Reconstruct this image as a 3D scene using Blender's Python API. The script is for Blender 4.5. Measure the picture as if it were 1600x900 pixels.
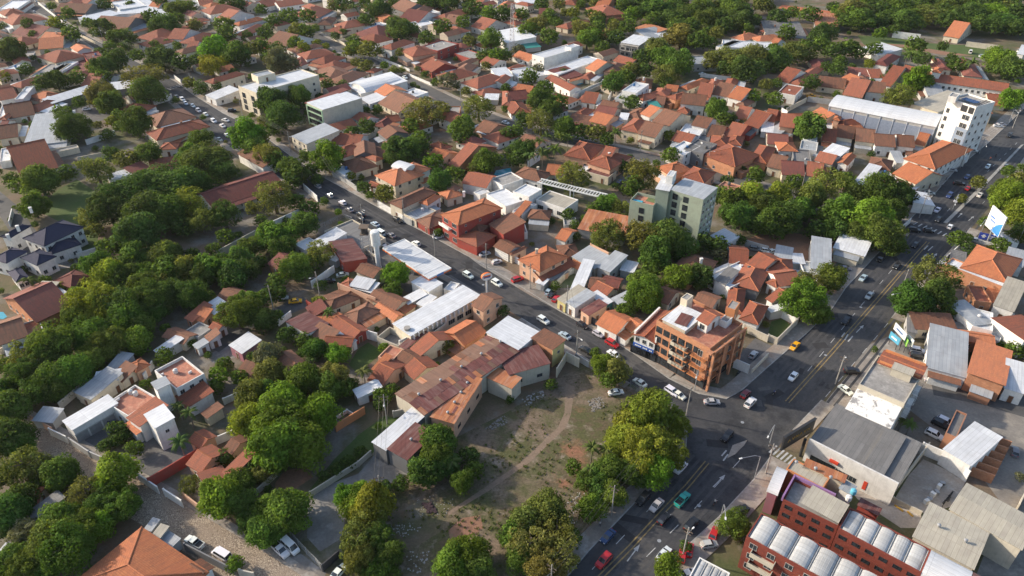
import bpy, math, random
from mathutils import Vector, Matrix, noise
random.seed(7)
R = math.radians
SC = bpy.context.scene
COL = SC.collection
for o in list(bpy.data.objects): bpy.data.objects.remove(o)

# ---------------------------------------------------------------- camera
FPX, TH, HC = 1120.0, R(34), 125.0
cam = bpy.data.cameras.new('camera'); cam_o = bpy.data.objects.new('camera', cam); COL.objects.link(cam_o)
cam.sensor_width = 36; cam.lens = 36*FPX/1600; cam.clip_end = 6000; cam.clip_start = 1
cam_o.location = (0, 0, HC); cam_o.rotation_euler = (R(90)-TH, 0, 0)
SC.camera = cam_o
SC.render.resolution_x, SC.render.resolution_y = 1024, 576

# ---------------------------------------------------------------- sky, sun, exposure
SUN_EL = R(25); sx, sy = -0.955, 0.30
w = bpy.data.worlds.new('World'); SC.world = w; w.use_nodes = True
wn = w.node_tree
sky = wn.nodes.new('ShaderNodeTexSky'); sky.sky_type = 'NISHITA'; sky.sun_disc = False
sky.sun_elevation = SUN_EL; sky.sun_rotation = math.atan2(sx, sy)
sky.air_density = 1.0; sky.dust_density = 2.0
bg = wn.nodes['Background']; bg.inputs['Strength'].default_value = 0.15
wn.links.new(sky.outputs[0], bg.inputs[0])
sl = bpy.data.lights.new('sun', 'SUN'); sl.energy = 3.7; sl.angle = R(1.2); sl.color = (1.0, 0.885, 0.72)
so = bpy.data.objects.new('sun', sl); COL.objects.link(so)
so.rotation_euler = Vector((sx*math.cos(SUN_EL), sy*math.cos(SUN_EL), math.sin(SUN_EL))).to_track_quat('Z', 'Y').to_euler()
SC.view_settings.view_transform = 'Standard'; SC.view_settings.look = 'None'
SC.view_settings.exposure = 0.76; SC.view_settings.gamma = 1
SC.cycles.max_bounces = 4; SC.cycles.diffuse_bounces = 3; SC.cycles.glossy_bounces = 2
SC.cycles.transmission_bounces = 2; SC.cycles.transparent_max_bounces = 4
SC.cycles.caustics_reflective = False; SC.cycles.caustics_refractive = False

# ---------------------------------------------------------------- pixel -> place
ST, CT = math.sin(TH), math.cos(TH)
def G(px, py, z=0.0):
    """point at height z seen at a photo pixel"""
    u, v = (px-800)/FPX, (py-450)/FPX
    d = Vector((u, CT-v*ST, -ST-v*CT))
    return Vector((0, 0, HC)) + d*((z-HC)/d.z)
def PX(p):
    """photo pixel of a point"""
    x, y, z = p[0], p[1], p[2]-HC
    zc = y*CT - z*ST
    return (800+FPX*x/zc, 450+FPX*(-z*CT-y*ST)/zc)
def depth(p): return p[1]*CT-(p[2]-HC)*ST
def Q(t, x, y): return ((t % 4)*400+x/4, (t//4)*225+y/4)       # quarter-tile reading -> photo pixel
def W(t, x, y, z=0.0): return G(*Q(t, x, y), z)

# ---------------------------------------------------------------- mesh building
class MB:
    def __init__(s): s.v = []; s.f = []; s.uv = []; s.mi = []
    def face(s, pts, mi=0, uv=None):
        n = len(s.v); s.v += [tuple(p) for p in pts]; s.f.append(tuple(range(n, n+len(pts)))); s.mi.append(mi)
        if uv is None:
            a = Vector(pts[0]); ux = Vector(pts[1])-a
            if ux.length < 1e-6: ux = Vector((1, 0, 0))
            ux.normalize(); nn = ux.cross(Vector(pts[-1])-a)
            if nn.length < 1e-9: nn = Vector((0, 0, 1))
            vy = nn.normalized().cross(ux)
            uv = [((Vector(p)-a).dot(ux), (Vector(p)-a).dot(vy)) for p in pts]
        s.uv.append(uv)
    def box(s, x0, x1, y0, y1, z0, z1, mi=0, bottom=True):
        c = [(x0, y0), (x1, y0), (x1, y1), (x0, y1)]
        for i in range(4):
            a, b = c[i], c[(i+1) % 4]
            s.face([(*a, z0), (*b, z0), (*b, z1), (*a, z1)], mi)
        s.face([(*p, z1) for p in c], mi)
        if bottom: s.face([(*p, z0) for p in reversed(c)], mi)
    def prism(s, poly, z0, z1, mi=0, bottom=False):
        n = len(poly)
        ar = sum(poly[i][0]*poly[(i+1) % n][1]-poly[(i+1) % n][0]*poly[i][1] for i in range(n))
        if ar < 0: poly = list(reversed(poly))
        for i in range(n):
            a, b = poly[i], poly[(i+1) % n]
            s.face([(a[0], a[1], z0), (b[0], b[1], z0), (b[0], b[1], z1), (a[0], a[1], z1)], mi)
        s.face([(p[0], p[1], z1) for p in poly], mi, [(p[0], p[1]) for p in poly])
        if bottom: s.face([(p[0], p[1], z0) for p in reversed(poly)], mi)
    def tube(s, pts, rad, n=6, mi=0, cap=True):
        pts = [Vector(p) for p in pts]
        if not hasattr(rad, '__len__'): rad = [rad]*len(pts)
        rings = []
        for i, p in enumerate(pts):
            d = (pts[min(i+1, len(pts)-1)]-pts[max(i-1, 0)]).normalized()
            a = d.cross(Vector((0, 0, 1)) if abs(d.z) < .95 else Vector((1, 0, 0))).normalized(); b = d.cross(a)
            rings.append([p+(a*math.cos(6.28318*k/n)+b*math.sin(6.28318*k/n))*rad[i] for k in range(n)])
        for i in range(len(rings)-1):
            for k in range(n):
                s.face([rings[i][k], rings[i+1][k], rings[i+1][(k+1) % n], rings[i][(k+1) % n]], mi)
        if cap:
            s.face(list(rings[0]), mi); s.face(list(reversed(rings[-1])), mi)
    def lathe(s, prof, n=12, mi=0, c=(0, 0)):
        for i in range(len(prof)-1):
            (r0, z0), (r1, z1) = prof[i], prof[i+1]
            for k in range(n):
                a, b = 6.28318*k/n, 6.28318*(k+1)/n
                q = [(c[0]+r0*math.cos(a), c[1]+r0*math.sin(a), z0), (c[0]+r0*math.cos(b), c[1]+r0*math.sin(b), z0),
                     (c[0]+r1*math.cos(b), c[1]+r1*math.sin(b), z1), (c[0]+r1*math.cos(a), c[1]+r1*math.sin(a), z1)]
                if r0 < 1e-4: q = q[1:]
                elif r1 < 1e-4: q = q[:3]
                s.face(q, mi)
    def mesh(s, name, mats, smooth=False):
        m = bpy.data.meshes.new(name); m.from_pydata(s.v, [], s.f)
        ul = m.uv_layers.new(name='UVMap')
        flat = [c for f in s.uv for p in f for c in p]
        ul.data.foreach_set('uv', flat)
        for x in (mats if isinstance(mats, (list, tuple)) else [mats]): m.materials.append(x)
        m.polygons.foreach_set('material_index', s.mi)
        if smooth: m.polygons.foreach_set('use_smooth', [True]*len(m.polygons))
        m.update(); return m
    def obj(s, name, mats, parent=None, loc=(0, 0, 0), rz=0.0, color=None, smooth=False):
        return put(name, s.mesh(name, mats, smooth), parent, loc, rz, color)
def put(name, mesh, parent=None, loc=(0, 0, 0), rz=0.0, color=None):
    o = bpy.data.objects.new(name, mesh); COL.objects.link(o)
    o.location = loc; o.rotation_euler = (0, 0, rz)
    if parent is not None: o.parent = parent
    if color is not None: o.color = (*color, 1)
    return o
def tag(o, label, cat, group=None):
    o['label'] = label; o['category'] = cat
    if group: o['group'] = group
    return o
def empty(name, loc, rz=0.0):
    o = bpy.data.objects.new(name, None); COL.objects.link(o); o.location = loc; o.rotation_euler = (0, 0, rz)
    o.empty_display_size = .3
    return o
def structure(o): o['kind'] = 'structure'; return o

# ---------------------------------------------------------------- materials
def mk(name, rough=.8):
    m = bpy.data.materials.new(name); m.use_nodes = True; nt = m.node_tree
    b = nt.nodes['Principled BSDF']; b.inputs['Roughness'].default_value = rough
    if 'Specular IOR Level' in b.inputs: b.inputs['Specular IOR Level'].default_value = .3
    return m, nt, b
def nd(nt, typ, **kw):
    n = nt.nodes.new('ShaderNode'+typ)
    for k, v in kw.items():
        if k in n.inputs: 
            if hasattr(v, 'is_output'): nt.links.new(v, n.inputs[k])
            else: n.inputs[k].default_value = v
        else: setattr(n, k, v)
    return n
def mixc(nt, fac, a, b, mode='MIX'):
    n = nt.nodes.new('ShaderNodeMix'); n.data_type = 'RGBA'; n.blend_type = mode
    for i, v in ((0, fac), (6, a), (7, b)):
        if hasattr(v, 'is_output'): nt.links.new(v, n.inputs[i])
        else: n.inputs[i].default_value = (*v, 1) if (hasattr(v, '__len__') and len(v) == 3) else v
    return n.outputs[2]
def ramp(nt, fac, a, b, ca=(0, 0, 0), cb=(1, 1, 1)):
    r = nt.nodes.new('ShaderNodeValToRGB'); r.color_ramp.elements[0].position = a; r.color_ramp.elements[1].position = b
    r.color_ramp.elements[0].color = (*ca, 1); r.color_ramp.elements[1].color = (*cb, 1)
    nt.links.new(fac, r.inputs[0]); return r.outputs[0]
def coords(nt, kind='UV', scale=(1, 1, 1), rnd=True):
    tc = nt.nodes.new('ShaderNodeTexCoord'); mp = nt.nodes.new('ShaderNodeMapping'); mp.inputs['Scale'].default_value = scale
    nt.links.new(tc.outputs[kind], mp.inputs[0])
    if rnd:
        oi = nt.nodes.new('ShaderNodeObjectInfo'); v = nt.nodes.new('ShaderNodeMath'); v.operation = 'MULTIPLY'; v.inputs[1].default_value = 173.0
        nt.links.new(oi.outputs['Random'], v.inputs[0]); nt.links.new(v.outputs[0], mp.inputs['Location'])
    return mp.outputs[0]
def nz(nt, vec, scale, detail=5, rough=.6): return nd(nt, 'TexNoise', Vector=vec, Scale=scale, Detail=detail, Roughness=rough).outputs[0]
def rndval(nt, lo, hi):
    oi = nt.nodes.new('ShaderNodeObjectInfo'); m = nt.nodes.new('ShaderNodeMapRange')
    m.inputs['To Min'].default_value = lo; m.inputs['To Max'].default_value = hi
    nt.links.new(oi.outputs['Random'], m.inputs[0]); return m.outputs[0]
def bright(nt, col, val):
    h = nt.nodes.new('ShaderNodeHueSaturation'); nt.links.new(col, h.inputs['Color'])
    if hasattr(val, 'is_output'): nt.links.new(val, h.inputs['Value'])
    else: h.inputs['Value'].default_value = val
    return h.outputs[0]
def bump(nt, b, hgt, dist=.05, strength=.6):
    n = nt.nodes.new('ShaderNodeBump'); n.inputs['Distance'].default_value = dist; n.inputs['Strength'].default_value = strength
    nt.links.new(hgt, n.inputs['Height']); nt.links.new(n.outputs[0], b.inputs['Normal'])
def tile_mat(name, c1, c2, lichen, amt=.5):
    m, nt, b = mk(name, .85); uv = coords(nt, 'UV')
    br = nd(nt, 'TexBrick', Vector=uv, Color1=(*c1, 1), Color2=(*c2, 1), Mortar=(c1[0]*.35, c1[1]*.35, c1[2]*.35, 1), Scale=1.0)
    br.inputs['Brick Width'].default_value = .3; br.inputs['Row Height'].default_value = .42; br.inputs['Mortar Size'].default_value = .035
    br.inputs['Mortar Smooth'].default_value = .4
    big = ramp(nt, nz(nt, uv, .28, 6, .65), .35, .7)
    c = mixc(nt, big, br.outputs[0], c2)
    sv = coords(nt, 'UV', (1.6, .22, 1)); st = ramp(nt, nz(nt, sv, 1.2, 4), .42, .66)
    f = nd(nt, 'Math', operation='MULTIPLY'); nt.links.new(st, f.inputs[0]); f.inputs[1].default_value = amt
    c = mixc(nt, f.outputs[0], c, lichen)
    sp = ramp(nt, nz(nt, uv, 1.5, 4), .56, .66); f2 = nd(nt, 'Math', operation='MULTIPLY'); nt.links.new(sp, f2.inputs[0]); f2.inputs[1].default_value = amt*.8
    c = mixc(nt, f2.outputs[0], c, lichen)
    c = mixc(nt, rndval(nt, 0, .28), c, tuple(.6*x+.4*y for x, y in zip(lichen, (.26, .16, .11))))
    nt.links.new(bright(nt, c, rndval(nt, .72, 1.25)), b.inputs['Base Color'])
    bump(nt, b, br.outputs['Fac'], .05, .5)
    return m
def sheet_mat(name, c1, c2, rust=(.25, .1, .05), amt=.15, rough=.5, width=.9):
    m, nt, b = mk(name, rough); uv = coords(nt, 'UV')
    br = nd(nt, 'TexBrick', Vector=uv, Color1=(*c1, 1), Color2=(*c2, 1), Mortar=(c1[0]*.55, c1[1]*.55, c1[2]*.55, 1), Scale=1.0)
    br.inputs['Brick Width'].default_value = width; br.inputs['Row Height'].default_value = 7; br.inputs['Mortar Size'].default_value = .035; br.inputs['Mortar Smooth'].default_value = .6; br.offset = 0
    sv = coords(nt, 'UV', (1.3, .18, 1)); st = ramp(nt, nz(nt, sv, 1.0, 5), .48, .8)
    f = nd(nt, 'Math', operation='MULTIPLY'); nt.links.new(st, f.inputs[0]); f.inputs[1].default_value = amt
    c = mixc(nt, f.outputs[0], br.outputs[0], rust)
    g = ramp(nt, nz(nt, uv, .4, 5), .35, .75, (.82, .82, .82), (1, 1, 1)); c = mixc(nt, 1.0, c, g, 'MULTIPLY')
    nt.links.new(bright(nt, c, rndval(nt, .88, 1.08)), b.inputs['Base Color'])
    wv = nd(nt, 'TexWave', Vector=uv, Scale=1.1); wv.wave_type = 'BANDS'
    bump(nt, b, wv.outputs['Fac'], .04, .4)
    return m
def plaster_mat(name, stain=(.16, .14, .12), amt=.4):
    m, nt, b = mk(name, .85); oi = nt.nodes.new('ShaderNodeObjectInfo'); uv = coords(nt, 'UV')
    g = ramp(nt, nz(nt, uv, .5, 6, .7), .45, .8); f = nd(nt, 'Math', operation='MULTIPLY'); nt.links.new(g, f.inputs[0]); f.inputs[1].default_value = amt
    c = mixc(nt, f.outputs[0], oi.outputs['Color'], stain)
    sv = coords(nt, 'UV', (2.2, .16, 1)); st = ramp(nt, nz(nt, sv, 1.5, 4), .52, .8); f2 = nd(nt, 'Math', operation='MULTIPLY'); nt.links.new(st, f2.inputs[0]); f2.inputs[1].default_value = amt*.8
    c = mixc(nt, f2.outputs[0], c, stain)
    nt.links.new(c, b.inputs['Base Color']); bump(nt, b, nz(nt, uv, 3, 3), .03, .4)
    return m
def ground_mat(name, cols, scales, rough=.95, fine=.25, bumpd=.05):
    """blend of several colours through independent noises, world-space"""
    m, nt, b = mk(name, rough); oc = coords(nt, 'Object', rnd=False)
    c = cols[0]
    for k in range(1, len(cols)):
        sc, lo, hi = scales[k-1]
        mp = nd(nt, 'Mapping', Vector=oc); mp.inputs['Location'].default_value = (k*31.7, k*17.3, k*5)
        c = mixc(nt, ramp(nt, nz(nt, mp.outputs[0], sc, 7, .65), lo, hi), c, cols[k])
    g = ramp(nt, nz(nt, oc, 1.8, 6, .75), .25, .8, (1-fine,)*3, (1+fine,)*3); c = mixc(nt, 1.0, c, g, 'MULTIPLY')
    nt.links.new(c, b.inputs['Base Color']); bump(nt, b, nz(nt, oc, 2.5, 5), bumpd, .6)
    return m
def flat_mat(name, col, rough=.6, metal=0.0, emit=None):
    m, nt, b = mk(name, rough); uv = coords(nt, 'Object')
    g = ramp(nt, nz(nt, uv, 1.3, 4), .3, .8, tuple(x*.8 for x in col), tuple(min(1, x*1.1) for x in col))
    nt.links.new(g, b.inputs['Base Color']); b.inputs['Metallic'].default_value = metal
    return m
M = {}
M['ro'] = tile_mat('tile_orange', (.60, .22, .09), (.47, .15, .065), (.22, .09, .055), .45)
M['rr'] = tile_mat('tile_red', (.42, .125, .062), (.30, .088, .05), (.13, .065, .045), .55)
M['rb'] = tile_mat('tile_brown', (.30, .125, .07), (.21, .09, .055), (.10, .06, .042), .68)
M['rm'] = tile_mat('tile_maroon', (.27, .07, .05), (.19, .055, .045), (.09, .045, .038), .55)
M['rk'] = tile_mat('tile_blue', (.02, .03, .075), (.014, .023, .06), (.025, .035, .06), .25)
M['rw'] = sheet_mat('sheet_white', (.70, .71, .72), (.62, .63, .65), (.30, .26, .22), .32, .45)
M['rg'] = sheet_mat('sheet_grey', (.40, .42, .44), (.33, .35, .37), (.22, .17, .13), .25, .45)
M['re'] = sheet_mat('sheet_beige', (.46, .42, .34), (.40, .365, .30), (.2, .16, .12), .3, .75)
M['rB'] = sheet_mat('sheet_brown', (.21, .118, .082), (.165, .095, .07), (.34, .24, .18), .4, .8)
M['ru'] = sheet_mat('sheet_rust', (.46, .185, .08), (.34, .12, .06), (.55, .46, .38), .45, .85)
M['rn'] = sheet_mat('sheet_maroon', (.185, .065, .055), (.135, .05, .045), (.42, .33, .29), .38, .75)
M['rd'] = sheet_mat('sheet_dark', (.20, .195, .19), (.155, .15, .145), (.34, .31, .28), .3, .75)
M['rt'] = ground_mat('terracotta_floor', [(.42, .17, .11), (.30, .13, .09), (.50, .27, .18)], [(.4, .4, .65), (.9, .5, .7)], .8)
M['rc'] = ground_mat('concrete_slab', [(.30, .285, .265), (.19, .18, .17), (.42, .40, .37)], [(.25, .4, .7), (.6, .5, .75)], .9)
M['rT'] = flat_mat('teal_sheet', (.05, .26, .22), .5)
M['plaster'] = plaster_mat('plaster')
def brick_mat(name, c1, c2, mortar):
    m, nt, b = mk(name, .85); uv = coords(nt, 'UV')
    br = nd(nt, 'TexBrick', Vector=uv, Color1=(*c1, 1), Color2=(*c2, 1), Mortar=(*mortar, 1), Scale=1.0)
    br.inputs['Brick Width'].default_value = .4; br.inputs['Row Height'].default_value = .15; br.inputs['Mortar Size'].default_value = .012
    g = ramp(nt, nz(nt, uv, .6, 5), .3, .8, (.75,)*3, (1.1,)*3); c = mixc(nt, 1.0, br.outputs[0], g, 'MULTIPLY')
    nt.links.new(c, b.inputs['Base Color']); bump(nt, b, br.outputs['Fac'], .02, .5); return m
M['brick'] = brick_mat('brick_orange', (.56, .25, .13), (.47, .19, .095), (.42, .28, .19))
M['brickr'] = brick_mat('brick_red', (.25, .052, .034), (.20, .042, .03), (.16, .07, .05))
M['asphalt'] = ground_mat('asphalt', [(.045, .046, .051), (.078, .076, .075), (.030, .031, .034), (.10, .092, .084)], [(.06, .42, .62), (.25, .5, .66), (.035, .58, .70)], .9, .28, .02)
M['asphalt2'] = ground_mat('asphalt_old', [(.085, .082, .08), (.12, .113, .105), (.06, .058, .056)], [(.08, .4, .7), (.3, .5, .72)], .92, .2, .02)
M['pave'] = ground_mat('pavement', [(.30, .265, .23), (.21, .18, .15), (.38, .35, .31), (.26, .15, .09)], [(.12, .35, .7), (.35, .5, .7), (.08, .55, .75)], .92, .25)
M['kerb'] = ground_mat('kerb', [(.36, .35, .33), (.24, .23, .21)], [(.5, .4, .7)], .9)
M['earth'] = ground_mat('earth', [(.16, .115, .08), (.075, .085, .032), (.21, .19, .165), (.24, .12, .07)], [(.045, .42, .62), (.07, .5, .66), (.06, .58, .75)], .98, .3, .1)
M['lot'] = ground_mat('lot_earth', [(.19, .14, .10), (.088, .088, .036), (.25, .20, .155), (.11, .085, .05), (.26, .125, .075)], [(.075, .40, .52), (.21, .55, .66), (.5, .5, .62), (.06, .60, .70)], .98, .5, .15)
M['path'] = ground_mat('trodden_earth', [(.215, .155, .112), (.18, .135, .095), (.12, .10, .055)], [(.3, .45, .65), (.4, .58, .68)], .98, .3, .1)
M['worn'] = ground_mat('asphalt_worn', [(.072, .071, .072), (.048, .048, .052), (.095, .091, .088)], [(.15, .4, .6), (.4, .55, .7)], .85, .2, .02)
M['pave2'] = ground_mat('pale_yard', [(.40, .35, .30), (.29, .25, .21), (.46, .42, .37), (.32, .20, .14)], [(.12, .4, .68), (.3, .52, .7), (.1, .6, .75)], .92, .25)
M['lane'] = ground_mat('lane_surface', [(.24, .215, .185), (.165, .148, .13), (.30, .265, .22)], [(.1, .4, .65), (.25, .5, .7)], .92, .25, .03)
M['rV'] = sheet_mat('vault_sheet', (.52, .52, .51), (.44, .44, .43), (.24, .22, .20), .5, .6, 1.0)
M['grass'] = ground_mat('grass', [(.060, .100, .024), (.085, .11, .035), (.15, .115, .07)], [(.15, .4, .7), (.2, .6, .8)], .98, .35, .1)
M['redearth'] = ground_mat('red_earth', [(.25, .135, .085), (.19, .125, .085), (.12, .105, .055)], [(.2, .45, .7), (.3, .6, .75)], .98, .3, .1)
M['concyard'] = ground_mat('yard_concrete', [(.25, .235, .215), (.16, .145, .13), (.32, .30, .275), (.2, .14, .1)], [(.12, .4, .68), (.3, .52, .7), (.1, .6, .75)], .92, .25)
M['darkyard'] = ground_mat('yard_dark', [(.11, .105, .105), (.16, .15, .14), (.08, .078, .076)], [(.12, .4, .68), (.3, .52, .7)], .92, .25)
M['turf'] = ground_mat('court_turf', [(.10, .14, .06), (.15, .16, .09)], [(.3, .4, .7)], .95, .2)
M['clay'] = ground_mat('clay_court', [(.42, .13, .06), (.36, .12, .06)], [(.2, .4, .7)], .95, .15)
def cobble_mat():
    m, nt, b = mk('cobbles', .9); oc = coords(nt, 'Object', rnd=False)
    vo = nd(nt, 'TexVoronoi', Vector=oc, Scale=2.6); ve = nd(nt, 'TexVoronoi', Vector=oc, Scale=2.6); ve.feature = 'DISTANCE_TO_EDGE'
    c = mixc(nt, ramp(nt, vo.outputs['Color'], .2, .9), (.30, .235, .175), (.46, .38, .29))
    c = mixc(nt, ramp(nt, ve.outputs['Distance'], .02, .12), (.12, .09, .065), c)
    c = mixc(nt, ramp(nt, nz(nt, oc, .15, 5), .45, .7), c, (.26, .20, .15))
    nt.links.new(c, b.inputs['Base Color']); bump(nt, b, ve.outputs['Distance'], .1, .6); return m
M['cobble'] = cobble_mat()
def paint_mat():
    m, nt, b = mk('car_paint', .35); oi = nt.nodes.new('ShaderNodeObjectInfo'); nt.links.new(oi.outputs['Color'], b.inputs['Base Color'])
    b.inputs['Coat Weight'].default_value = .6; b.inputs['Coat Roughness'].default_value = .12; return m
M['paint'] = paint_mat()
def objcol_mat(name, rough):
    m, nt, b = mk(name, rough); oi = nt.nodes.new('ShaderNodeObjectInfo'); uv = coords(nt, 'Object')
    g = ramp(nt, nz(nt, uv, 1.5, 4), .3, .8, (.82,)*3, (1.08,)*3)
    nt.links.new(mixc(nt, 1.0, oi.outputs['Color'], g, 'MULTIPLY'), b.inputs['Base Color']); return m
M['color'] = objcol_mat('painted', .55)
M['cloth'] = objcol_mat('cloth', .9)
def glass_mat():
    m, nt, b = mk('window_glass', .12); uv = coords(nt, 'Object')
    c = ramp(nt, nz(nt, uv, .7, 2), .35, .7, (.015, .018, .022), (.05, .06, .07)); nt.links.new(c, b.inputs['Base Color'])
    b.inputs['Specular IOR Level'].default_value = .6; return m
M['glass'] = glass_mat()
M['rubber'] = flat_mat('rubber', (.02, .02, .02), .8)
M['chrome'] = flat_mat('rim_metal', (.42, .42, .43), .35, .8)
M['lampw'] = flat_mat('lamp_lens', (.7, .7, .68), .2)
M['lampr'] = flat_mat('tail_lens', (.4, .02, .02), .25)
M['white'] = flat_mat('white_paint', (.72, .72, .70), .5)
M['yellow'] = flat_mat('yellow_paint', (.52, .30, .05), .6)
M['wline'] = ground_mat('worn_white_line', [(.42, .42, .41), (.12, .12, .12)], [(.9, .5, .75)], .8, .2, .01)
M['yline'] = ground_mat('worn_yellow_line', [(.27, .19, .075), (.10, .088, .066)], [(.8, .46, .68)], .8, .2, .01)
M['metal'] = flat_mat('galvanised', (.36, .37, .38), .45, .3)
M['dark'] = flat_mat('dark_metal', (.035, .035, .037), .5)
M['wood'] = flat_mat('weathered_wood', (.14, .105, .08), .9)
M['concrete'] = flat_mat('grey_concrete', (.33, .31, .285), .9)
M['bark'] = flat_mat('bark', (.13, .10, .075), .95)
M['pbark'] = flat_mat('palm_bark', (.20, .175, .145), .95)
M['water'] = flat_mat('pool_water', (.06, .34, .46), .08)
M['solar'] = flat_mat('solar_cell', (.03, .07, .17), .2)
M['frame'] = flat_mat('window_frame', (.45, .43, .40), .6)
M['wood_door'] = flat_mat('door_wood', (.16, .075, .04), .6)
M['shutter'] = flat_mat('roller_shutter', (.32, .31, .30), .5)
def leaf_mat(name):
    m, nt, b = mk(name, .8); oi = nt.nodes.new('ShaderNodeObjectInfo')
    at = nt.nodes.new('ShaderNodeAttribute'); at.attribute_name = 'tone'
    c = mixc(nt, 1.0, oi.outputs['Color'], at.outputs['Color'], 'MULTIPLY')
    c = bright(nt, c, rndval(nt, .85, 1.18))
    nt.links.new(c, b.inputs['Base Color']); b.inputs['Specular IOR Level'].default_value = .1
    tr = nt.nodes.new('ShaderNodeBsdfTranslucent'); mx = nt.nodes.new('ShaderNodeMixShader'); mx.inputs[0].default_value = .38
    c2 = mixc(nt, 1.0, c, (1.25, 1.2, .5), 'MULTIPLY'); nt.links.new(c2, tr.inputs[0])
    out = nt.nodes['Material Output']; nt.links.new(b.outputs[0], mx.inputs[1]); nt.links.new(tr.outputs[0], mx.inputs[2]); nt.links.new(mx.outputs[0], out.inputs[0])
    return m
M['leaf'] = leaf_mat('leaf')
# ================================================================ setting
def poly_px(pts, z=0.0): return [G(x, y, z) for x, y in pts]
def patch(name, pts, mat, z, world=False):
    P = pts if world else poly_px(pts, 0)
    m = MB(); P = [Vector((p[0], p[1], z)) for p in P]
    n = len(P)
    if sum(P[i].x*P[(i+1) % n].y-P[(i+1) % n].x*P[i].y for i in range(n)) < 0: P.reverse()
    m.face(P, 0, [(p.x, p.y) for p in P])
    return structure(m.obj(name, M[mat]))
def offset_line(P, d):
    out = []
    for i, p in enumerate(P):
        a = P[max(i-1, 0)]; b = P[min(i+1, len(P)-1)]
        t = (b-a); t.z = 0; t.normalize(); out.append(Vector((p.x-t.y*d, p.y+t.x*d, 0)))
    return out
def resample(P, step):
    out = [P[0].copy()]
    for a, b in zip(P, P[1:]):
        n = max(1, int((b-a).length/step)); out += [a.lerp(b, k/n) for k in range(1, n+1)]
    return out
def ribbon(name, P, d0, d1, mat, z0, z1):
    """strip between two offsets of a line, raised from z0 to z1"""
    A, B = offset_line(P, d0), offset_line(P, d1); m = MB()
    for i in range(len(A)-1):
        q = [A[i], A[i+1], B[i+1], B[i]]
        if (q[1]-q[0]).cross(q[3]-q[0]).z < 0: q = [q[3], q[2], q[1], q[0]]
        m.face([(p.x, p.y, z1) for p in q], 0, [(p.x, p.y) for p in q])
        if z1-z0 > .03:
            for L in (A, B): m.face([(L[i].x, L[i].y, z0), (L[i+1].x, L[i+1].y, z0), (L[i+1].x, L[i+1].y, z1), (L[i].x, L[i].y, z1)])
    return m.obj(name, M[mat])

m = MB()
NX, NY = 24, 24
m.face([(-1500, -200, 0), (1500, -200, 0), (1500, 2400, 0), (-1500, 2400, 0)], 0)
structure(m.obj('ground', M['earth']))

# --- road outlines read from the photo
S1L = [(-60, -40), (32, 7), (75, 27), (125, 60), (165, 88), (215, 118), (262, 148), (325, 207), (395, 250), (450, 285), (492, 307), (552, 345), (600, 376), (650, 405), (700, 432), (760, 466), (815, 497), (860, 525), (920, 562), (985, 599), (1052, 637)]
S1R = [(0, -40), (60, 5), (105, 40), (162, 70), (225, 103), (275, 128), (300, 147), (350, 178), (400, 203), (455, 245), (510, 280), (560, 307), (615, 338), (675, 370), (750, 411), (800, 440), (875, 487), (940, 523), (990, 553), (1045, 592), (1092, 616), (1135, 624)]
AVL_lo = [(1052, 637), (1075, 665), (1072, 705), (1037, 748), (1000, 778), (962, 818), (920, 862), (884, 905), (840, 960)]
AVL_up = [(1135, 624), (1160, 610), (1200, 574), (1260, 522), (1300, 483), (1322, 450), (1372, 396), (1422, 343), (1450, 315), (1495, 264), (1545, 223), (1600, 170), (1660, 110)]
AVR = [(980, 960), (1026, 900), (1063, 862), (1122, 808), (1150, 778), (1178, 748), (1204, 712), (1238, 672), (1283, 625), (1322, 577), (1358, 537), (1392, 497), (1425, 455), (1478, 397), (1516, 356), (1552, 312), (1574, 283), (1602, 243), (1680, 150)]
S2C = [(380, -20), (430, 18), (500, 60), (580, 97), (640, 127), (720, 166), (790, 193), (870, 216), (930, 228), (985, 240), (1030, 251), (1100, 270), (1160, 287), (1230, 306), (1290, 321), (1350, 338), (1425, 358)]
S2R = [(1512, 366), (1560, 380), (1640, 402)]
S5C = [(-60, 625), (10, 662), (75, 700), (130, 735), (185, 765), (240, 795), (330, 850), (400, 893), (470, 940)]
junction = [(1052, 637), (1075, 665), (1204, 712), (1238, 672), (1200, 574), (1160, 610), (1135, 624), (1092, 616), (1045, 592), (985, 599)]
ave = patch('avenue', AVL_lo[::-1][:-1]+[(1052, 637), (1045, 592), (1092, 616)]+AVL_up+AVR[::-1], 'asphalt', .016)
s1 = patch('side_street_road', S1L+S1R[::-1][2:], 'asphalt', .012)
S2W = resample(poly_px(S2C), 8); S2RW = resample(poly_px(S2R), 8)
structure(ribbon('back_street', S2W, -4.2, 4.2, 'asphalt2', 0, .013)); structure(ribbon('cross_street', S2RW, -4.5, 4.5, 'asphalt2', 0, .013))
structure(ribbon('cobbled_lane', resample(poly_px(S5C), 8), -4.0, 4.0, 'cobble', 0, .014))
# minor lanes
LANES = [([(497, 340), (455, 352), (400, 385), (345, 420), (280, 455)], 3.0, 'asphalt2'), ([(480, 470), (430, 490), (395, 500), (330, 545)], 3.0, 'asphalt2'),
 ([(-20, 300), (15, 330), (35, 360), (60, 400)], 3.5, 'asphalt2'), ([(800, 88), (760, 70), (690, 55)], 3, 'asphalt2'),
 ([(1060, 185), (1085, 205), (1120, 215)], 3.5, 'asphalt2'), ([(1455, 598), (1540, 615), (1640, 645)], 5.0, 'asphalt2')]
for L, wd, mt in LANES: structure(ribbon('lane', resample(poly_px(L), 8), -wd, wd, mt, 0, .010))

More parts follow.
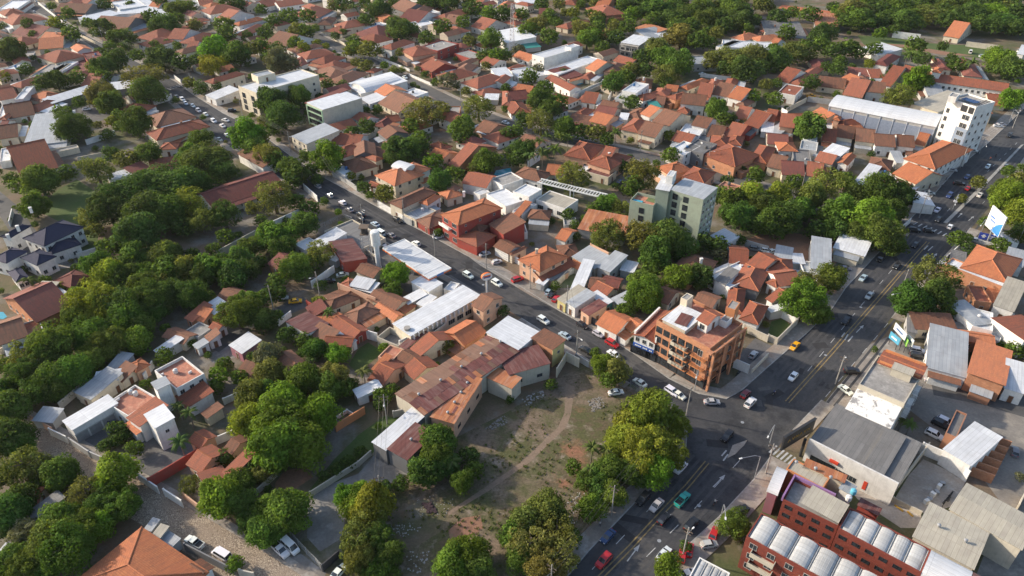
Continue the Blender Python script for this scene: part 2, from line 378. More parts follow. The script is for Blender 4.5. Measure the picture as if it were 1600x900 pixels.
# --- pavements (raised 0.13) with a kerb face
def pavement(px, side, wd, mat='pave'):
    P = resample(poly_px(px), 6)
    o = ribbon('pavement', P, side*.25, side*wd, mat, 0, .13); structure(o)
    k = ribbon('kerb', P, 0, side*.25, 'kerb', 0, .14); k.parent = o
pavement(S1L[:11], -1, 3.0); pavement(S1L[11:16], -1, 2.5); pavement(S1L[16:20], -1, 2.6)
pavement(S1R[1:11], 1, 3.2); pavement(S1R[10:20], 1, 3.6); 
pavement([(1045, 592), (1092, 616), (1135, 624), (1160, 610), (1200, 574), (1260, 522), (1300, 483), (1322, 450), (1372, 396), (1410, 358)], 1, 4.0)
pavement(AVL_up[7:], 1, 5.0)
pavement(AVL_lo[1:], -1, 3.6, 'pave')
pavement(AVR[1:7], -1, 4.5); pavement(AVR[7:9], -1, 3.5); pavement(AVR[11:15], -1, 3.5); pavement(AVR[15:], -1, 3)
for L in (offset_line(S2W, 4.2), offset_line(S2W, -4.2)): pass
for sgn in (1, -1):
    o = ribbon('pavement', offset_line(S2W, sgn*4.2), 0, sgn*2.4, 'pave', 0, .13); structure(o)
S5W = resample(poly_px(S5C), 8)
o = ribbon('pavement', offset_line(S5W, 4.0), 0, 1.8, 'pave', 0, .12); structure(o)

# --- ground surfaces inside the blocks
def tq(t, *pts): return [Q(t, x, y) for x, y in pts]
patch('vacant_lot', [(985, 605), (1040, 640), (1065, 670), (1060, 700), (1020, 745), (955, 810), (880, 895), (860, 930), (560, 940), (560, 850), (610, 760), (640, 740), (700, 690), (800, 640), (870, 590), (925, 570)], 'lot', .006)
patch('earth_path', [(884, 598), (898, 605), (892, 648), (884, 668), (828, 722), (762, 768), (722, 792), (700, 806), (700, 800), (745, 770), (812, 724), (872, 668), (882, 645)], 'path', .010)
patch('bare_earth', [(700, 830), (720, 810), (750, 805), (755, 825), (735, 842), (705, 845)], 'redearth', .012)
patch('bare_earth', [(620, 800), (660, 780), (700, 790), (690, 830), (640, 860), (600, 850)], 'earth', .011)
patch('grass_field', [(480, 770), (520, 720), (560, 680), (600, 650), (640, 655), (600, 690), (560, 730), (510, 765)], 'grass', .007)
patch('bare_earth', [(430, 755), (445, 735), (480, 730), (490, 745), (460, 765), (430, 775)], 'redearth', .009)
patch('concrete_yard', [(480, 780), (520, 755), (560, 740), (590, 705), (632, 735), (640, 740), (590, 765), (540, 800), (535, 840), (500, 862), (480, 840)], 'concyard', .008)
patch('concrete_yard', [(430, 880), (470, 865), (510, 895), (500, 915), (440, 915), (420, 895)], 'concyard', .013)
patch('lawn', [(60, 330), (85, 300), (120, 280), (150, 300), (155, 360), (150, 390), (120, 400), (100, 350)], 'grass', .008)
patch('lawn', [(545, 570), (560, 545), (575, 535), (600, 550), (575, 570), (560, 585)], 'grass', .008)
patch('paved_yard', [(210, 690), (240, 680), (310, 690), (305, 705), (232, 750), (215, 740)], 'darkyard', .010)
patch('paved_yard', [(115, 685), (140, 660), (180, 645), (190, 660), (160, 690), (150, 710)], 'darkyard', .010)
patch('forecourt', [(600, 410), (640, 440), (690, 432), (760, 470), (750, 480), (700, 470), (640, 460), (590, 420)], 'asphalt2', .009)
patch('fuel_forecourt', [(590, 400), (640, 395), (705, 430), (765, 468), (750, 478), (690, 455), (660, 450), (600, 420)], 'darkyard', .0205)
patch('corner_car_park', [(1150, 560), (1180, 528), (1215, 545), (1190, 580), (1160, 605)], 'darkyard', .010)
patch('shop_forecourt', [(730, 400), (780, 420), (830, 445), (880, 475), (905, 490), (890, 495), (830, 463), (750, 415)], 'concyard', .135)
patch('car_park', [(1165, 375), (1200, 360), (1290, 370), (1330, 380), (1300, 420), (1270, 430), (1200, 400)], 'redearth', .010)
patch('sports_court', tq(6, (250, 860), (400, 780), (490, 820), (360, 900), (260, 900)), 'turf', .010)
patch('rear_forecourt', [(1345, 545), (1400, 520), (1450, 560), (1510, 590), (1600, 620), (1700, 660), (1700, 900), (1560, 780), (1500, 700), (1420, 640), (1330, 585)], 'lane', .008)
patch('gravel_yard', tq(15, (880, 270), (970, 170), (1240, 290), (1180, 450), (1000, 520), (790, 420)), 'pave2', .012)
patch('service_alley', tq(15, (440, 240), (580, 320), (780, 420), (960, 520), (940, 600), (830, 600), (560, 420), (430, 270)), 'pave2', .014)
patch('concrete_yard', tq(15, (1400, 640), (1600, 720), (1700, 900), (1300, 900)), 'concyard', .011)
patch('playing_field', tq(3, (560, 220), (760, 230), (1000, 270), (1400, 290), (1600, 330), (1600, 390), (1200, 350), (900, 320), (600, 280)), 'grass', .008)
patch('bare_earth', tq(3, (700, 270), (860, 280), (1100, 320), (1300, 350), (1100, 345), (900, 310)), 'redearth', .010)
patch('clay_court', tq(3, (60, 50), (90, 30), (395, 70), (390, 105), (200, 80)), 'clay', .010)
patch('parking_apron', tq(7, (1000, 290), (1180, 120), (1260, 60), (1330, 60), (1180, 200), (1050, 340), (950, 420), (900, 440)), 'concyard', .009)
patch('lawn', tq(11, (0, 290), (20, 210), (90, 190), (150, 240), (60, 330)), 'grass', .008)
patch('garden_path', tq(12, (690, 190), (750, 130), (880, 150), (860, 200), (740, 210)), 'concyard', .008)
patch('dirt_yard', tq(8, (1290, 420), (1480, 330), (1530, 420), (1330, 470)), 'concyard', .008)
patch('paved_yard', tq(0, (440, 690), (620, 640), (760, 720), (580, 770)), 'darkyard', .008)
patch('tank_yard', tq(5, (560, 700), (700, 620), (820, 680), (880, 740), (780, 800), (640, 740)), 'darkyard', .0085)

patch('sandy_verge', [(1284, 636), (1300, 615), (1330, 580), (1362, 548), (1395, 528), (1400, 548), (1372, 575), (1338, 615), (1325, 650), (1300, 665)], 'pave', .0115)
M['darkpatch'] = ground_mat('asphalt_patch', [(.03, .03, .032), (.045, .044, .045)], [(.5, .4, .7)], .9, .15, .02)
# --- avenue markings
def mark(name, pts, mat, parent, z=.026):
    m = MB(); P = [Vector((p[0], p[1], z)) for p in pts]
    n = len(P)
    if sum(P[i].x*P[(i+1) % n].y-P[(i+1) % n].x*P[i].y for i in range(n)) < 0: P.reverse()
    m.face(P, 0, [(p.x, p.y) for p in P]); o = m.obj(name, M[mat]); o.parent = parent; return o
def line_mark(name, a, b, wd, mat, parent, z=.026):
    t = (b-a); t.z = 0; t.normalize(); n = Vector((-t.y, t.x, 0))*wd/2
    return mark(name, [a-n, b-n, b+n, a+n], mat, parent, z)
CEN_up = [(1230, 628), (1300, 550), (1387, 450), (1432, 398), (1450, 378)]
CEN_lo = [(925, 915), (985, 855), (1040, 795), (1075, 758), (1105, 722)]
for c in (CEN_up, CEN_lo):
    P = poly_px(c)
    for s_ in (-.45, .45):
        L = offset_line(P, s_)
        for a, b in zip(L, L[1:]): line_mark('yellow_line', a, b, .28, 'yline', ave)
def raised(name, px, mat, z):
    m = MB(); m.prism([(p.x, p.y) for p in poly_px(px)], 0, z); return structure(m.obj(name, M[mat]))
raised('median_island', tq(14, (1345, 165), (1378, 85), (1470, 52), (1450, 85), (1395, 140)), 'pave', .15)
raised('median_island', tq(7, (1095, 492), (1330, 262), (1580, 8), (1600, 2), (1340, 280), (1120, 496)), 'kerb', .15)
def dashes(px, mlen, gap, wd=.16):
    P = poly_px(px)
    for a, b in zip(P, P[1:]):
        L = (b-a).length; t = (b-a)/L; d = 0
        while d+mlen < L: line_mark('lane_dash', a+t*d, a+t*(d+mlen), wd, 'wline', ave); d += mlen+gap
dashes([(1262, 580), (1345, 478), (1402, 412)], 3, 5); dashes([(1290, 620), (1400, 490), (1462, 398)], 3, 5)
dashes([(1480, 330), (1590, 222)], 3, 5); dashes([(1535, 318), (1600, 250)], 3, 5)
dashes([(925, 890), (1010, 800), (1050, 760)], 3, 5); dashes([(1010, 870), (1085, 795), (1160, 715)], 3, 5)
def arrow(t, x, y, hx, hy, L=5.0):
    a = W(t, x, y); d = (W(t, hx, hy)-a).normalized(); n = Vector((-d.y, d.x, 0))
    pts = [(-L/2, -.12), (L*.15, -.12), (L*.15, -.5), (L/2, 0), (L*.15, .5), (L*.15, .12), (-L/2, .12)]
    mark('lane_arrow', [a+d*u+n*v for u, v in pts], 'wline', ave, .028)
for a in [(14, 1295, 305, 1330, 270), (14, 760, 755, 790, 715), (11, 575, 255, 600, 230), (7, 1200, 445, 1220, 425), (7, 1270, 465, 1300, 440), (7, 975, 705, 1000, 680), (7, 1040, 700, 1060, 680)]: arrow(*a)
# stop bars and zebra
def zebra(pxa, pxb, n, L, wd=.45, sk=(0, 0)):
    a, b = G(*pxa), G(*pxb); d = (b-a); t = d.normalized(); nn = Vector((-t.y, t.x, 0))
    for k in range(n):
        c = a+d*((k+.5)/n); line_mark('zebra_bar', c-nn*L/2, c+nn*L/2, wd, 'wline', ave, .027)
zebra((1075, 688), (1195, 722), 0, 3); zebra((1205, 700), (1240, 722), 6, 3.2)
zebra((1412, 342), (1480, 368), 9, 3); zebra((262, 140), (285, 132), 5, 3)
for a in ((14, 1310, 150, 1340, 115), (14, 1320, 180, 1350, 140), (11, 460, 305, 480, 280), (11, 480, 325, 500, 290), (11, 500, 335, 530, 300), (7, 975, 660, 1000, 635), (7, 1000, 668, 1030, 640)):
    line_mark('lane_bar', W(a[0], a[1], a[2]), W(a[0], a[3], a[4]), .35, 'wline', ave, .028)


# --- the evening air
m = MB(); m.box(-1520, 1520, -220, 2420, -1.5, HC+8)
hz_m = bpy.data.materials.new('haze_air'); hz_m.use_nodes = True; hn = hz_m.node_tree
for n in list(hn.nodes):
    if n.type != 'OUTPUT_MATERIAL': hn.nodes.remove(n)
pv = hn.nodes.new('ShaderNodeVolumePrincipled'); pv.inputs['Color'].default_value = (.86, .90, .96, 1); pv.inputs['Density'].default_value = .00003; pv.inputs['Anisotropy'].default_value = .2
hn.links.new(pv.outputs[0], [n for n in hn.nodes if n.type == 'OUTPUT_MATERIAL'][0].inputs['Volume'])
hz = m.obj('haze', hz_m); hz['kind'] = 'stuff'; tag(hz, 'thin pale evening haze over the whole town', 'haze')
# --- wear on the road: polished wheel tracks, repair patches, manholes
def lane_line(pxs, offs):
    P = resample(poly_px(pxs), 7)
    for d in offs:
        o = ribbon('tyre_track', P, d-.32, d+.32, 'worn', 0, .020); o.parent = ave
lane_line([(1230, 628), (1300, 550), (1387, 450), (1450, 378), (1590, 228)], (-9.3, -7.5, -6.1, -4.3, -2.7, 2.4, 4.1, 5.6, 7.3))
lane_line([(925, 915), (985, 855), (1040, 795), (1105, 722)], (-6.6, -5.0, -3.3, -1.7, 1.7, 3.3, 5.0, 6.6))
S1M = poly_px([((a[0]+b[0])/2, (a[1]+b[1])/2) for a, b in zip(S1L[:20], S1R[:20])])
for d in (-3.2, -1.6, 1.6, 3.2):
    o = ribbon('tyre_track', resample(S1M, 7), d-.3, d+.3, 'worn', 0, .017); o.parent = s1
prng = random.Random(4)
for k in range(26):
    px, py = prng.choice([(1000, 830), (1080, 760), (1130, 680), (1200, 620), (1260, 560), (1330, 500), (1400, 420), (1470, 350), (900, 530), (980, 580), (700, 410), (600, 355)]); c = G(px+prng.uniform(-35, 35), py+prng.uniform(-22, 22)); a_ = prng.random()*3; w_, l_ = prng.uniform(.6, 1.6), prng.uniform(1.2, 4)
    ca, sa = math.cos(a_), math.sin(a_); mark('repair_patch', [c+Vector((x*ca-y*sa, x*sa+y*ca, 0)) for x, y in ((-l_, -w_), (l_, -w_), (l_, w_), (-l_, w_))], 'asphalt2' if k % 3 == 0 else 'darkpatch', ave, .0205+.00016*k)
for px, py in ((1030, 845), (1092, 790), (1160, 660), (1290, 555), (1345, 480), (960, 575), (755, 445)):
    m = MB(); m.lathe([(.42, .0), (.42, .006), (0, .008)], 12); o = m.obj('manhole_cover', M['metal'], ave, G(px, py)+Vector((0, 0, .022)))
# ================================================================ buildings: generic volumes
WC = {'w': (.74, .72, .68), 'c': (.64, .56, .43), 'y': (.42, .41, .39), 'b': (.36, .17, .10), 'r': (.32, .055, .04), 'p': (.60, .36, .24),
      'o': (.55, .22, .09), 'd': (.17, .17, .175), 'k': (.05, .05, .055), 'g': (.31, .36, .28), 'e': (.52, .47, .38), 't': (.05, .22, .19), 'v': (.34, .14, .17), 'l': (.58, .50, .22)}
WN = {'w': 'white', 'c': 'cream', 'y': 'grey', 'b': 'brick', 'r': 'red', 'p': 'peach', 'o': 'orange', 'd': 'dark grey', 'k': 'black', 'g': 'grey-green', 'e': 'beige', 't': 'teal', 'v': 'pinkish', 'l': 'yellow'}
RN = {'o': 'orange tile', 'r': 'red tile', 'b': 'brown tile', 'm': 'maroon tile', 'k': 'blue tile', 'w': 'white metal', 'g': 'grey metal', 'e': 'beige sheet', 'u': 'rusty metal', 'n': 'maroon metal', 'd': 'dark sheet', 't': 'terracotta', 'c': 'concrete', 'T': 'teal sheet'}
KN = {'h': 'hip', 'g': 'gable', 'G': 'gable', 's': 'sloping', 'S': 'sloping', 'f': 'flat', 'v': 'vaulted'}
rnd = random.Random(11)
def win_mesh():
    m = MB(); wv, hv, t = .6, .65, .07
    m.box(-wv, wv, -.06, .02, -hv, -hv+t, 0); m.box(-wv, wv, -.06, .02, hv-t, hv, 0)
    m.box(-wv, -wv+t, -.06, .02, -hv+t, hv-t, 0); m.box(wv-t, wv, -.06, .02, -hv+t, hv-t, 0); m.box(-.025, .025, -.05, .02, -hv+t, hv-t, 0)
    m.face([(-wv+t, -.012, -hv+t), (wv-t, -.012, -hv+t), (wv-t, -.012, hv-t), (-wv+t, -.012, hv-t)], 1)
    m.box(-wv-.08, wv+.08, -.16, 0, -hv-.09, -hv-.01, 0)
    return m.mesh('window', [M['frame'], M['glass']])
def door_mesh(mat):
    m = MB(); m.box(-.5, .5, -.05, .03, .0, 2.1, 0); m.box(-.6, -.5, -.09, .03, 0, 2.2, 1); m.box(.5, .6, -.09, .03, 0, 2.2, 1); m.box(-.5, .5, -.09, .03, 2.1, 2.2, 1); m.box(.36, .42, -.1, -.05, 1, 1.12, 1)
    return m.mesh('door', [mat, M['frame']])
def shutter_mesh():
    m = MB()
    for k in range(8): m.box(-1.4, 1.4, -.06-.02*(k % 2), .03, k*.31, k*.31+.30, 0)
    m.box(-1.55, 1.55, -.14, .03, 2.49, 2.72, 1)
    return m.mesh('shutter', [M['shutter'], M['frame']])
WIN, DOOR, SHUT = win_mesh(), door_mesh(M['wood_door']), shutter_mesh()
def tank_mesh():
    m = MB(); m.lathe([(0, 0), (.55, 0), (.6, .2), (.6, 1.0), (.5, 1.15), (.22, 1.22), (.22, 1.3), (0, 1.32)], 12)
    return m.mesh('water_tank', M['color'])
TANK = tank_mesh()
def chim_mesh():
    m = MB(); m.box(-.4, .4, -.3, .3, 0, 1.7); m.box(-.48, .48, -.38, .38, 1.7, 1.85); m.box(-.3, .3, -.2, .2, 1.85, 2.05); m.box(-.5, .5, -.4, .4, 2.05, 2.15)
    return m.mesh('chimney', M['plaster'])
CHIM = chim_mesh()
def ac_mesh():
    m = MB(); m.box(-.45, .45, -.3, 0, -.3, .3, 0); m.lathe([(.22, 0), (.22, .01), (0, .01)], 8, 1)
    return m.mesh('air_conditioner', [M['white'], M['dark']])
AC = ac_mesh()
def facade(root, wx, x0, x1, y0, y1, z0, h, T, win, far, mesh=None, store=2.9):
    """windows and a door on the walls that can be seen; T: local->world"""
    for (ax, ay, bx, by, nx, ny, rz) in ((x0, y0, x1, y0, 0, -1, 0), (x1, y0, x1, y1, 1, 0, R(90)), (x1, y1, x0, y1, 0, 1, R(180)), (x0, y1, x0, y0, -1, 0, R(-90))):
        c = T @ Vector(((ax+bx)/2, (ay+by)/2, h/2)); nrm = (T.to_3x3() @ Vector((nx, ny, 0)))
        if nrm.dot(Vector((0, 0, HC))-c) <= .12*(Vector((0, 0, HC))-c).length: continue
        L = math.hypot(bx-ax, by-ay)
        if L < 2.4: continue
        sp = win if win > 0 else (4.6 if far else 3.4); n = max(1, int((L-.8)/sp)); ns = max(1, int((h-z0+.3)/store))
        for s in range(ns):
            for k in range(n):
                if rnd.random() < .22 and win <= 0: continue
                f = (k+.5)/n; lx, ly = ax+(bx-ax)*f, ay+(by-ay)*f
                dr = (s == 0 and z0 < .5 and k == n//2 and (ny == -1 or nx == 1) and win <= 0)
                zz = z0+.05 if dr else z0+s*store+1.6
                if zz+.7 > h and not dr: continue
                o = put('door' if dr else 'window', DOOR if dr else (mesh or WIN)); o.parent = root
                o.matrix_parent_inverse = Matrix.Identity(4)
                ml = Matrix.Translation((T @ Vector((lx, ly, zz)))-root.location) @ Matrix.Rotation(rz+math.atan2(T[1][0], T[0][0]), 4, 'Z')
                o.matrix_local = ml
root_roof = [None]; FOOT = []
def sub(o, parent):
    """make o, now placed under the thing, a sub-part of one of its parts"""
    o.parent = parent; o.matrix_parent_inverse = parent.matrix_basis.inverted(); return o
def volume(root, A, B, C, h, kind, roof, wall, z0=0.0, win=0, over=None, pitch=None, wallmat='plaster', far=False, parapet=.5, walls=True, grow=(1, 1), roof2=None):
    a, b, c = A, B, C
    u = b-a; u.z = 0; L = u.length; ux = u/L; per = Vector((-ux.y, ux.x, 0)); Wd = (c-b).dot(per)
    if Wd < 0: a, b = b, a; ux = -ux; per = -per; Wd = -Wd
    Wd = max(Wd, 1.2)
    ctr = a+ux*L/2+per*Wd/2; ctr.z = 0; rz = math.atan2(ux.y, ux.x); L *= grow[0]; Wd *= grow[1]
    if root is None: root = empty('house', ctr)
    T = Matrix.Translation(ctr) @ Matrix.Rotation(rz, 4, 'Z'); off = ctr-root.location
    tile = roof in 'orbmk'
    ov = over if over is not None else (.45 if tile else (.0 if kind == 'f' else .25))
    X, Y = L/2, Wd/2; ix, iy = max(.5, X-ov), max(.5, Y-ov)
    pt = pitch if pitch is not None else (.40 if tile else .12)
    rm = M['r'+roof]; wm = M[wallmat]; wcol = WC[wall]; j = rnd.uniform(.9, 1.06); wcol = tuple(min(.82, x*j) for x in wcol)
    mw = MB()
    def add(mb, name, mats, col=None, smooth=False): return mb.obj(name, mats, root, off, rz, col, smooth)
    t = .16
    if kind == 'f':
        tw = .22; mw.box(-ix, ix, -iy, iy, z0, h-parapet, 0, False)
        if parapet > .05:
            mw.box(-ix, ix, -iy, -iy+tw, h-parapet, h); mw.box(-ix, ix, iy-tw, iy, h-parapet, h); mw.box(-ix, -ix+tw, -iy+tw, iy-tw, h-parapet, h); mw.box(ix-tw, ix, -iy+tw, iy-tw, h-parapet, h)
        mr = MB(); mr.box(-ix+tw+.01, ix-tw-.01, -iy+tw+.01, iy-tw-.01, h-parapet+.005, h-parapet+.06); root_roof[0] = add(mr, 'roof', rm)
        if walls: add(mw, 'wall', wm, wcol)
    else:
        mr = MB()
        def slab(q, thick=t, mi=0):  # closed slab from a top quad/tri
            q = [Vector(p) for p in q]; lo = [p-Vector((0, 0, thick)) for p in q]; ex = (q[1]-q[0]).normalized(); vv = (q[-1]-q[0])
            ey = (vv-ex*vv.dot(ex)).normalized() if (vv-ex*vv.dot(ex)).length > 1e-6 else Vector((0, 1, 0))
            mr.face(q, mi, [((p-q[0]).dot(ex), (p-q[0]).dot(ey)) for p in q]); mr.face(list(reversed(lo)), 0)
            for i in range(len(q)): k = (i+1) % len(q); mr.face([lo[i], lo[k], q[k], q[i]], 0)
        top = h
        if kind == 'h':
            hs = min(X, Y); rise = hs*pt; z = h+rise; e = h
            if X >= Y: r0, r1 = Vector((-(X-Y), 0, z)), Vector((X-Y, 0, z))
            else: r0, r1 = Vector((0, -(Y-X), z)), Vector((0, Y-X, z))
            c4 = [Vector((-X, -Y, e)), Vector((X, -Y, e)), Vector((X, Y, e)), Vector((-X, Y, e))]
            if X >= Y: fs = [[c4[0], c4[1], r1, r0], [c4[1], c4[2], r1], [c4[2], c4[3], r0, r1], [c4[3], c4[0], r0]]
            else: fs = [[c4[0], c4[1], r0], [c4[1], c4[2], r1, r0], [c4[2], c4[3], r1], [c4[3], c4[0], r0, r1]]
            for q in fs: slab(q)
            mw.box(-ix, ix, -iy, iy, z0, h-t-.01, 0, False); ridges = [(r0, r1)]+[(c4[i], (r0 if (i in ((0, 3) if X >= Y else (0, 1))) else r1)) for i in range(4)]
        elif kind in 'gG':
            if kind == 'g':
                rise = Y*pt; r0, r1 = Vector((-X, 0, h+rise)), Vector((X, 0, h+rise))
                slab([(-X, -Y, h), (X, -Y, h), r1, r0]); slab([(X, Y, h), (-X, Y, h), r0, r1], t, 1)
                zz = h-t-.01; gz = h+iy*pt-t-.01+ (Y-iy)*pt*0
                for sx_ in (-ix, ix): q = [(sx_, -iy, zz+(Y-iy)*pt), (sx_, iy, zz+(Y-iy)*pt), (sx_, 0, h+rise-t-.01)]; mw.face(q if sx_ > 0 else q[::-1])
                mw.box(-ix, ix, -iy, iy, z0, zz+(Y-iy)*pt, 0, False)
            else:
                rise = X*pt; r0, r1 = Vector((0, -Y, h+rise)), Vector((0, Y, h+rise))
                slab([(X, -Y, h), (X, Y, h), r1, r0]); slab([(-X, Y, h), (-X, -Y, h), r0, r1])
                zz = h-t-.01
                for sy_ in (-iy, iy): q = [(-ix, sy_, zz+(X-ix)*pt), (ix, sy_, zz+(X-ix)*pt), (0, sy_, h+rise-t-.01)]; mw.face(q if sy_ < 0 else q[::-1])
                mw.box(-ix, ix, -iy, iy, z0, zz+(X-ix)*pt, 0, False)
            ridges = [(r0, r1)]
        elif kind in 'sS':
            dz = min(2*Y*pt, 1.6); z1, z2 = (h, h+dz) if kind == 's' else (h+dz, h)
            slab([(-X, -Y, z1), (X, -Y, z1), (X, Y, z2), (-X, Y, z2)], .1)
            a1, a2 = z1-.11+(z2-z1)*(Y-iy)/(2*Y), z2-.11-(z2-z1)*(Y-iy)/(2*Y)
            for q in ([(-ix, -iy, z0), (ix, -iy, z0), (ix, -iy, a1), (-ix, -iy, a1)], [(ix, -iy, z0), (ix, iy, z0), (ix, iy, a2), (ix, -iy, a1)], [(ix, iy, z0), (-ix, iy, z0), (-ix, iy, a2), (ix, iy, a2)][:0] or [(ix, iy, z0), (-ix, iy, z0), (-ix, iy, a2), (ix, iy, a2)], [(-ix, iy, z0), (-ix, -iy, z0), (-ix, -iy, a1), (-ix, iy, a2)]): mw.face(q)
            ridges = []
        elif kind == 'v':
            n = 8; rise = Y*.35 if pitch is None else Y*pitch
            pr = [(Y*math.cos(math.pi*k/n), h+rise*math.sin(math.pi*k/n)) for k in range(n+1)]
            for k in range(n):
                slab([(-X, pr[k+1][0], pr[k+1][1]), (-X, pr[k][0], pr[k][1]), (X, pr[k][0], pr[k][1]), (X, pr[k+1][0], pr[k+1][1])][::-1], .08)
            for sx_ in (-ix, ix): q = [(sx_, max(-iy, min(iy, p[0])), p[1]-.09) for p in pr]; mw.face(q if sx_ > 0 else q[::-1])
            mw.box(-ix, ix, -iy, iy, z0, h-.09, 0, False); ridges = []
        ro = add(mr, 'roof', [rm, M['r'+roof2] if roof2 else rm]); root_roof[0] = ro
        if walls: add(mw, 'wall', wm, wcol)
        if tile and not far and ridges:
            mc = MB()
            for p, q in ridges:
                if (q-p).length > .6: mc.tube([p+Vector((0, 0, .03)), q+Vector((0, 0, .03))], .14, 5)
            if mc.f: sub(add(mc, 'ridge_cap', M['r'+('o' if roof == 'r' else roof)]), ro)
    if win >= 0 and walls: facade(root, 0, -ix, ix, -iy, iy, z0, h, T, win, far)
    root['_T'] = 0; FOOT.append((ctr.x, ctr.y, math.cos(rz), math.sin(rz), X, Y))
    return root, T, (X, Y, ix, iy)

VOLS = []; HOUSES = []   # (root, descriptor, category, px)
def row(t, s, prev):
    p = s.split(); plus = p[0] == '+'
    if plus: p = p[1:]
    v = [float(x) for x in p[:7]]; kind, roof, wall = p[7], p[8], p[9]
    opt = p[10] if len(p) > 10 else ''
    h = v[6]*(.86 if v[6] < 7.2 else .95); A, B, C = (W(t, v[0], v[1], h), W(t, v[2], v[3], h), W(t, v[4], v[5], h))
    far = Q(t, v[0], v[1])[1] < 150
    win = -1 if 'n' in opt else 0
    wm = 'brick' if wall == 'b' else ('brickr' if wall == 'R' else 'plaster')
    wl = wall if wall != 'R' else 'r'
    root, T, (X, Y, ix, iy) = volume(prev if plus else None, A, B, C, h, kind, roof, wl, win=win, wallmat=wm, far=far, grow=(1.12, 1.26))
    area = 4*X*Y; VOLS.append((root, T, X, Y, h, roof, wl, far))
    if not plus:
        shed = (kind in 'sSv' and roof in 'wgeunduT' )
        cat = 'shed' if shed and area < 120 else ('warehouse' if shed else ('building' if kind == 'f' and h > 7 else 'house'))
        st = 'two-storey ' if 4.9 <= h < 7.5 else ('three-storey ' if h >= 7.5 else ('small ' if area < 60 else ''))
        wn_ = WN[wl]+' ' if cat != 'shed' else ''
        noun = {'shed': 'shed', 'warehouse': 'hall', 'building': 'building', 'house': 'house'}[cat]
        desc = f"{st}{wn_}{noun}, {RN[roof]} {KN[kind]} roof"
        root.name = {'shed': 'metal_roofed_shed', 'warehouse': 'metal_roofed_hall', 'building': 'flat_roofed_building', 'house': 'house'}[cat]
        HOUSES.append([root, desc, cat, PX(root.location+Vector((0, 0, h)))])
    # small roof furniture
    if kind in 'hg' and roof in 'orbm' and h > 2.9 and area > 90 and rnd.random() < .4:
        loc = T @ Vector((rnd.uniform(-.4, .4)*X, rnd.uniform(-.25, .25)*Y, h+min(X, Y)*.2)); sub(put('chimney', CHIM, root, loc-root.location, rnd.random()*.1, rnd.choice([WC['w'], WC['c'], WC['b']])), root_roof[0])
    if kind == 'f' and h > 3 and area > 40 and rnd.random() < .5 and 'n' not in opt:
        loc = T @ Vector((rnd.uniform(-.6, .6)*ix, rnd.uniform(.0, .6)*iy, h-.44)); sub(put('water_tank', TANK, root, loc-root.location, 0, rnd.choice([(.06, .16, .34), (.55, .55, .55), (.1, .1, .1)])), root_roof[0])
    if kind == 'f' and area > 60 and rnd.random() < .5:
        loc = T @ Vector((rnd.uniform(-.6, .6)*ix, rnd.uniform(-.4, .6)*iy, h-.13)); sub(put('air_conditioner', AC, root, loc-root.location, rnd.random()*3), root_roof[0])
    return root
def table(t, txt):
    prev = None
    for s in txt.strip().splitlines():
        s = s.strip()
        if s: prev = row(t, s, prev)
# ================================================================ houses, read tile by tile
table(0, '''
40 125 95 152 255 112 6 h r w
0 75 40 97 135 78 4 h r w
40 270 140 288 195 242 3.2 h r c
100 205 240 232 330 178 3 g m c
262 242 395 250 388 215 5 g o w
250 303 390 292 370 252 3.5 g o c
255 352 360 387 420 322 5 h r c
450 297 490 322 550 300 5 g o w
520 335 560 390 630 350 5 f m r
390 452 540 442 520 352 3 f m p
60 352 100 397 190 390 3.2 g r c
0 440 60 445 50 400 4 f w w
80 530 150 542 205 470 3.2 h r c
320 440 390 440 375 390 4 f w w n
200 472 320 470 310 405 4 f c c
520 530 600 535 730 480 3.2 g r w
0 622 105 602 90 555 5 g r w
100 612 150 608 140 550 6 f w w
200 600 290 622 280 570 3 h o c
0 722 150 702 120 650 3 f w w
165 682 250 692 250 625 3.2 h r w
50 735 210 708 190 650 3.2 g b w
245 655 340 655 325 620 3 s w y n
335 642 590 562 570 540 4 s w d n
700 560 830 545 800 520 4 s w d n
165 895 410 865 320 740 4 s g w n
0 862 110 847 80 790 4 g b c
0 742 48 740 40 680 4 h r w
0 802 42 800 30 760 3 g m w
740 692 880 707 970 665 4 h r w
920 732 1000 787 1180 722 3.2 h b c
950 822 1010 867 1285 802 6 h r c
+ 1010 895 1100 905 1290 855 3 s o c
1300 502 1350 517 1520 470 6 h r c
1300 592 1360 617 1475 577 4 s w w
770 187 910 132 840 85 4.5 G b d
790 202 935 162 890 148 3.5 s g y n
560 132 740 87 700 75 4 s w w n
740 85 965 72 935 45 4 s w w
550 100 750 78 720 50 4 f c y
520 80 620 42 560 2 4.5 G b d
750 52 900 32 860 -5 6 f w w
890 32 960 22 930 -5 4 s w w n
930 52 990 55 1000 18 4 g o w
980 102 1060 92 1040 70 3 s w w n
880 272 950 292 1080 258 3.2 h r w
870 232 1000 252 1060 192 3.2 h r w
1060 237 1150 242 1130 195 4.5 g r w
1100 322 1150 337 1250 298 6 h b w
1130 262 1240 272 1330 220 3.2 h r c
1270 62 1330 87 1430 40 6 h r w
1370 112 1430 127 1500 77 6 g r w
1465 147 1510 157 1600 112 5 h o w
1480 212 1560 217 1600 162 3.2 h r w
0 52 110 47 90 8 5 f w w
390 32 480 32 470 -5 4 h r w
100 362 200 352 180 328 3 f c y
1130 172 1190 180 1200 140 3.2 h r c
1250 30 1330 22 1300 -10 4 g r w
550 20 470 5 500 -20 4 g r w
600 0 720 10 700 -25 4 h r w
960 -8 1040 0 1050 -30 4 h r w
1170 300 1230 300 1220 270 3 g r w
''')
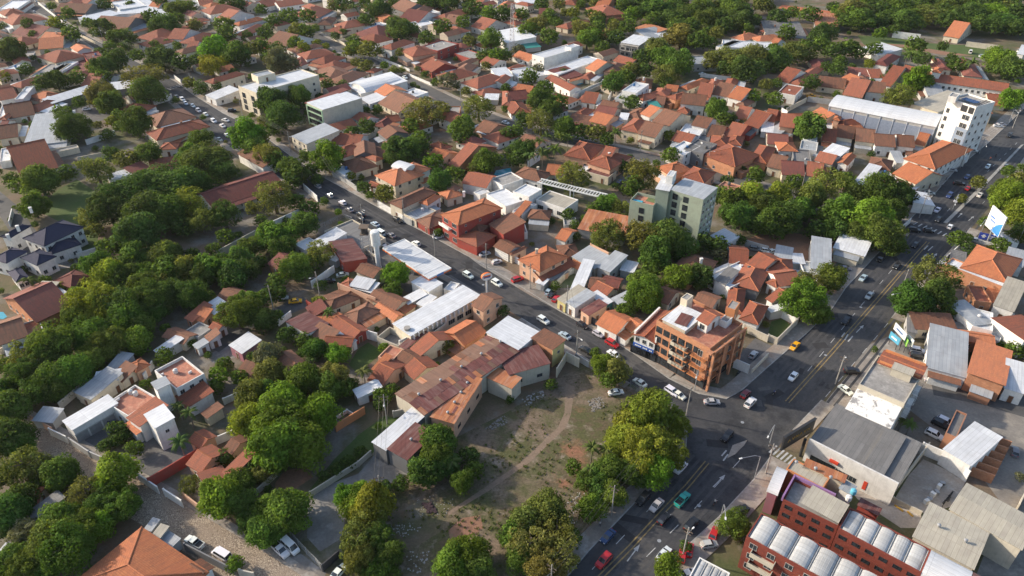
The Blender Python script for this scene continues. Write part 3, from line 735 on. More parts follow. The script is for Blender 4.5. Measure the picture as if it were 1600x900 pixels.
table(1, '''
230 97 390 107 475 67 4 h r w
60 42 140 22 120 -5 4 g r w
150 42 290 22 270 2 4 g r w
0 162 100 152 90 100 3.5 f c y
390 152 470 152 480 115 3.2 h b c
505 152 560 177 640 130 5 h r c
+ 440 192 540 207 600 180 3 h r c
620 212 780 242 850 187 3.2 h m c
750 97 800 122 830 90 4 g o b
735 172 820 150 800 132 4 f w w
860 42 940 72 955 10 5 g b d
965 82 1060 87 1088 38 5 G b y
1090 82 1140 72 1130 38 5 f w w
895 132 1010 152 1110 100 3.2 g m w
1030 160 1110 140 1095 112 5 f w w
1120 107 1200 122 1290 75 5 h r w
1360 162 1440 182 1510 140 4.5 g r y
1510 42 1580 47 1600 18 4 h o w
80 267 190 292 250 225 3.5 g b w
275 337 330 367 440 320 5.5 h r w
+ 200 387 290 407 330 368 3 h m w
350 382 440 402 530 360 4 h r w
390 422 500 442 575 400 3.4 h r w
380 440 460 500 560 450 3.2 h b c
460 502 560 522 660 460 3.2 h b c
590 522 680 577 830 480 4.5 s w w n
+ 690 572 895 520 830 485 4.5 v w w n
755 572 810 602 880 545 4.5 g o c
665 612 720 647 815 610 3.4 s w w
790 642 905 697 985 607 3.4 g b c
900 582 980 607 1030 568 5 f w w
1045 412 1110 447 1200 400 4 g r r
920 312 990 352 1090 315 6 h r p
+ 1000 372 1040 388 1085 362 3 s o p
790 292 860 307 970 265 6 h r w
640 242 740 272 840 245 5 h r w
1130 312 1250 272 1180 248 7 f c r
1230 412 1280 422 1345 370 3.4 h b c
1140 467 1230 502 1300 440 3.2 h r c
1240 442 1330 452 1390 412 3.4 h b c
1300 512 1400 547 1500 480 5.5 h r w
+ 1360 572 1420 602 1510 570 3 h r w
+ 1480 512 1545 520 1540 480 5.5 G r w
1380 802 1460 832 1500 772 3 g b p
+ 1385 822 1440 838 1460 805 2.6 s w p n
245 847 330 892 480 830 7 s g c
480 892 640 905 690 850 4 g r w
815 862 945 832 900 798 5.5 G b d
740 782 810 792 850 740 3 h m w
830 762 900 752 880 722 3 g r w
1205 702 1270 702 1270 668 3 f c b
1540 652 1600 652 1600 580 4 h r c
1510 482 1600 472 1600 435 5 s w w n
1490 202 1580 262 1640 190 6 s w w n
1180 432 1230 428 1225 402 3 s w w n
1430 620 1510 622 1500 598 3 s w y n
170 0 230 -5 210 -25 4 h r w
350 62 420 50 400 22 4 h r w
700 62 760 55 750 25 4 h r c
1250 210 1330 190 1320 150 3.4 h r w
1180 140 1270 150 1280 112 3.6 g b w
690 445 740 455 760 430 3 h r w
1250 330 1350 365 1360 325 4 f c r
1560 430 1600 440 1600 395 3 h r c
''')
table(2, '''
480 52 560 97 660 70 5 h r b
+ 530 32 600 40 620 8 6 g o b
535 222 600 232 625 198 3.4 g o c
290 162 360 177 420 130 3.4 h r c
170 107 240 108 250 72 3.4 g m c
0 432 60 482 130 392 3.6 f w w
85 300 175 290 160 268 3 s T y n
860 237 980 217 920 182 4 s g y n
750 182 860 217 890 178 4 s u y n
475 422 530 442 585 390 5.5 g o c
+ 430 482 490 492 530 440 3 h r c
580 442 665 452 645 400 5 h b p
330 492 430 465 455 402 3.6 s m c
220 492 360 562 412 545 5 g r w
20 562 110 577 110 540 3.6 g o b
0 622 100 612 80 570 3.4 g m c
0 712 110 702 60 640 3.4 h r w
440 632 520 642 590 598 3.4 g r w
650 612 735 625 745 590 4 f w w
+ 700 560 780 575 790 520 7.5 f w w
770 602 830 627 885 570 5 h r w
790 542 870 547 870 500 3.6 h b c
885 592 970 602 975 560 5.5 h r b
975 602 1030 622 1065 580 5.5 h r b
870 642 950 650 960 612 3 g b c
870 672 930 668 920 642 3 s T y n
1055 542 1110 557 1195 500 4 h o c
960 562 1030 570 1030 540 4 g o c
1160 592 1240 602 1255 540 3.6 g r w
1210 542 1280 552 1300 505 3.6 h r c
1260 582 1350 600 1400 545 3.6 g b w
1330 532 1400 540 1410 500 3.8 h r w
1060 642 1200 657 1240 610 6 g b w
+ 1035 692 1100 702 1135 670 3 h r w
1360 602 1440 622 1482 568 5 g o w
1400 652 1460 667 1482 630 3.4 h b c
1395 732 1465 745 1492 685 3.6 g r w
1465 772 1550 795 1585 715 3.8 g r w
1580 745 1640 755 1650 700 5 g r w
1560 812 1630 820 1620 750 3.4 s w w
1335 842 1420 862 1490 798 4 g r r
1225 847 1310 862 1350 805 3.6 g b w
1130 777 1220 797 1270 752 6 g b w
1045 832 1160 852 1195 795 5 f w w
1005 872 1110 897 1142 848 4 g r w
1100 902 1220 915 1252 855 4 f d d n
1240 902 1350 915 1390 868 4 h r w
1345 892 1430 905 1455 862 4 h r w
815 707 870 727 950 688 5.5 g o w
895 752 990 782 1055 715 6 g b c
690 802 790 822 825 760 5.5 h r c
795 827 900 852 945 788 6 g b c
495 752 590 777 658 735 4.5 g o p
520 707 630 727 685 688 3.6 g m c
545 672 640 690 700 655 3.4 g b c
670 742 720 747 772 725 4 s w w n
710 722 800 742 825 690 3.4 h b c
380 717 450 732 502 690 3.6 h r c
350 762 480 782 492 748 3 s b r
1380 232 1460 252 1510 220 5 h o w
1500 235 1560 258 1640 225 5 h o c
1115 352 1160 397 1245 320 5 f g y
0 222 45 240 50 160 6 f w p
870 252 940 255 950 228 3 s w w n
1560 190 1600 200 1620 145 4 h r c
60 20 170 15 150 -10 3 s w y n
310 20 400 30 420 0 3.4 h r c
''')
table(3, '''
60 492 140 512 200 455 3.8 g r w
145 507 220 522 340 440 3.6 h r c
310 532 470 552 492 508 3.6 g b c
65 572 175 592 242 550 5.5 f r w
445 502 500 527 560 483 3.6 g o w
560 512 650 512 640 472 3.4 h b c
640 482 715 482 710 442 3.6 g r w
290 428 380 432 402 382 3.6 h m c
500 462 640 478 645 445 3.4 g m w
670 392 750 407 832 360 5 h m w
580 302 700 342 745 300 4 s w w n
480 582 590 602 640 530 4 g r c
710 517 780 532 855 455 4.5 g r w
615 567 730 577 762 532 6 g b w
925 642 1080 692 1132 600 6 s e c
1000 592 1100 600 1132 555 5 s g y n
1320 692 1400 702 1462 658 6 h b c
1380 632 1490 640 1500 605 3.4 g r c
255 722 335 762 378 695 4 g o c
410 762 480 792 542 758 4.5 h r p
+ 408 745 448 752 450 732 7 h o p
545 812 595 805 600 772 4 g o c
430 847 530 862 562 808 5.5 g b c
550 872 660 885 685 825 5.5 g b c
670 902 790 912 805 855 5.5 g b w
810 905 910 915 935 862 5.5 g b w
920 892 980 905 1003 850 4.5 g o c
0 747 80 752 112 708 4 g r w
75 782 160 792 192 732 6 g r p
165 772 235 772 242 718 4.5 g r w
0 822 70 842 75 775 3.2 s g w
300 802 395 815 402 770 3.4 f w c
0 892 120 902 152 852 3.6 g m c
220 902 300 912 322 862 3.4 s w w n
340 872 420 882 432 822 4 g r c
1110 217 1200 232 1242 178 4 g o c
0 222 230 232 252 162 4.5 s d p
300 152 430 162 462 108 4.5 s u y n
1075 428 1140 432 1152 382 4 h m c
1220 462 1330 472 1362 392 4 h m c
0 292 40 300 60 258 4 g o w
1560 332 1600 338 1620 305 3.4 s w w
480 20 560 30 600 5 4 h r c
''')
table(4, '''
130 182 345 132 272 2 5 g r w
0 102 60 92 45 30 3.6 f w w
350 852 450 890 552 830 4 h m p
690 222 830 187 808 165 3 s w w n
840 192 940 152 900 128 3 s m c n
950 152 1150 122 1130 95 3 s r p n
1000 32 1100 27 1070 -5 4 h r w
230 900 330 905 340 870 4 s e p
300 60 480 20 470 5 3 f c c n
''')
table(5, '''
470 42 550 82 645 18 4 h r w
620 72 745 62 740 2 5 G b d
545 112 625 172 732 130 4 h b c
690 82 750 107 790 92 5 h r c
500 152 560 192 625 160 3.5 f w w
765 192 880 252 1022 192 6.5 h o c
+ 900 152 1000 192 1068 152 6.5 h o w
+ 855 140 935 165 945 125 8 v w w n
700 252 745 272 772 250 3 g r w
855 357 930 392 1090 302 6 h b c
+ 1030 362 1080 377 1168 335 5 h o w
940 432 1010 467 1072 402 3.6 f g c
1010 472 1090 522 1172 470 3.4 h b r
1150 302 1200 342 1285 318 4 h o c
+ 1200 282 1245 295 1278 272 5 h b c
1300 237 1440 267 1482 205 5 g r w
1495 637 1580 680 1640 640 4 g b w
1230 112 1290 132 1442 20 4 g r b
1090 62 1170 92 1205 48 4 g o c
455 542 640 652 735 562 3.2 f d c n
360 607 420 642 532 570 4 s w w
250 622 310 655 355 605 4 f w w
475 627 555 745 655 682 4 S n r
450 712 500 732 522 702 3 s w y n
630 792 735 832 802 790 5 g b c
90 742 160 782 245 700 3.5 g m b
520 882 590 905 640 862 3.4 h r c
590 882 700 905 762 865 4 s w c n
1180 902 1230 915 1282 880 4 f w w n
1080 10 1160 40 1190 5 4 h r c
''')
table(6, '''
340 62 490 92 560 18 5 h r p
490 112 620 152 742 90 6 h r p
+ 565 60 625 72 662 30 8 g r p
470 167 600 202 632 168 4 f n c
20 192 180 232 262 190 4.5 h b w
215 182 310 192 352 140 4.5 g o c
105 457 230 467 296 425 4 h b c
0 452 40 462 142 400 4 s o b
0 552 90 545 160 490 3.2 f c w
0 692 90 648 172 605 4 h b c
280 582 340 602 402 548 3.6 g o w
330 500 400 500 430 462 3 f c y
430 522 690 572 752 490 4 s u y n
915 142 1000 192 1088 150 5 h o p
1070 202 1200 237 1292 190 5.5 h r p
1280 272 1380 302 1412 260 4 f t p
1215 62 1400 132 1492 60 6 h r b
985 32 1080 62 1112 0 6.5 f w w
1090 22 1200 52 1232 -5 7 f d d
1490 92 1590 112 1620 30 4.5 h r b
1450 288 1520 300 1535 258 4 g o c
60 717 185 787 318 705 6.5 h o p
+ 195 850 385 757 365 722 3.4 s r p
310 702 420 692 385 632 3.6 h b c
390 702 520 772 600 720 4 s g e
545 762 620 792 702 720 4.5 s g y
370 902 440 915 612 790 4 s w w
+ 480 892 570 905 650 855 4 g b c
560 882 660 905 752 862 4.5 g m c
680 782 760 800 802 760 3 s w y n
1010 772 1180 832 1325 762 4 h b p
1360 732 1470 745 1545 668 4.5 g r w
1470 752 1560 800 1620 700 4.5 g r c
1260 812 1380 882 1480 742 5 f w w
+ 1275 845 1340 872 1392 808 5.4 s d w n
1390 862 1540 905 1605 800 4.5 h r d
1250 572 1340 622 1368 570 3.5 s w w
150 862 200 880 222 850 3 s w y n
''')
table(7, '''
70 37 180 42 200 0 4.5 h o w
205 22 300 36 312 -5 4.5 f g w
330 62 430 92 462 40 4.5 s w w n
0 132 90 152 132 88 4.5 g b c
90 182 220 192 242 120 3.8 g m c
170 112 270 122 292 52 4.5 f d d n
300 97 400 122 432 78 4.5 g r c
440 112 500 127 582 88 5 G o w
235 187 330 202 472 150 3.8 g r w
630 137 760 162 812 118 5 h b w
880 82 1060 142 1202 30 6.5 h o w
800 182 935 242 1024 180 5 g o c
545 232 620 252 682 168 4.5 s w p
670 212 790 212 790 165 4.5 f w w
720 242 850 282 932 230 4.5 f m b
870 300 915 375 950 260 4 S w w n
800 112 860 115 872 68 3.4 s g y n
1165 82 1235 95 1252 55 3.6 s w w n
420 642 600 692 642 630 4 s w c
270 757 390 777 422 640 4 s g w
40 702 140 722 152 668 3.6 s g y
150 740 230 745 242 702 3.4 s w y n
10 782 150 802 230 742 4.5 h r w
70 880 200 862 232 770 4.5 g r w
0 860 60 890 110 820 4.5 h r w
230 792 390 802 402 748 3.4 f g w
1225 762 1490 850 1600 740 5 h o w
1130 752 1480 890 1500 850 5.2 f w b
1480 732 1590 762 1620 700 4.4 s g w
1140 735 1230 755 1262 705 3.4 s d y n
1470 600 1560 605 1572 562 3.2 f w w
''')
table(8, '''
215 195 430 95 255 -15 4.5 g m b
0 342 165 287 90 192 5.5 g b w
+ 165 290 262 258 215 205 3.6 f t w
495 642 585 682 745 560 4 s g c
+ 590 590 735 570 700 525 4.4 s w c n
640 532 720 545 830 440 3 s g y n
700 547 770 582 832 510 3 s b c
800 482 855 522 912 470 4 h o p
210 822 330 835 402 770 3 s g y n
1165 180 1215 205 1300 130 3.4 s r b
1275 112 1345 160 1390 92 4 s w b
1215 192 1275 208 1342 165 3.4 s o p
1310 242 1360 268 1412 232 3.6 g r w
1285 300 1310 335 1362 290 3.4 s b w
1025 300 1150 345 1240 300 3.2 g b c
1165 265 1240 300 1312 250 3.2 f c y
975 382 1015 408 1142 340 3 s w y n
1210 352 1240 378 1292 340 3.2 s g w
1445 352 1520 402 1610 335 4 s w v
1480 532 1560 560 1620 510 3 s b c
1360 62 1440 90 1512 20 3.6 g b c
''')
table(9, '''
205 222 330 292 458 235 4 S n w
+ 335 290 450 345 500 290 3.4 s b c
430 347 590 362 560 300 3.4 g r c
450 262 600 342 620 325 3.2 s w w n
430 80 480 130 640 70 3.6 h b c
560 162 640 215 762 140 3.6 h b c
470 222 605 312 662 245 3.4 g r r
710 62 870 132 975 92 4 g b c
745 122 860 197 918 170 3.6 g o p
920 62 960 97 1042 40 3.6 s w y n
1010 92 1060 115 1115 68 3.6 s w y n
1195 272 1310 347 1390 260 4.5 G o b
+ 1300 300 1420 270 1560 195 3.8 g r p
1360 102 1430 137 1538 70 7 g b p
985 372 1040 422 1222 310 3.6 g r c
775 422 850 447 932 395 4 f t p n
715 562 800 602 922 490 3.6 g r p
+ 730 500 770 520 845 460 3.6 s o p n
880 442 970 492 1042 430 3.4 g b c
930 502 1000 562 1114 480 3.8 g r c
620 632 650 682 754 600 3.2 s w w
120 442 200 512 325 490 3 g b c
320 120 360 180 440 150 3 s m r n
610 -5 720 25 760 -20 3.4 s w y n
''')
table(10, '''
295 62 345 92 430 18 4 s e l
350 82 405 117 500 55 4.4 s g w
+ 440 132 490 167 548 98 4.2 s n p
490 42 580 107 612 80 4 s w t
500 5 590 50 660 0 4 g r c
630 62 680 102 732 30 4 s g y
540 217 660 277 742 195 4.2 g o w
700 232 755 267 802 208 4 g o c
1430 182 1540 217 1610 130 4.5 h r w
1340 132 1440 150 1560 40 4 h r w
1130 100 1240 140 1290 60 3.6 g b c
890 60 980 95 1050 30 3.6 g b c
''')
table(11, '''
1000 470 1230 532 1245 332 4.4 s g w
1250 535 1465 610 1476 400 5 S o b
1480 610 1600 645 1600 512 4.6 s w w
1130 92 1290 227 1312 150 5.5 h g w
1285 225 1400 255 1425 170 5.5 f w w
+ 1410 215 1600 345 1640 220 5.5 S r w
1270 265 1440 325 1460 285 3.4 f w w
1290 72 1400 85 1460 10 4.5 f r b
1420 92 1540 132 1640 20 5 s e w
870 262 930 275 990 210 3.6 s d y
930 250 1170 260 1180 195 4 s b c
1060 300 1150 310 1170 250 4.4 f c e
1210 322 1410 352 1440 300 4 g o b
1140 322 1230 335 1240 290 3.4 f d d
0 120 30 150 60 60 3.4 s w y n
0 60 40 85 70 -20 4 g r w
''')
table(12, '''
905 602 950 615 985 555 3.6 s g y n
+ 935 665 985 682 1035 600 4 s e y n
+ 1000 665 1075 715 1135 680 3.2 s g y n
1180 192 1265 242 1400 140 4 g r p
1255 282 1310 360 1405 260 3.8 S r p
1405 100 1460 130 1565 60 4 g b c
1395 250 1450 285 1610 150 4 s r p
200 442 245 437 240 352 3 g r c
175 502 220 548 400 440 3 s d y n
1185 50 1260 95 1340 30 3.6 g r p
0 735 40 745 30 690 3 s g y
''')
# ================================================================ individual buildings
def unit_window(w_, h_, frame='frame', glass='glass', sill=True):
    m = MB(); a, b, t = w_/2, h_/2, .07
    m.box(-a, a, -.06, .02, -b, -b+t, 0); m.box(-a, a, -.06, .02, b-t, b, 0); m.box(-a, -a+t, -.06, .02, -b+t, b-t, 0); m.box(a-t, a, -.06, .02, -b+t, b-t, 0)
    n = max(1, int(w_/1.1))
    for k in range(1, n+1): x = -a+w_*k/(n+1) if n > 0 else 0; m.box(x-.025, x+.025, -.05, .02, -b+t, b-t, 0)
    m.face([(-a+t, -.012, -b+t), (a-t, -.012, -b+t), (a-t, -.012, b-t), (-a+t, -.012, b-t)], 1)
    return m.mesh('window', [M[frame], M[glass]])
BIGW = unit_window(2.4, 1.6); TALLW = unit_window(1.4, 2.0); STOREW = unit_window(3.0, 2.5, 'dark'); SLITW = unit_window(1.9, 2.1, 'dark'); SMALLW = unit_window(.9, .9); DKW = unit_window(1.5, 1.0, 'dark')
def each(root, T, name, mat, boxes, color=None):
    for b in boxes:
        cx, cy = (b[0]+b[1])/2, (b[2]+b[3])/2; m = MB(); m.box(b[0]-cx, b[1]-cx, b[2]-cy, b[3]-cy, b[4], b[5]); m.obj(name, mat, root, (T @ Vector((cx, cy, 0)))-root.location, math.atan2(T[1][0], T[0][0]), color)
FACE = {'f': 0, 'r': R(90), 'b': R(180), 'l': R(-90)}
def at(root, T, name, mesh, x, y, z, face='f', color=None):
    o = put(name, mesh, root, (T @ Vector((x, y, z)))-root.location, math.atan2(T[1][0], T[0][0])+FACE[face], color); return o
def local(root, T, mb, name, mats, color=None, smooth=False):
    return mb.obj(name, mats, root, (T @ Vector((0, 0, 0)))-root.location, math.atan2(T[1][0], T[0][0]), color, smooth)
def rowwin(root, T, D, face, zs, n, mesh, skip=(), name='window', margin=.0):
    X, Y, ix, iy = D
    for zi, z in enumerate(zs):
        for k in range(n):
            if (zi, k) in skip: continue
            f = -1+2*(k+.5)/n; f *= (1-margin)
            p = {'f': (f*ix, -iy), 'b': (f*ix, iy), 'r': (ix, f*iy), 'l': (-ix, f*iy)}[face]
            at(root, T, name, mesh, p[0], p[1], z, face)
def balcony_mesh(w_, d, solid=None):
    m = MB(); m.box(-w_/2, w_/2, -d, 0, -.15, 0, 0)
    if solid: m.box(-w_/2, w_/2, -d, -d+.12, 0, .95, 0); m.box(-w_/2, -w_/2+.12, -d+.12, 0, 0, .95, 0); m.box(w_/2-.12, w_/2, -d+.12, 0, 0, .95, 0)
    else:
        for z in (.35, .65, .98): m.box(-w_/2, w_/2, -d, -d+.05, z-.03, z, 1); m.box(-w_/2, -w_/2+.05, -d+.05, 0, z-.03, z, 1); m.box(w_/2-.05, w_/2, -d+.05, 0, z-.03, z, 1)
        for k in range(5): x = -w_/2+.03+(w_-.06)*k/4; m.box(x-.025, x+.025, -d+.001, -d+.049, 0, .95, 1)
    return m.mesh('balcony', [M['color'], M['dark']])
LM = {}   # landmark phrase -> photo pixel
def lm(root, name, label, cat, phrase=None):
    root.name = name; tag(root, label, cat)
    if phrase: LM[phrase] = PX(root.location+Vector((0, 0, 4)))
def vent_mesh():
    m = MB(); m.lathe([(.28, 0), (.28, .35), (.46, .42), (.52, .62), (.42, .82), (.2, .92), (0, .95)], 10); m.v = [(x*.75, y*.75, z*.8) for x, y, z in m.v]; return m.mesh('roof_ventilator', M['metal'], True)
VENT = vent_mesh()
def TW(t, *a, z=0): return [W(t, a[i], a[i+1], z) for i in range(0, len(a), 2)]
def VP(root, t, a, h, kind, roof, wall, **k): P = TW(t, *a, z=h); return volume(root, P[0], P[1], P[2], h, kind, roof, wall, win=k.pop('win', -1), **k)

# --- cream office with penthouse
r, T, D = volume(None, G(400, 145, 12), G(498, 117, 12), G(474, 106, 12), 12, 'f', 'w', 'c', win=-1)
rowwin(r, T, D, 'f', (2.2, 5.2, 8.2), 5, WIN); rowwin(r, T, D, 'l', (2.2, 5.2, 8.2), 2, STOREW); rowwin(r, T, D, 'r', (6, 9), 2, SMALLW)
r2, T2, D2 = VP(r, 1, (10, 480, 118, 455, 90, 432), 15, 'f', 'g', 'c', z0=11.6); at(r, T2, 'door', DOOR, 0, -D2[3], 11.6)
m = MB(); m.box(-D[2]*.55, D[2]*.45, -D[3]-1.2, -D[3], 9.4, 9.6); m.box(-D[2]*.55, D[2]*.45, -D[3]-1.2, -D[3]-1.1, 9.6, 10.5); local(r, T, m, 'balcony', M['plaster'], WC['c'])
lm(r, 'office_building', 'long cream four-storey office building with a rooftop stair house', 'building', 'the long cream office building')
# --- white office box with a green glazed end
r, T, D = volume(None, W(1, 415, 687, 10), W(1, 662, 612, 10), W(1, 568, 572, 10), 10, 's', 'w', 'e', win=-1, pitch=.03, over=.02)
m = MB()
for z in (.6, 3.5, 6.6, 9.2): m.box(-D[2]-.5, -D[2], -D[3], D[3], z, z+.35)
m.box(-D[2]-.5, -D[2], -D[3]-.01, -D[3]+.5, 0, 9.6); m.box(-D[2]-.5, -D[2], D[3]-.5, D[3], 0, 9.6); local(r, T, m, 'green_frame', M['color'], (.36, .52, .36))
rowwin(r, T, D, 'l', (2.2, 5.2, 8.1), 4, STOREW, margin=.1)
volume(r, W(1, 300, 645, 9), W(1, 340, 660, 9), W(1, 575, 580, 9), 9.2, 's', 'm', 'd', win=-1)
lm(r, 'office_building', 'boxy beige office with white roof and pale green glazed end', 'building', 'the boxy beige office with the green end')

# --- fuel station
A, B, C = G(597.5, 387.5, 5.6), G(670, 435, 5.6), G(703.7, 417.5, 5.6)
u = B-A; u.z = 0; L = u.length; ux = u/L; per = Vector((-ux.y, ux.x, 0)); wd = (C-B).dot(per); ctr = A+ux*L/2+per*wd/2; ctr.z = 0
r = empty('fuel_canopy', ctr); T = Matrix.Translation(ctr) @ Matrix.Rotation(math.atan2(ux.y, ux.x), 4, 'Z'); X, Y = L/2, wd/2
m = MB()
for k in range(9): x0 = -X+2*X*k/9; m.box(x0+.02, x0+2*X/9-.02, -Y+.2, Y-.2, 5.3, 5.5+.06*(k % 2)); 
local(r, T, m, 'deck', M['rw'])
m = MB(); 
for (a, b, c, d) in ((-X, X, -Y, -Y+.18), (-X, X, Y-.18, Y), (-X, -X+.18, -Y+.18, Y-.18), (X-.18, X, -Y+.18, Y-.18)): m.box(a, b, c, d, 4.75, 5.2, 0); m.box(a, b, c, d, 5.2, 5.65, 1)
local(r, T, m, 'fascia', [M['color'], M['white']], (.72, .15, .02))
for sx_ in (-.6, 0, .6):
    for sy_ in (-.4, .4):
        m = MB(); m.box(-.2, .2, -.2, .2, 0, 5.3); m.box(-.35, .35, -.35, .35, 0, .15); o = m.obj('column', M['white'], r, (T @ Vector((sx_*X, sy_*Y, 0)))-ctr)
m = MB(); m.box(X+.01, X+.06, -Y*.3, Y*.3, 4.85, 5.55); local(r, T, m, 'logo_panel', M['color'], (.08, .22, .5))
lm(r, 'fuel_canopy', 'white fuel station canopy edged with an orange band beside the street', 'canopy', 'the fuel station canopy')
for k, (sx_, sy_) in enumerate(((-.35, 0), (.1, 0), (.5, 0))):
    p = T @ Vector((sx_*X, sy_*Y, 0)); e = empty('fuel_pump', (p.x, p.y, .02), math.atan2(ux.y, ux.x))
    m = MB(); m.box(-.8, .8, -.5, .5, 0, .15); m.obj('plinth', M['concrete'], e); m = MB(); m.box(-.45, .45, -.25, .25, .15, 1.9); m.obj('cabinet', M['white'], e); m = MB(); m.box(-.5, .5, -.3, .3, 1.9, 2.15); m.obj('top_panel', M['color'], e, color=(.72, .15, .02))
    tag(e, 'fuel pump under the orange-edged canopy, '+('nearest its left end', 'in its middle', 'nearest its sign end')[k], 'fuel pump', 'fuel pumps under the canopy')
# totem sign
e = empty('fuel_sign', G(761, 466)); 
m = MB(); m.tube([(0, 0, 0), (0, 0, 7)], .28, 10); m.obj('post', M['white'], e)
m = MB(); pr = [(1.5*math.cos(a)*1.15, 1.25*math.sin(a)) for a in [k*6.28318/20 for k in range(20)]]
for k in range(20):
    a, b = pr[k], pr[(k+1) % 20]; m.face([(a[0], -.35, 8+a[1]), (b[0], -.35, 8+b[1]), (b[0], .35, 8+b[1]), (a[0], .35, 8+a[1])], 1)
m.face([(p[0], -.35, 8+p[1]) for p in pr], 0); m.face([(p[0], .35, 8+p[1]) for p in reversed(pr)], 0)
m.obj('sign_disc', [M['white'], M['color']], e, (0, 0, 0), R(25), (.75, .16, .03))
m = MB(); m.box(-1.1, 1.1, -.40, -.352, 7.6, 8.05); m.obj('blue_band', M['color'], e, (0, 0, 0), R(25), (.06, .1, .3)); m = MB(); m.box(-1.2, 1.2, -.40, -.352, 8.05, 8.5); m.obj('orange_band', M['color'], e, (0, 0, 0), R(25), (.75, .16, .03))
tag(e, 'tall fuel station totem with an orange and white oval sign', 'sign')
# station shop with the large white roof
r, T, D = VP(None, 9, (850, 222, 965, 302, 1412, 58), 5, 's', 'w', 'c', pitch=.02, win=-1)
rowwin(r, T, D, 'r', (2.0,), 8, BIGW)
VP(r, 5, (965, 862, 1080, 925, 1195, 885), 4.6, 's', 'w', 'w', pitch=.03)
X, Y, ix, iy = D
each(r, T, 'fin', M['white'], [(ix+.1, ix+.7, y-.12, y+.12, 3.6, 5.0) for y in [-iy+2*iy*(k+.5)/16 for k in range(16)]])
VP(r, 9, (755, 305, 890, 362, 980, 302), 3.2, 'f', 'd', 'e', parapet=2.2); VP(r, 9, (1060, 275, 1090, 290, 1180, 215), 3.6, 'f', 'd', 'e', parapet=2)
VP(r, 9, (890, 362, 935, 385, 1090, 290), 3.4, 's', 'n', 'e', pitch=.05)
m = MB(); m.tube([(0, 0, 5.1), (0, 0, 5.7)], .9, 12); m.obj('roof_tank', M['concrete'], r, W(9, 945, 255)-Vector((r.location.x, r.location.y, 0))-(W(9, 945, 255)-W(9, 945, 255, 5.0))*0+ (W(9, 945, 255, 5.2)-W(9, 945, 255)).xy.to_3d())
lm(r, 'station_shop', 'low cream station shop under a large bright white roof', 'shop', 'the station shop with the large white roof')
# water tower
e = empty('water_tower', W(5, 768, 772)); m = MB()
m.lathe([(1.0, 0), (1.0, .3), (.85, .5), (.85, 8.2), (1.5, 8.6), (1.5, 13.2), (1.3, 13.6), (0, 13.8)], 16); m.obj('tank', M['white'], e, smooth=True)
m = MB(); m.tube([(-1.75, 0, 0), (-1.75, 0, 14)], .04, 4); m.tube([(-1.75, .4, 0), (-1.75, .4, 14)], .04, 4)
for k in range(28): m.tube([(-1.75, 0, .4+k*.48), (-1.75, .4, .4+k*.48)], .025, 4)
m.obj('ladder', M['metal'], e); lm(e, 'water_tower', 'tall white cylindrical water tower behind the fuel canopy', 'water tower', 'the white water tower')
e = empty('steel_tank_stand', W(5, 700, 720)); m = MB()
for x in (-1.3, 1.3):
    for y in (-1.3, 1.3): m.tube([(x, y, 0), (x, y, 10)], .1, 5)
for z in (2.5, 5, 7.5, 9.8):
    for a, b in (((-1.3, -1.3), (1.3, -1.3)), ((1.3, -1.3), (1.3, 1.3)), ((1.3, 1.3), (-1.3, 1.3)), ((-1.3, 1.3), (-1.3, -1.3))): m.tube([(*a, z), (*b, z)], .06, 4)
m.obj('frame', M['metal'], e); m = MB(); m.box(-1.4, 1.4, -1.4, 1.4, 9.8, 10); m.obj('platform', M['wood'], e); m = MB(); m.box(-1.5, 1.5, -1.5, 1.5, 12.2, 12.4); m.obj('shade_roof', M['wood'], e); m = MB(); m.lathe([(0, 10), (1.1, 10), (1.1, 11.8), (0, 12.1)], 12); m.obj('tank', M['dark'], e)
tag(e, 'steel stand with a black tank beside the white water tower', 'tank stand')

# --- long warehouse with rusted roofs
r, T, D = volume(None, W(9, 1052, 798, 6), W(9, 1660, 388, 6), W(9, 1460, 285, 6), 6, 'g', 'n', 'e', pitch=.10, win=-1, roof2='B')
for k in range(5): at(r, T, 'roof_ventilator', VENT, -D[0]*.8+k*D[0]*.42, .3, 6+D[1]*.10-.05)
volume(r, W(10, 40, 388, 6.4), W(10, 178, 275, 6.4), W(9, 1585, 175, 6.4), 6.4, 's', 'w', 'w', pitch=.05, win=-1)
_, T3, D3 = VP(r, 9, (1085, 805, 1240, 850, 1560, 612), 5.6, 's', 'u', 'p', pitch=.03)
for k in range(4): at(r, T3, 'roof_ventilator', VENT, D3[0]*.1, -D3[1]*.7+k*D3[1]*.45, 5.7)
RT, RD = T3, D3
rowwin(r, T3, D3, 'r', (2.4,), 3, DKW)
_, T3, D3 = VP(r, 10, (-20, 545, 245, 470, 135, 365), 5.4, 's', 'n', 'e', pitch=.05); rowwin(r, T3, D3, 'f', (2.2,), 2, DKW)
VP(r, 9, (1440, 560, 1600, 630, 1680, 570), 5.0, 's', 'u', 'e', pitch=.03)
_, T3, D3 = VP(r, 13, (815, 105, 945, 178, 1115, 5), 5.2, 's', 'n', 'd', pitch=.03); at(r, T3, 'roof_ventilator', VENT, 0, 0, 5.4)
volume(r, W(13, 720, 62, 5.0), W(13, 812, 118, 5.0), W(9, 1050, 790, 5.0), 5.0, 's', 'w', 'd', pitch=.03, win=-1)
qr = random.Random(12)
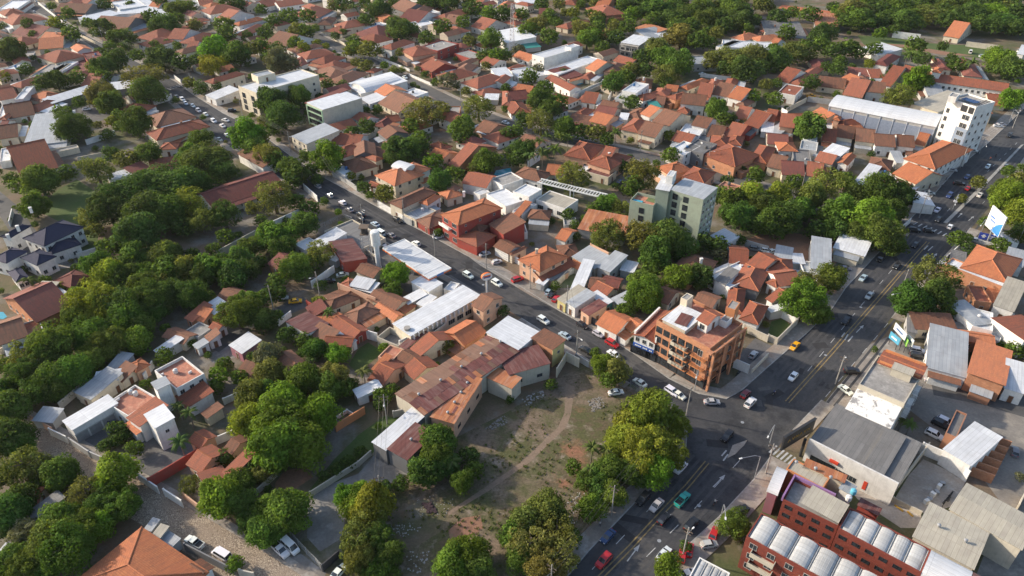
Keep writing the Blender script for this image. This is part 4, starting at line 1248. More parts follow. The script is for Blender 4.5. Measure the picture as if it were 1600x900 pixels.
def sheets(T_, x0, x1, ya, za, yb, zb, n, rows, mats, keep):
    for k in range(n):
        for j in range(rows):
            if qr.random() > keep: continue
            xa, xb = x0+(x1-x0)*k/n+.04, x0+(x1-x0)*(k+1)/n-.04; f0, f1 = j/rows+.01, (j+1)/rows-.01
            p = [(xa, ya+(yb-ya)*f0, za+(zb-za)*f0), (xb, ya+(yb-ya)*f0, za+(zb-za)*f0), (xb, ya+(yb-ya)*f1, za+(zb-za)*f1), (xa, ya+(yb-ya)*f1, za+(zb-za)*f1)]; lift = qr.uniform(.03, .07)
            m = MB(); m.face([(q[0], q[1], q[2]+lift) for q in p]); m.face([(q[0], q[1], q[2]+lift-.025) for q in reversed(p)])
            for i in range(4): a_, b_ = p[i], p[(i+1) % 4]; m.face([(a_[0], a_[1], a_[2]+lift-.025), (b_[0], b_[1], b_[2]+lift-.025), (b_[0], b_[1], b_[2]+lift), (a_[0], a_[1], a_[2]+lift)])
            local(r, T_, m, 'roof_sheet', M['r'+qr.choice(mats)])
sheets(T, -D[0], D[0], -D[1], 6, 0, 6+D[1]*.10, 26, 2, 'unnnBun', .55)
_dz = min(2*RD[1]*.03, 1.6)
sheets(RT, -RD[0], RD[0], -RD[1], 5.6, RD[1], 5.6+_dz, 9, 6, 'uuuun', .4)
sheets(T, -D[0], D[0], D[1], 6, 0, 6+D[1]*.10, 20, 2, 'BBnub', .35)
lm(r, 'warehouse', 'long old warehouse with rusted maroon and orange metal roofs', 'warehouse', 'the rusty-roofed warehouse')
# brick cube at its street end
r, T, D = VP(None, 10, (115, 312, 255, 388, 375, 342), 6.5, 's', 'b', 'b', pitch=.02, wallmat='brick')
m = MB(); m.box(D[2]+.0, D[2]+.12, -D[3], D[3], .1, 6.3); local(r, T, m, 'yellow_side', M['plaster'], WC['l']); at(r, T, 'window', SMALLW, D[2]+.12, 0, 4, 'r')
lm(r, 'brick_house', 'brick house with brown roof and yellow side wall at the warehouse end', 'house', 'the brick house with the yellow side')

# --- orange brick corner apartments
r, T, D = VP(None, 10, (905, 200, 1238, 378, 1430, 215), 13.5, 'f', 't', 'o', wallmat='brick', parapet=1.0)
X, Y, ix, iy = D
BM = unit_window(1.5, 1.5); DKB = unit_window(1.9, 1.9, 'dark'); BALC = balcony_mesh(4.2, 1.3); BALS = balcony_mesh(4.6, 1.2, True)
rowwin(r, T, D, 'f', (4.9, 7.9, 10.9), 7, DKB, skip={(0, 6), (1, 6), (2, 6)}); rowwin(r, T, D, 'r', (4.9, 7.9, 10.9), 5, TALLW)
for z in (3.5, 6.5, 9.5):
    at(r, T, 'balcony', BALC, ix-2.4, -iy, z, 'f', WC['o']); at(r, T, 'balcony', BALC, ix-7.2, -iy, z, 'f', WC['o']); at(r, T, 'balcony', BALS, -ix+8, -iy, z, 'f', WC['e'])
    at(r, T, 'balcony', BALC, ix, -iy+2.6, z, 'r', WC['o']); at(r, T, 'balcony', BALC, ix, iy-3.2, z, 'r', WC['o']); at(r, T, 'balcony_door', TALLW, ix-2.4, -iy, z+1.1, 'f')
rowwin(r, T, D, 'f', (1.5,), 6, STOREW, name='shop_window'); rowwin(r, T, D, 'r', (1.5,), 4, STOREW, name='shop_window')
m = MB()
for x in (ix+1.2,):
    for y in (-iy+.3, -iy+5, iy-5, iy-.6): m.box(x-.3, x+.3, y-.3, y+.3, 0, 13)
m.box(ix+.95, ix+1.45, -iy, iy, 12.4, 12.95); local(r, T, m, 'outer_frame', M['brick'], WC['o'])
m = MB(); m.box(ix-.3, ix+1.3, -iy-1.3, -iy+.01, 12.7, 13.1); local(r, T, m, 'corner_slab', M['brick'])
VP(r, 10, (935, 195, 1085, 268, 1172, 155), 14.2, 's', 'w', 'e', z0=12.5, pitch=.02); VP(r, 10, (1015, 215, 1090, 240, 1140, 180), 14.5, 's', 'n', 'e', z0=13.9, pitch=.02)
_, T3, D3 = VP(r, 10, (1150, 195, 1225, 235, 1312, 165), 15.6, 'g', 'r', 'w', z0=12.5); at(r, T3, 'window', BM, 0, -D3[3], 14, 'f'); at(r, T3, 'door', DOOR, D3[2], 0, 12.6, 'r')
VP(r, 10, (1340, 120, 1395, 138, 1445, 95), 17, 'f', 'c', 'o', z0=12.5, parapet=.2); VP(r, 10, (1055, 60, 1095, 78, 1130, 45), 16.5, 'f', 'c', 'c', z0=12.5, parapet=.2)
VP(r, 10, (1300, 195, 1345, 215, 1410, 170), 14.6, 'f', 'c', 'w', z0=12.5, parapet=.2)
lm(r, 'apartment_block', 'orange brick four-storey corner apartment block with balconies at the junction', 'building', 'the orange brick corner block')
# shop with the blue sign next to it
r, T, D = VP(None, 10, (752, 290, 898, 352, 965, 150), 6.5, 'G', 'r', 'w', pitch=.25)
rowwin(r, T, D, 'f', (1.5,), 4, STOREW, name='shop_window'); rowwin(r, T, D, 'f', (5.3,), 3, WIN)
m = MB(); m.box(-D[2], D[2], -D[3]-.35, -D[3]-.01, 3.0, 4.0); local(r, T, m, 'blue_sign', M['color'], (.03, .09, .33))
m = MB()
for k in range(11):
    x = -D[2]*.8+k*D[2]*.155; m.box(x, x+.38, -D[3]-.37, -D[3]-.352, 3.35, 3.75) if k not in (4, 8) else None
local(r, T, m, 'sign_lettering', M['white'])
m = MB(); m.box(-D[2]-.2, -D[2]+.3, -D[3], D[3], 6.5, 7.6); m.box(D[2]-.1, D[2]+.3, -D[3], D[3], 6.5, 8.2); local(r, T, m, 'parapet', M['plaster'], WC['w'])
lm(r, 'shop', 'white shop with red roof and a long blue sign beside the brick block', 'shop', 'the shop with the blue sign')

# --- grey-green apartment tower
A, B, C = W(6, 985, 283, 19), W(6, 1197, 347, 19), W(6, 1268, 268, 19)
r, T, D = volume(None, A, B, C, 19, 's', 'g', 'g', win=-1, pitch=.01, over=.02)
X, Y, ix, iy = D
for x in (-.62, .02): 
    for k in range(6): at(r, T, 'window', SLITW, x*ix, -iy, 2.2+k*2.95, 'f')
rowwin(r, T, D, 'r', [2+k*2.95 for k in range(6)], 4, WIN)
AC_S = MB(); AC_S.box(-.4, .4, -.35, 0, -.25, .25); ACM = AC_S.mesh('air_conditioner', M['white'])
for k in range(6): at(r, T, 'air_conditioner', ACM, ix, -iy*.15+((k*7) % 3)*.8, 1.2+k*2.95, 'r'); at(r, T, 'air_conditioner', ACM, ix, iy*.5, 1.2+k*2.95, 'r')
_, T3, D3 = VP(r, 6, (738, 350, 885, 385, 915, 330), 14, 'f', 't', 'g', parapet=1.1)
for k in range(4): at(r, T3, 'window', SLITW, .2, -D3[3], 2.2+k*2.95, 'f')
m = MB(); m.box(-D3[2]*.9, -D3[2]*.1, -D3[3]*.9, -D3[3]*.2, 12.98, 13.3); local(r, T3, m, 'pool', M['water'])
m = MB(); m.box(0, D3[2]*.9, D3[3]*.1, D3[3]*.9, 12.98, 13.04); local(r, T3, m, 'terrace_lawn', M['turf'])
VP(r, 6, (895, 280, 985, 296, 1030, 228), 19.1, 's', 'w', 'g', z0=0, pitch=.01); VP(r, 6, (965, 196, 1005, 204, 1035, 172), 22.0, 'f', 'w', 'w', z0=18.6, parapet=.2)
lm(r, 'apartment_block', 'grey-green seven-storey apartment block with narrow windows and a roof pool', 'building', 'the grey-green apartment block')

# --- long metal hall and white tower
A, B, C = W(3, 378, 662, 9), W(3, 1052, 795, 9), W(3, 1085, 722, 9)
r, T, D = volume(None, A, B, C, 9, 'v', 'w', 'y', win=-1, pitch=.22)
each(r, T, 'pilaster', M['color'], [(x-.15, x+.15, -D[3]-.25, -D[3]-.0, 0, 8.8) for x in [-D[0]+.4+(2*D[0]-.8)*k/8 for k in range(9)]], (.5, .53, .58))
for k in range(8):
    x0 = -D[0]+.6+(2*D[0]-.8)*k/8; m = MB(); m.box(x0, x0+(2*D[0]-.8)/8-.4, -D[3]-.12, -D[3]-.004, .2, 7.6); local(r, T, m, 'wall_panel', M['color'], (.27, .31, .39))
lm(r, 'sports_hall', 'long hall with curved white metal roof and blue-grey side panels', 'hall', 'the long white-roofed hall')
A, B, C = W(3, 1128, 612, 22), W(3, 1302, 668, 22), W(3, 1345, 612, 22)
r, T, D = volume(None, A, B, C, 22, 'f', 'c', 'w', win=-1, parapet=.7)
X, Y, ix, iy = D
m = MB(); m.box(ix*.15, ix*.98, -iy-.1, -iy-.004, 0, 12); local(r, T, m, 'blue_panel', M['color'], (.24, .29, .37))
for k in range(5):
    for x in (.45, .7): at(r, T, 'window', TALLW, x*ix, -iy-.1, 2.6+k*3.5, 'f')
    at(r, T, 'window', unit_window(.7, 1.3) if k == 0 else r['_w'] if False else TALLW, -.75*ix, -iy, 3+k*3.5, 'f')
m = MB(); m.box(ix*.05, ix*.5, -iy-.05, -iy-.003, 18.6, 21.2); m.box(ix*.58, ix*.95, -iy-.05, -iy-.003, 18.6, 21.2); local(r, T, m, 'loggia', M['dark'])
rowwin(r, T, D, 'r', [3+k*3.5 for k in range(5)], 3, WIN)
for k in range(4):
    for j in range(3):
        m = MB(); m.box(-.75, .75, -.5, .5, 0, .06); o = m.obj('solar_panel', M['solar'], r, (T @ Vector((ix*(-.25)+k*1.65, -iy*.55+j*1.15, 22.4)))-r.location, math.atan2(T[1][0], T[0][0])); o.rotation_euler.x = R(8)
each(r, T, 'roof_slat', M['dark'], [(ix*.55+.1, ix*.95, -iy*.9+k*iy*.28, -iy*.9+k*iy*.28+.3, 22.3, 22.5) for k in range(6)])
VP(r, 3, (1130, 598, 1180, 608, 1200, 585), 24, 'f', 'c', 'w', z0=21.4, parapet=.3)
lm(r, 'tower_building', 'white six-storey tower with solar panels beside the metal hall', 'building', 'the white tower with solar panels')

# --- hotel with long tile roof
r, T, D = VP(None, 3, (1045, 512, 1500, 575, 1580, 535), 7, 'g', 'r', 'w', pitch=.3)
rowwin(r, T, D, 'f', (1.6, 4.8), 12, WIN)
m = MB(); m.box(-D[2], D[2], -D[3]-1.4, -D[3]-.01, 3.1, 3.3); m.box(-D[2], D[2], -D[3]-1.4, -D[3]-1.3, 3.3, 4.1); local(r, T, m, 'gallery', M['plaster'], WC['w'])
VP(r, 3, (800, 455, 900, 480, 960, 432), 7, 'g', 'r', 'w', pitch=.3); VP(r, 3, (900, 480, 1045, 512, 1085, 470), 7, 'g', 'r', 'w', pitch=.3)
_, T3, D3 = VP(r, 3, (1022, 448, 1082, 458, 1105, 432), 11, 'h', 'o', 'w'); at(r, T3, 'window', WIN, 0, -D3[3], 6, 'f')
lm(r, 'hotel', 'long white two-storey building with red tile roof and a stair turret', 'building', 'the long white building with the turret')

# --- blue-roofed villa
r, T, D = VP(None, 4, (140, 590, 275, 640, 385, 470), 6.5, 'h', 'k', 'w', pitch=.5)
rowwin(r, T, D, 'f', (4.6,), 3, WIN); rowwin(r, T, D, 'r', (1.8, 4.8), 5, WIN)
for a, h in (((0, 580, 60, 590, 200, 510), 6), ((125, 710, 230, 760, 350, 700), 5.2), ((275, 640, 320, 690, 425, 540), 4.2), ((45, 800, 100, 865, 155, 800), 3.6), ((-60, 720, 40, 745, 100, 650), 5.5)):
    _, T3, D3 = VP(r, 4, a, h, 'h', 'k', 'w', pitch=.45); rowwin(r, T3, D3, 'f', (1.7,), 2, WIN); rowwin(r, T3, D3, 'r', (1.7,), 2, WIN)
for x, y, z in ((200, 430, 8.6), (120, 545, 8), (60, 600, 8)): put('chimney', CHIM, r, W(4, x, y, z)-r.location, .3, WC['w'])
lm(r, 'villa', 'large white villa with steep dark blue tile roofs by the lawn', 'house', 'the blue-roofed villa')
patch('villa_terrace', tq(4, (330, 760), (410, 650), (500, 660), (440, 700), (500, 750), (480, 770), (360, 780)), 'pave', .012)

# --- colonnaded long red building
r, T, D = VP(None, 4, (1330, 405, 1780, 255, 1720, 150), 4, 'g', 'm', 'w', pitch=.35)
X, Y, ix, iy = D
each(r, T, 'column', M['white'], [(x-.18, x+.18, -Y-1.6, -Y-1.25, 0, 3.4) for x in [-X+.8+(2*X-1.6)*k/11 for k in range(12)]])
m = MB(); m.face([(-X, -Y-2, 3.35), (X, -Y-2, 3.35), (X, -Y+.1, 3.95), (-X, -Y+.1, 3.95)]); m.face([(-X, -Y-2, 3.25), (-X, -Y+.1, 3.85), (X, -Y+.1, 3.85), (X, -Y-2, 3.25)]); m.face([(-X, -Y-2, 3.25), (X, -Y-2, 3.25), (X, -Y-2, 3.35), (-X, -Y-2, 3.35)]); local(r, T, m, 'veranda_roof', M['rm'])
rowwin(r, T, D, 'f', (1.7,), 9, WIN)
VP(r, 4, (1480, 60, 1640, 150, 1720, 90), 4, 'g', 'b', 'w', pitch=.35)
lm(r, 'school', 'long low building with red tile roof and a white colonnade', 'building', 'the long red-roofed building with columns')

# --- terracotta terrace house
r, T, D = VP(None, 8, (965, 515, 1100, 630, 1272, 530), 6.2, 'f', 't', 'w', parapet=.9)
rowwin(r, T, D, 'f', (1.7,), 3, WIN); rowwin(r, T, D, 'r', (1.7, 4.4), 3, WIN)
_, T2, D2 = VP(r, 8, (665, 718, 800, 800, 985, 685), 4.6, 'f', 't', 'w', parapet=.7); rowwin(r, T2, D2, 'f', (1.7,), 3, WIN)
VP(r, 8, (940, 590, 975, 640, 1070, 600), 8.0, 's', 'g', 'w', pitch=.03)
_, T3, D3 = VP(r, 8, (895, 790, 965, 880, 1085, 800), 7.5, 's', 'w', 'w', pitch=.06); at(r, T3, 'window', SMALLW, D3[2], 0, 5, 'r')
VP(r, 8, (785, 810, 870, 870, 1020, 720), 5.5, 's', 'r', 'w', pitch=.1); VP(r, 8, (775, 850, 850, 920, 880, 890), 3.2, 's', 'o', 'w', pitch=.1)
_, T4, D4 = VP(r, 8, (385, 830, 450, 890, 690, 680), 4.5, 's', 'w', 'w', pitch=.03)
for k in range(5): at(r, T4, 'garage_shutter', SHUT, D4[2], -D4[3]*.75+k*3.2, .02, 'r')
VP(r, 8, (1090, 675, 1165, 755, 1345, 662), 3.6, 's', 'r', 'w', pitch=.12); VP(r, 8, (1250, 782, 1292, 818, 1385, 735), 3.0, 's', 'b', 'c', pitch=.1)
for x, y, z in ((820, 660, 4.2), (850, 670, 4.2), (1100, 530, 5.6)): put('water_tank', TANK, r, W(8, x, y, z-.2)-r.location, 0, (.6, .6, .58))
for x, y in ((1185, 525), (1010, 540), (715, 710), (735, 695)): put('air_conditioner', AC, r, W(8, x, y, 5.7 if x > 900 else 4.3)-r.location, 1)
lm(r, 'terrace_house', 'rambling white house with terracotta roof terraces', 'house', 'the white house with terracotta terraces')

# --- red modern house
r, T, D = VP(None, 5, (1150, 440, 1262, 510, 1492, 372), 9, 'h', 'o', 'r', pitch=.3)
X, Y, ix, iy = D
rowwin(r, T, D, 'f', (2, 5, 7.6), 2, BIGW); rowwin(r, T, D, 'r', (5, 7.6), 3, SMALLW)
m = MB(); m.box(-ix, ix*.2, -iy-1.5, -iy-.01, 5.6, 5.9); m.box(-ix, ix*.2, -iy-1.5, -iy-1.4, 5.9, 6.8); local(r, T, m, 'balcony', M['plaster'], WC['w'])
VP(r, 5, (1245, 585, 1380, 645, 1500, 570), 3.8, 'h', 'r', 'r'); VP(r, 5, (1450, 500, 1545, 565, 1640, 480), 6, 's', 'b', 'r', pitch=.2); VP(r, 5, (1300, 530, 1400, 560, 1450, 510), 5, 'h', 'b', 'r')
put('chimney', CHIM, r, W(5, 1300, 330, 10.5)-r.location, 0, WC['w'])
lm(r, 'red_house', 'tall dark red house with orange hip roof beside the street', 'house', 'the tall dark red house')

# --- white modern house with pergola
r, T, D = VP(None, 6, (5, 295, 105, 330, 140, 265), 6.5, 'f', 'w', 'w', parapet=.4)
rowwin(r, T, D, 'f', (4.4,), 1, WIN)
_, T2, D2 = VP(r, 6, (150, 345, 330, 405, 392, 340), 4.6, 'f', 'e', 'w', parapet=.4); rowwin(r, T2, D2, 'f', (2,), 3, BIGW)
VP(r, 5, (1440, 310, 1560, 390, 1640, 330), 4.4, 'f', 'w', 'w', parapet=.4); VP(r, 5, (1465, 215, 1540, 260, 1640, 200), 5.5, 'f', 'c', 'w', parapet=.5); VP(r, 5, (1360, 300, 1400, 320, 1450, 290), 3.4, 'f', 'w', 'w', parapet=.3); VP(r, 6, (0, 420, 60, 440, 140, 370), 3.8, 'f', 'w', 'w', parapet=.3)
m = MB(); a, b = W(6, 158, 235, 5.5), W(6, 578, 335, 5.5); d = (b-a); L = d.length; 
m.box(0, L, -.3, .0, 5.1, 5.6); m.box(0, L, 3.0, 3.3, 5.1, 5.6)
for x in (.2, L*.5, L-.3): m.box(x, x+.3, -.28, -.02, 0, 5.1); m.box(x, x+.3, 3.02, 3.28, 0, 5.1)
m.obj('pergola_frame', M['white'], r, Vector((a.x, a.y, 0))-r.location, math.atan2(d.y, d.x))
bm_ = MB(); bm_.box(-.12, .12, 0, 3.0, 5.15, 5.5); BEAM = bm_.mesh('pergola_beam', M['white'])
for k in range(24): put('pergola_beam', BEAM, r, Vector((a.x, a.y, 0))+d.normalized()*(.5+k*(L-1)/23)-Vector((0, 0, 0))-r.location, math.atan2(d.y, d.x))
lm(r, 'modern_house', 'white flat-roofed modern house with a long slatted pergola', 'house', 'the white house with the pergola')
patch('swimming_pool', tq(5, (1485, 195), (1500, 165), (1590, 150), (1600, 180), (1540, 200)), 'water', .03); patch('swimming_pool', tq(1, (750, 885), (790, 855), (830, 865), (790, 895)), 'water', .03)
patch('swimming_pool', tq(2, (385, 520), (420, 508), (450, 520), (415, 532)), 'water', .03); patch('swimming_pool', tq(1, (1360, 315), (1380, 290), (1430, 292), (1420, 315)), 'water', .03)
patch('swimming_pool', tq(8, (-20, 190), (-20, 150), (20, 150), (45, 180), (20, 195)), 'water', .03)

# --- white modern house in the back row
r, T, D = VP(None, 2, (125, 340, 200, 362, 392, 292), 7.5, 'f', 'w', 'w', parapet=.4); rowwin(r, T, D, 'f', (5,), 2, SMALLW)
VP(r, 2, (200, 440, 290, 465, 488, 352), 4.5, 'f', 'w', 'w', parapet=.4); VP(r, 2, (330, 290, 370, 300, 392, 275), 9, 'f', 'w', 'w', z0=7, parapet=.3)
lm(r, 'white_house', 'pure white stepped flat-roofed house among far tile roofs', 'house', 'the pure white stepped house')
# --- unfinished concrete house
r, T, D = VP(None, 2, (678, 264, 796, 284, 872, 242), 8, 's', 'w', 'y', pitch=.05, wallmat='plaster'); rowwin(r, T, D, 'f', (1.6, 4.6), 4, BIGW)
m = MB(); m.box(-D[2], D[2], -D[3]-1.5, -D[3]-.01, 3.6, 3.9); m.box(-D[2], D[2], -D[3]-1.5, -D[3]-.01, 7.0, 7.3)
for x in (-1, -.33, .33, 1): m.box(x*(D[2]-.2)-.2, x*(D[2]-.2)+.2, -D[3]-1.5, -D[3]-1.1, 0, 7.0)
local(r, T, m, 'balcony_frame', M['concrete']); lm(r, 'concrete_house', 'bare grey concrete two-storey house with open balconies and white roof', 'house', 'the bare concrete house')
# --- long white building at the park edge
r, T, D = VP(None, 2, (1275, 290, 1320, 300, 1345, 235), 6, 'f', 'w', 'w', parapet=.4)
VP(r, 2, (1320, 292, 1640, 310, 1650, 265), 6, 'f', 'w', 'w', parapet=.4); lm(r, 'white_building', 'long plain white building at the edge of the wooded park', 'building', 'the long white building by the park')

# --- red apartment row with vaulted white roofs (bottom right)
# front row: A..B is the facade line facing the avenue
HA = 9.5
A, B, A2 = G(1166, 838, HA), G(1282, 903, HA), G(1199, 806, HA)
r, T, D = volume(None, A, A+(B-A)*2.2, A2+(B-A)*2.2, HA, 'f', 'c', 'r', win=-1, wallmat='brickr', parapet=.5)
X, Y, ix, iy = D
rowwin(r, T, D, 'f', (1.8, 4.8, 7.8), 9, BM); rowwin(r, T, D, 'l', (1.8, 4.8, 7.8), 2, BM)
for z in (3.3, 6.3):
    for k in range(5): at(r, T, 'balcony', BALS, -ix+4+k*9, -iy, z, 'f', WC['e'])
vd = T @ Vector((-ix+.3, -iy+.3, HA)); ve = T @ Vector((ix-.3, -iy+.3, HA)); vf = T @ Vector((-ix+.3, iy-.3, HA))
def vault_world(root, a, b, c, n, h, mat='rV'):
    d = (b-a)/n; dn = d.normalized(); dep = c-a; dep -= dn*dep.dot(dn); dp = dep.length
    for k in range(n):
        m = MB(); wv = d.length-.35; N_ = 8; rise = wv*.17
        pr = [(wv/2*math.cos(math.pi*j/N_), rise*math.sin(math.pi*j/N_)) for j in range(N_+1)]
        for j in range(N_):
            (x0, z0), (x1, z1) = pr[j], pr[j+1]; m.face([(x0, 0, z0), (x0, dp, z0), (x1, dp, z1), (x1, 0, z1)])
        m.face([(x, 0, z) for x, z in pr]); m.face([(x, dp, z) for x, z in reversed(pr)])
        base = a+d*(k+.5); m.obj('vault', M[mat], root, Vector((base.x, base.y, h))-root.location, math.atan2(dn.y, dn.x))
    m = MB()
    for k in range(n+1): p = a+d*k; q = p+dep; m.tube([Vector((p.x, p.y, h+.08)), Vector((q.x, q.y, h+.08))], .15, 4)
    m.obj('roof_gutters', M['metal'], root, -root.location)
vault_world(r, vd, ve, vf, max(3, round((ve-vd).length/3.75)), HA-.43)
lm(r, 'apartment_row', 'long dark red apartment row with white vaulted roofs by the avenue', 'building', 'the red apartment row with vaulted roofs')
# back row
A, B, C = W(15, 440, 600, HA), W(15, 960, 880, HA), W(15, 1030, 740, HA)
r, T, D = volume(None, A, B, C, HA, 'f', 'c', 'r', win=-1, wallmat='brickr', parapet=.5)
X, Y, ix, iy = D
rowwin(r, T, D, 'f', (1.8, 4.8, 7.6), 6, DKW)
vault_world(r, T @ Vector((-ix+.3, -iy+.3, HA)), T @ Vector((ix-.3, -iy+.3, HA)), T @ Vector((-ix+.3, iy-.3, HA)), 5, HA-.43)
p = [T @ Vector((ix+q[0], q[1], HA)) for q in ((.0, -iy), (7, -iy), (7, iy))]
volume(r, p[0], p[1], p[2], HA-.3, 'v', 'w', 'w', win=-1, over=.05)
p = [T @ Vector((ix+q[0], q[1], HA)) for q in ((7.1, -iy), (12, -iy), (12, iy))]
_, T2, D2 = volume(r, p[0], p[1], p[2], HA-.3, 'v', 'n', 'r', win=-1, over=.05)
lm(r, 'apartment_row', 'dark red rear apartment row with five white roof vaults', 'building', 'the rear red row with five vaults')
r, T, D = VP(None, 15, (95, 420, 440, 590, 545, 470), 8.8, 'f', 'c', 'r', wallmat='brickr', parapet=.6); X, Y, ix, iy = D
rowwin(r, T, D, 'f', (1.8, 4.8, 7.2), 4, DKW)
VP(r, 15, (205, 440, 440, 570, 530, 470), 10.4, 's', 'e', 'c', z0=8.3, pitch=.03, walls=False)
m = MB(); m.box(-ix-.1, ix*.5, iy-.02, iy+.4, 8.2, 9.6); m.box(-ix-.35, -ix-.02, -iy, iy+.4, 8.2, 9.6); local(r, T, m, 'purple_parapet', M['plaster'], (.26, .14, .30))
lm(r, 'terrace_building', 'red brick building with a grey roof terrace and purple parapet', 'building', 'the building with the purple parapet')
r, T, D = VP(None, 15, (115, 228, 345, 350, 420, 300), 7.2, 'f', 'e', 'o', parapet=.3)
VP(r, 15, (220, 210, 480, 320, 520, 280), 7.6, 's', 'u', 'c', pitch=.02); VP(r, 15, (440, 350, 520, 395, 575, 350), 7.0, 's', 'g', 'w', pitch=.02)
put('water_tank', TANK, r, W(15, 530, 385, 6.9)-r.location, 0, (.12, .42, .55)); put('water_tank', TANK, r, W(15, 500, 425, 6.9)-r.location, 0, (.7, .7, .7))
for x, y in ((295, 235), (390, 290), (175, 195)): put('roof_ventilator', VENT, r, W(15, x, y, 7.7)-r.location)
VP(r, 15, (555, 455, 690, 525, 735, 490), 5, 's', 'n', 'r', pitch=.03)
lm(r, 'workshop', 'orange-walled workshop with patched metal roof and a turquoise water tank', 'building', 'the workshop with the turquoise tank')
r, T, D = VP(None, 15, (-10, 370, 60, 400, 135, 250), 6.5, 'v', 'w', 'v', pitch=.3); lm(r, 'vaulted_shop', 'small shop with white vaulted roof at the avenue pavement edge', 'shop')
# lower corner row
r, T, D = volume(None, W(14, 1105, 905, 5), W(14, 1300, 1010, 5), W(14, 1400, 900, 5), 5, 'f', 'c', 'w', win=-1, parapet=.4)
X, Y, ix, iy = D; vault_world(r, T @ Vector((-ix+.3, -iy+.3, 5)), T @ Vector((ix-.3, -iy+.3, 5)), T @ Vector((-ix+.3, iy-.3, 5)), 4, 4.65)
lm(r, 'vaulted_hall', 'low white vaulted roofs at the bottom edge beside the parked cars', 'building')

# --- grey-roofed gym with the black billboard
r, T, D = VP(None, 15, (250, 62, 810, 345, 985, 90), 5.8, 's', 'd', 'e', pitch=.03, over=.3)
X, Y, ix, iy = D
m = MB(); m.box(-ix-.2, ix+.2, -iy-.45, -iy-.02, 0, 6.9); local(r, T, m, 'front_wall', M['plaster'], (.62, .60, .57))
for x in (-.72, -.4): at(r, T, 'glass_front', STOREW, x*ix, -iy-.45, 1.6, 'f')
for x in (-.15, .1): at(r, T, 'window', BIGW, x*ix, -iy-.45, 1.9, 'f')
m = MB(); m.box(.38*ix, .46*ix, -iy-.55, -iy-.46, .8, 3.2); m.box(-.45*ix, -.25*ix, -iy-1.0, -iy-.46, 4.0, 4.6); local(r, T, m, 'red_panel', M['color'], (.55, .06, .03))
m = MB()
for k in range(26): x = -ix+.5+(2*ix-1)*k/25; m.box(x-.05, x+.05, -iy+.1, iy-.1, 6.0+.0, 6.0+.06+(0.03*2*iy)*0) if False else None
VP(r, 15, (590, 215, 720, 280, 880, 50), 6.4, 's', 'd', 'e', pitch=.03, z0=5.5)
lm(r, 'gym', 'wide dark grey roofed commercial hall with beige front wall', 'hall', 'the wide grey-roofed hall')
e = empty('billboard', W(15, 200, 150)); a, b = W(15, 95, 60, 7), W(15, 290, -60, 7)
d = b-a; d.z = 0; L = d.length; rz = math.atan2(d.y, d.x)
m = MB(); m.tube([(0, 0, 0), (0, 0, 5.5)], .35, 10); m.obj('post', M['dark'], e)
c = (a+b)/2-e.location
m = MB(); m.box(-L/2, L/2, -.2, .2, 4.5, 8.2); o = m.obj('panel', M['dark'], e, (c.x, c.y, 0), rz)
m = MB(); m.box(-L/2-.1, L/2+.1, -.3, .3, 8.2, 8.4); m.box(-L/2-.1, L/2+.1, -.3, .3, 4.3, 4.5); m.obj('panel_frame', M['dark'], e, (c.x, c.y, 0), rz)
m = MB()
for k, x in enumerate((-.5, -.3, -.1, .1, .3, .5)):
    X0 = x*L*.62; pts = [[(-.4, 0), (0, .8), (.4, 0)], [(-.4, .8), (0, 0), (.4, .8)], [(-.35, 0), (-.35, .8), (.35, 0), (.35, .8)]][k % 3]
    for p0, p1 in zip(pts, pts[1:]): m.tube([(X0+p0[0], -.23, 5.9+p0[1]), (X0+p1[0], -.23, 5.9+p1[1])], .07, 4)
m.obj('lettering', M['yellow'], e, (c.x, c.y, 0), rz)
tag(e, 'black billboard with yellow letters on a post beside the grey-roofed hall', 'billboard')

# --- peeling white concrete building by the avenue
def peel():
    m, nt, b = mk('peeling_paint', .85); uv = coords(nt, 'UV'); g = ramp(nt, nz(nt, uv, .45, 8, .7), .54, .60)
    c = mixc(nt, g, (.70, .68, .64), (.27, .26, .25)); nt.links.new(c, b.inputs['Base Color']); bump(nt, b, g, .02, .5); return m
M['rp'] = peel(); 
r, T, D = VP(None, 11, (568, 600, 855, 722, 1000, 545), 9, 'f', 'c', 'e', parapet=.4)
rowwin(r, T, D, 'r', (1.8, 4.8, 7.6), 3, BIGW)
for z in (3.4, 6.4):
    at(r, T, 'balcony', BALC, D[2], -D[3]*.4, z, 'r', WC['w']); at(r, T, 'balcony', BALC, D[2], D[3]*.45, z, 'r', WC['w'])
p = [T @ Vector((x, y, 9)) for x, y in ((-D[2], -D[3]-7.5), (D[2]*.96, -D[3]-7.5), (D[2]*.96, -D[3]-.01))]
volume(r, *p, 6.4, 's', 'p', 'w', win=-1, pitch=.16, over=.02)
VP(r, 11, (770, 500, 905, 552, 930, 515), 11, 's', 'e', 'e', z0=8.5, pitch=.02)
_, T3, D3 = VP(r, 11, (680, 465, 960, 572, 1010, 490), 9.4, 'g', 'r', 'c', pitch=.1)
m = MB(); m.box(-D3[2], D3[2], -D3[3]-.02, -D3[3]+.3, 9.2, 9.9); m.box(-D3[2], D3[2], D3[3]-.3, D3[3]+.02, 9.2, 10.1); local(r, T3, m, 'parapet', M['plaster'], WC['o'])
lm(r, 'peeling_building', 'three-storey building with peeling white sloped roof beside the avenue', 'building', 'the building with the peeling white roof')
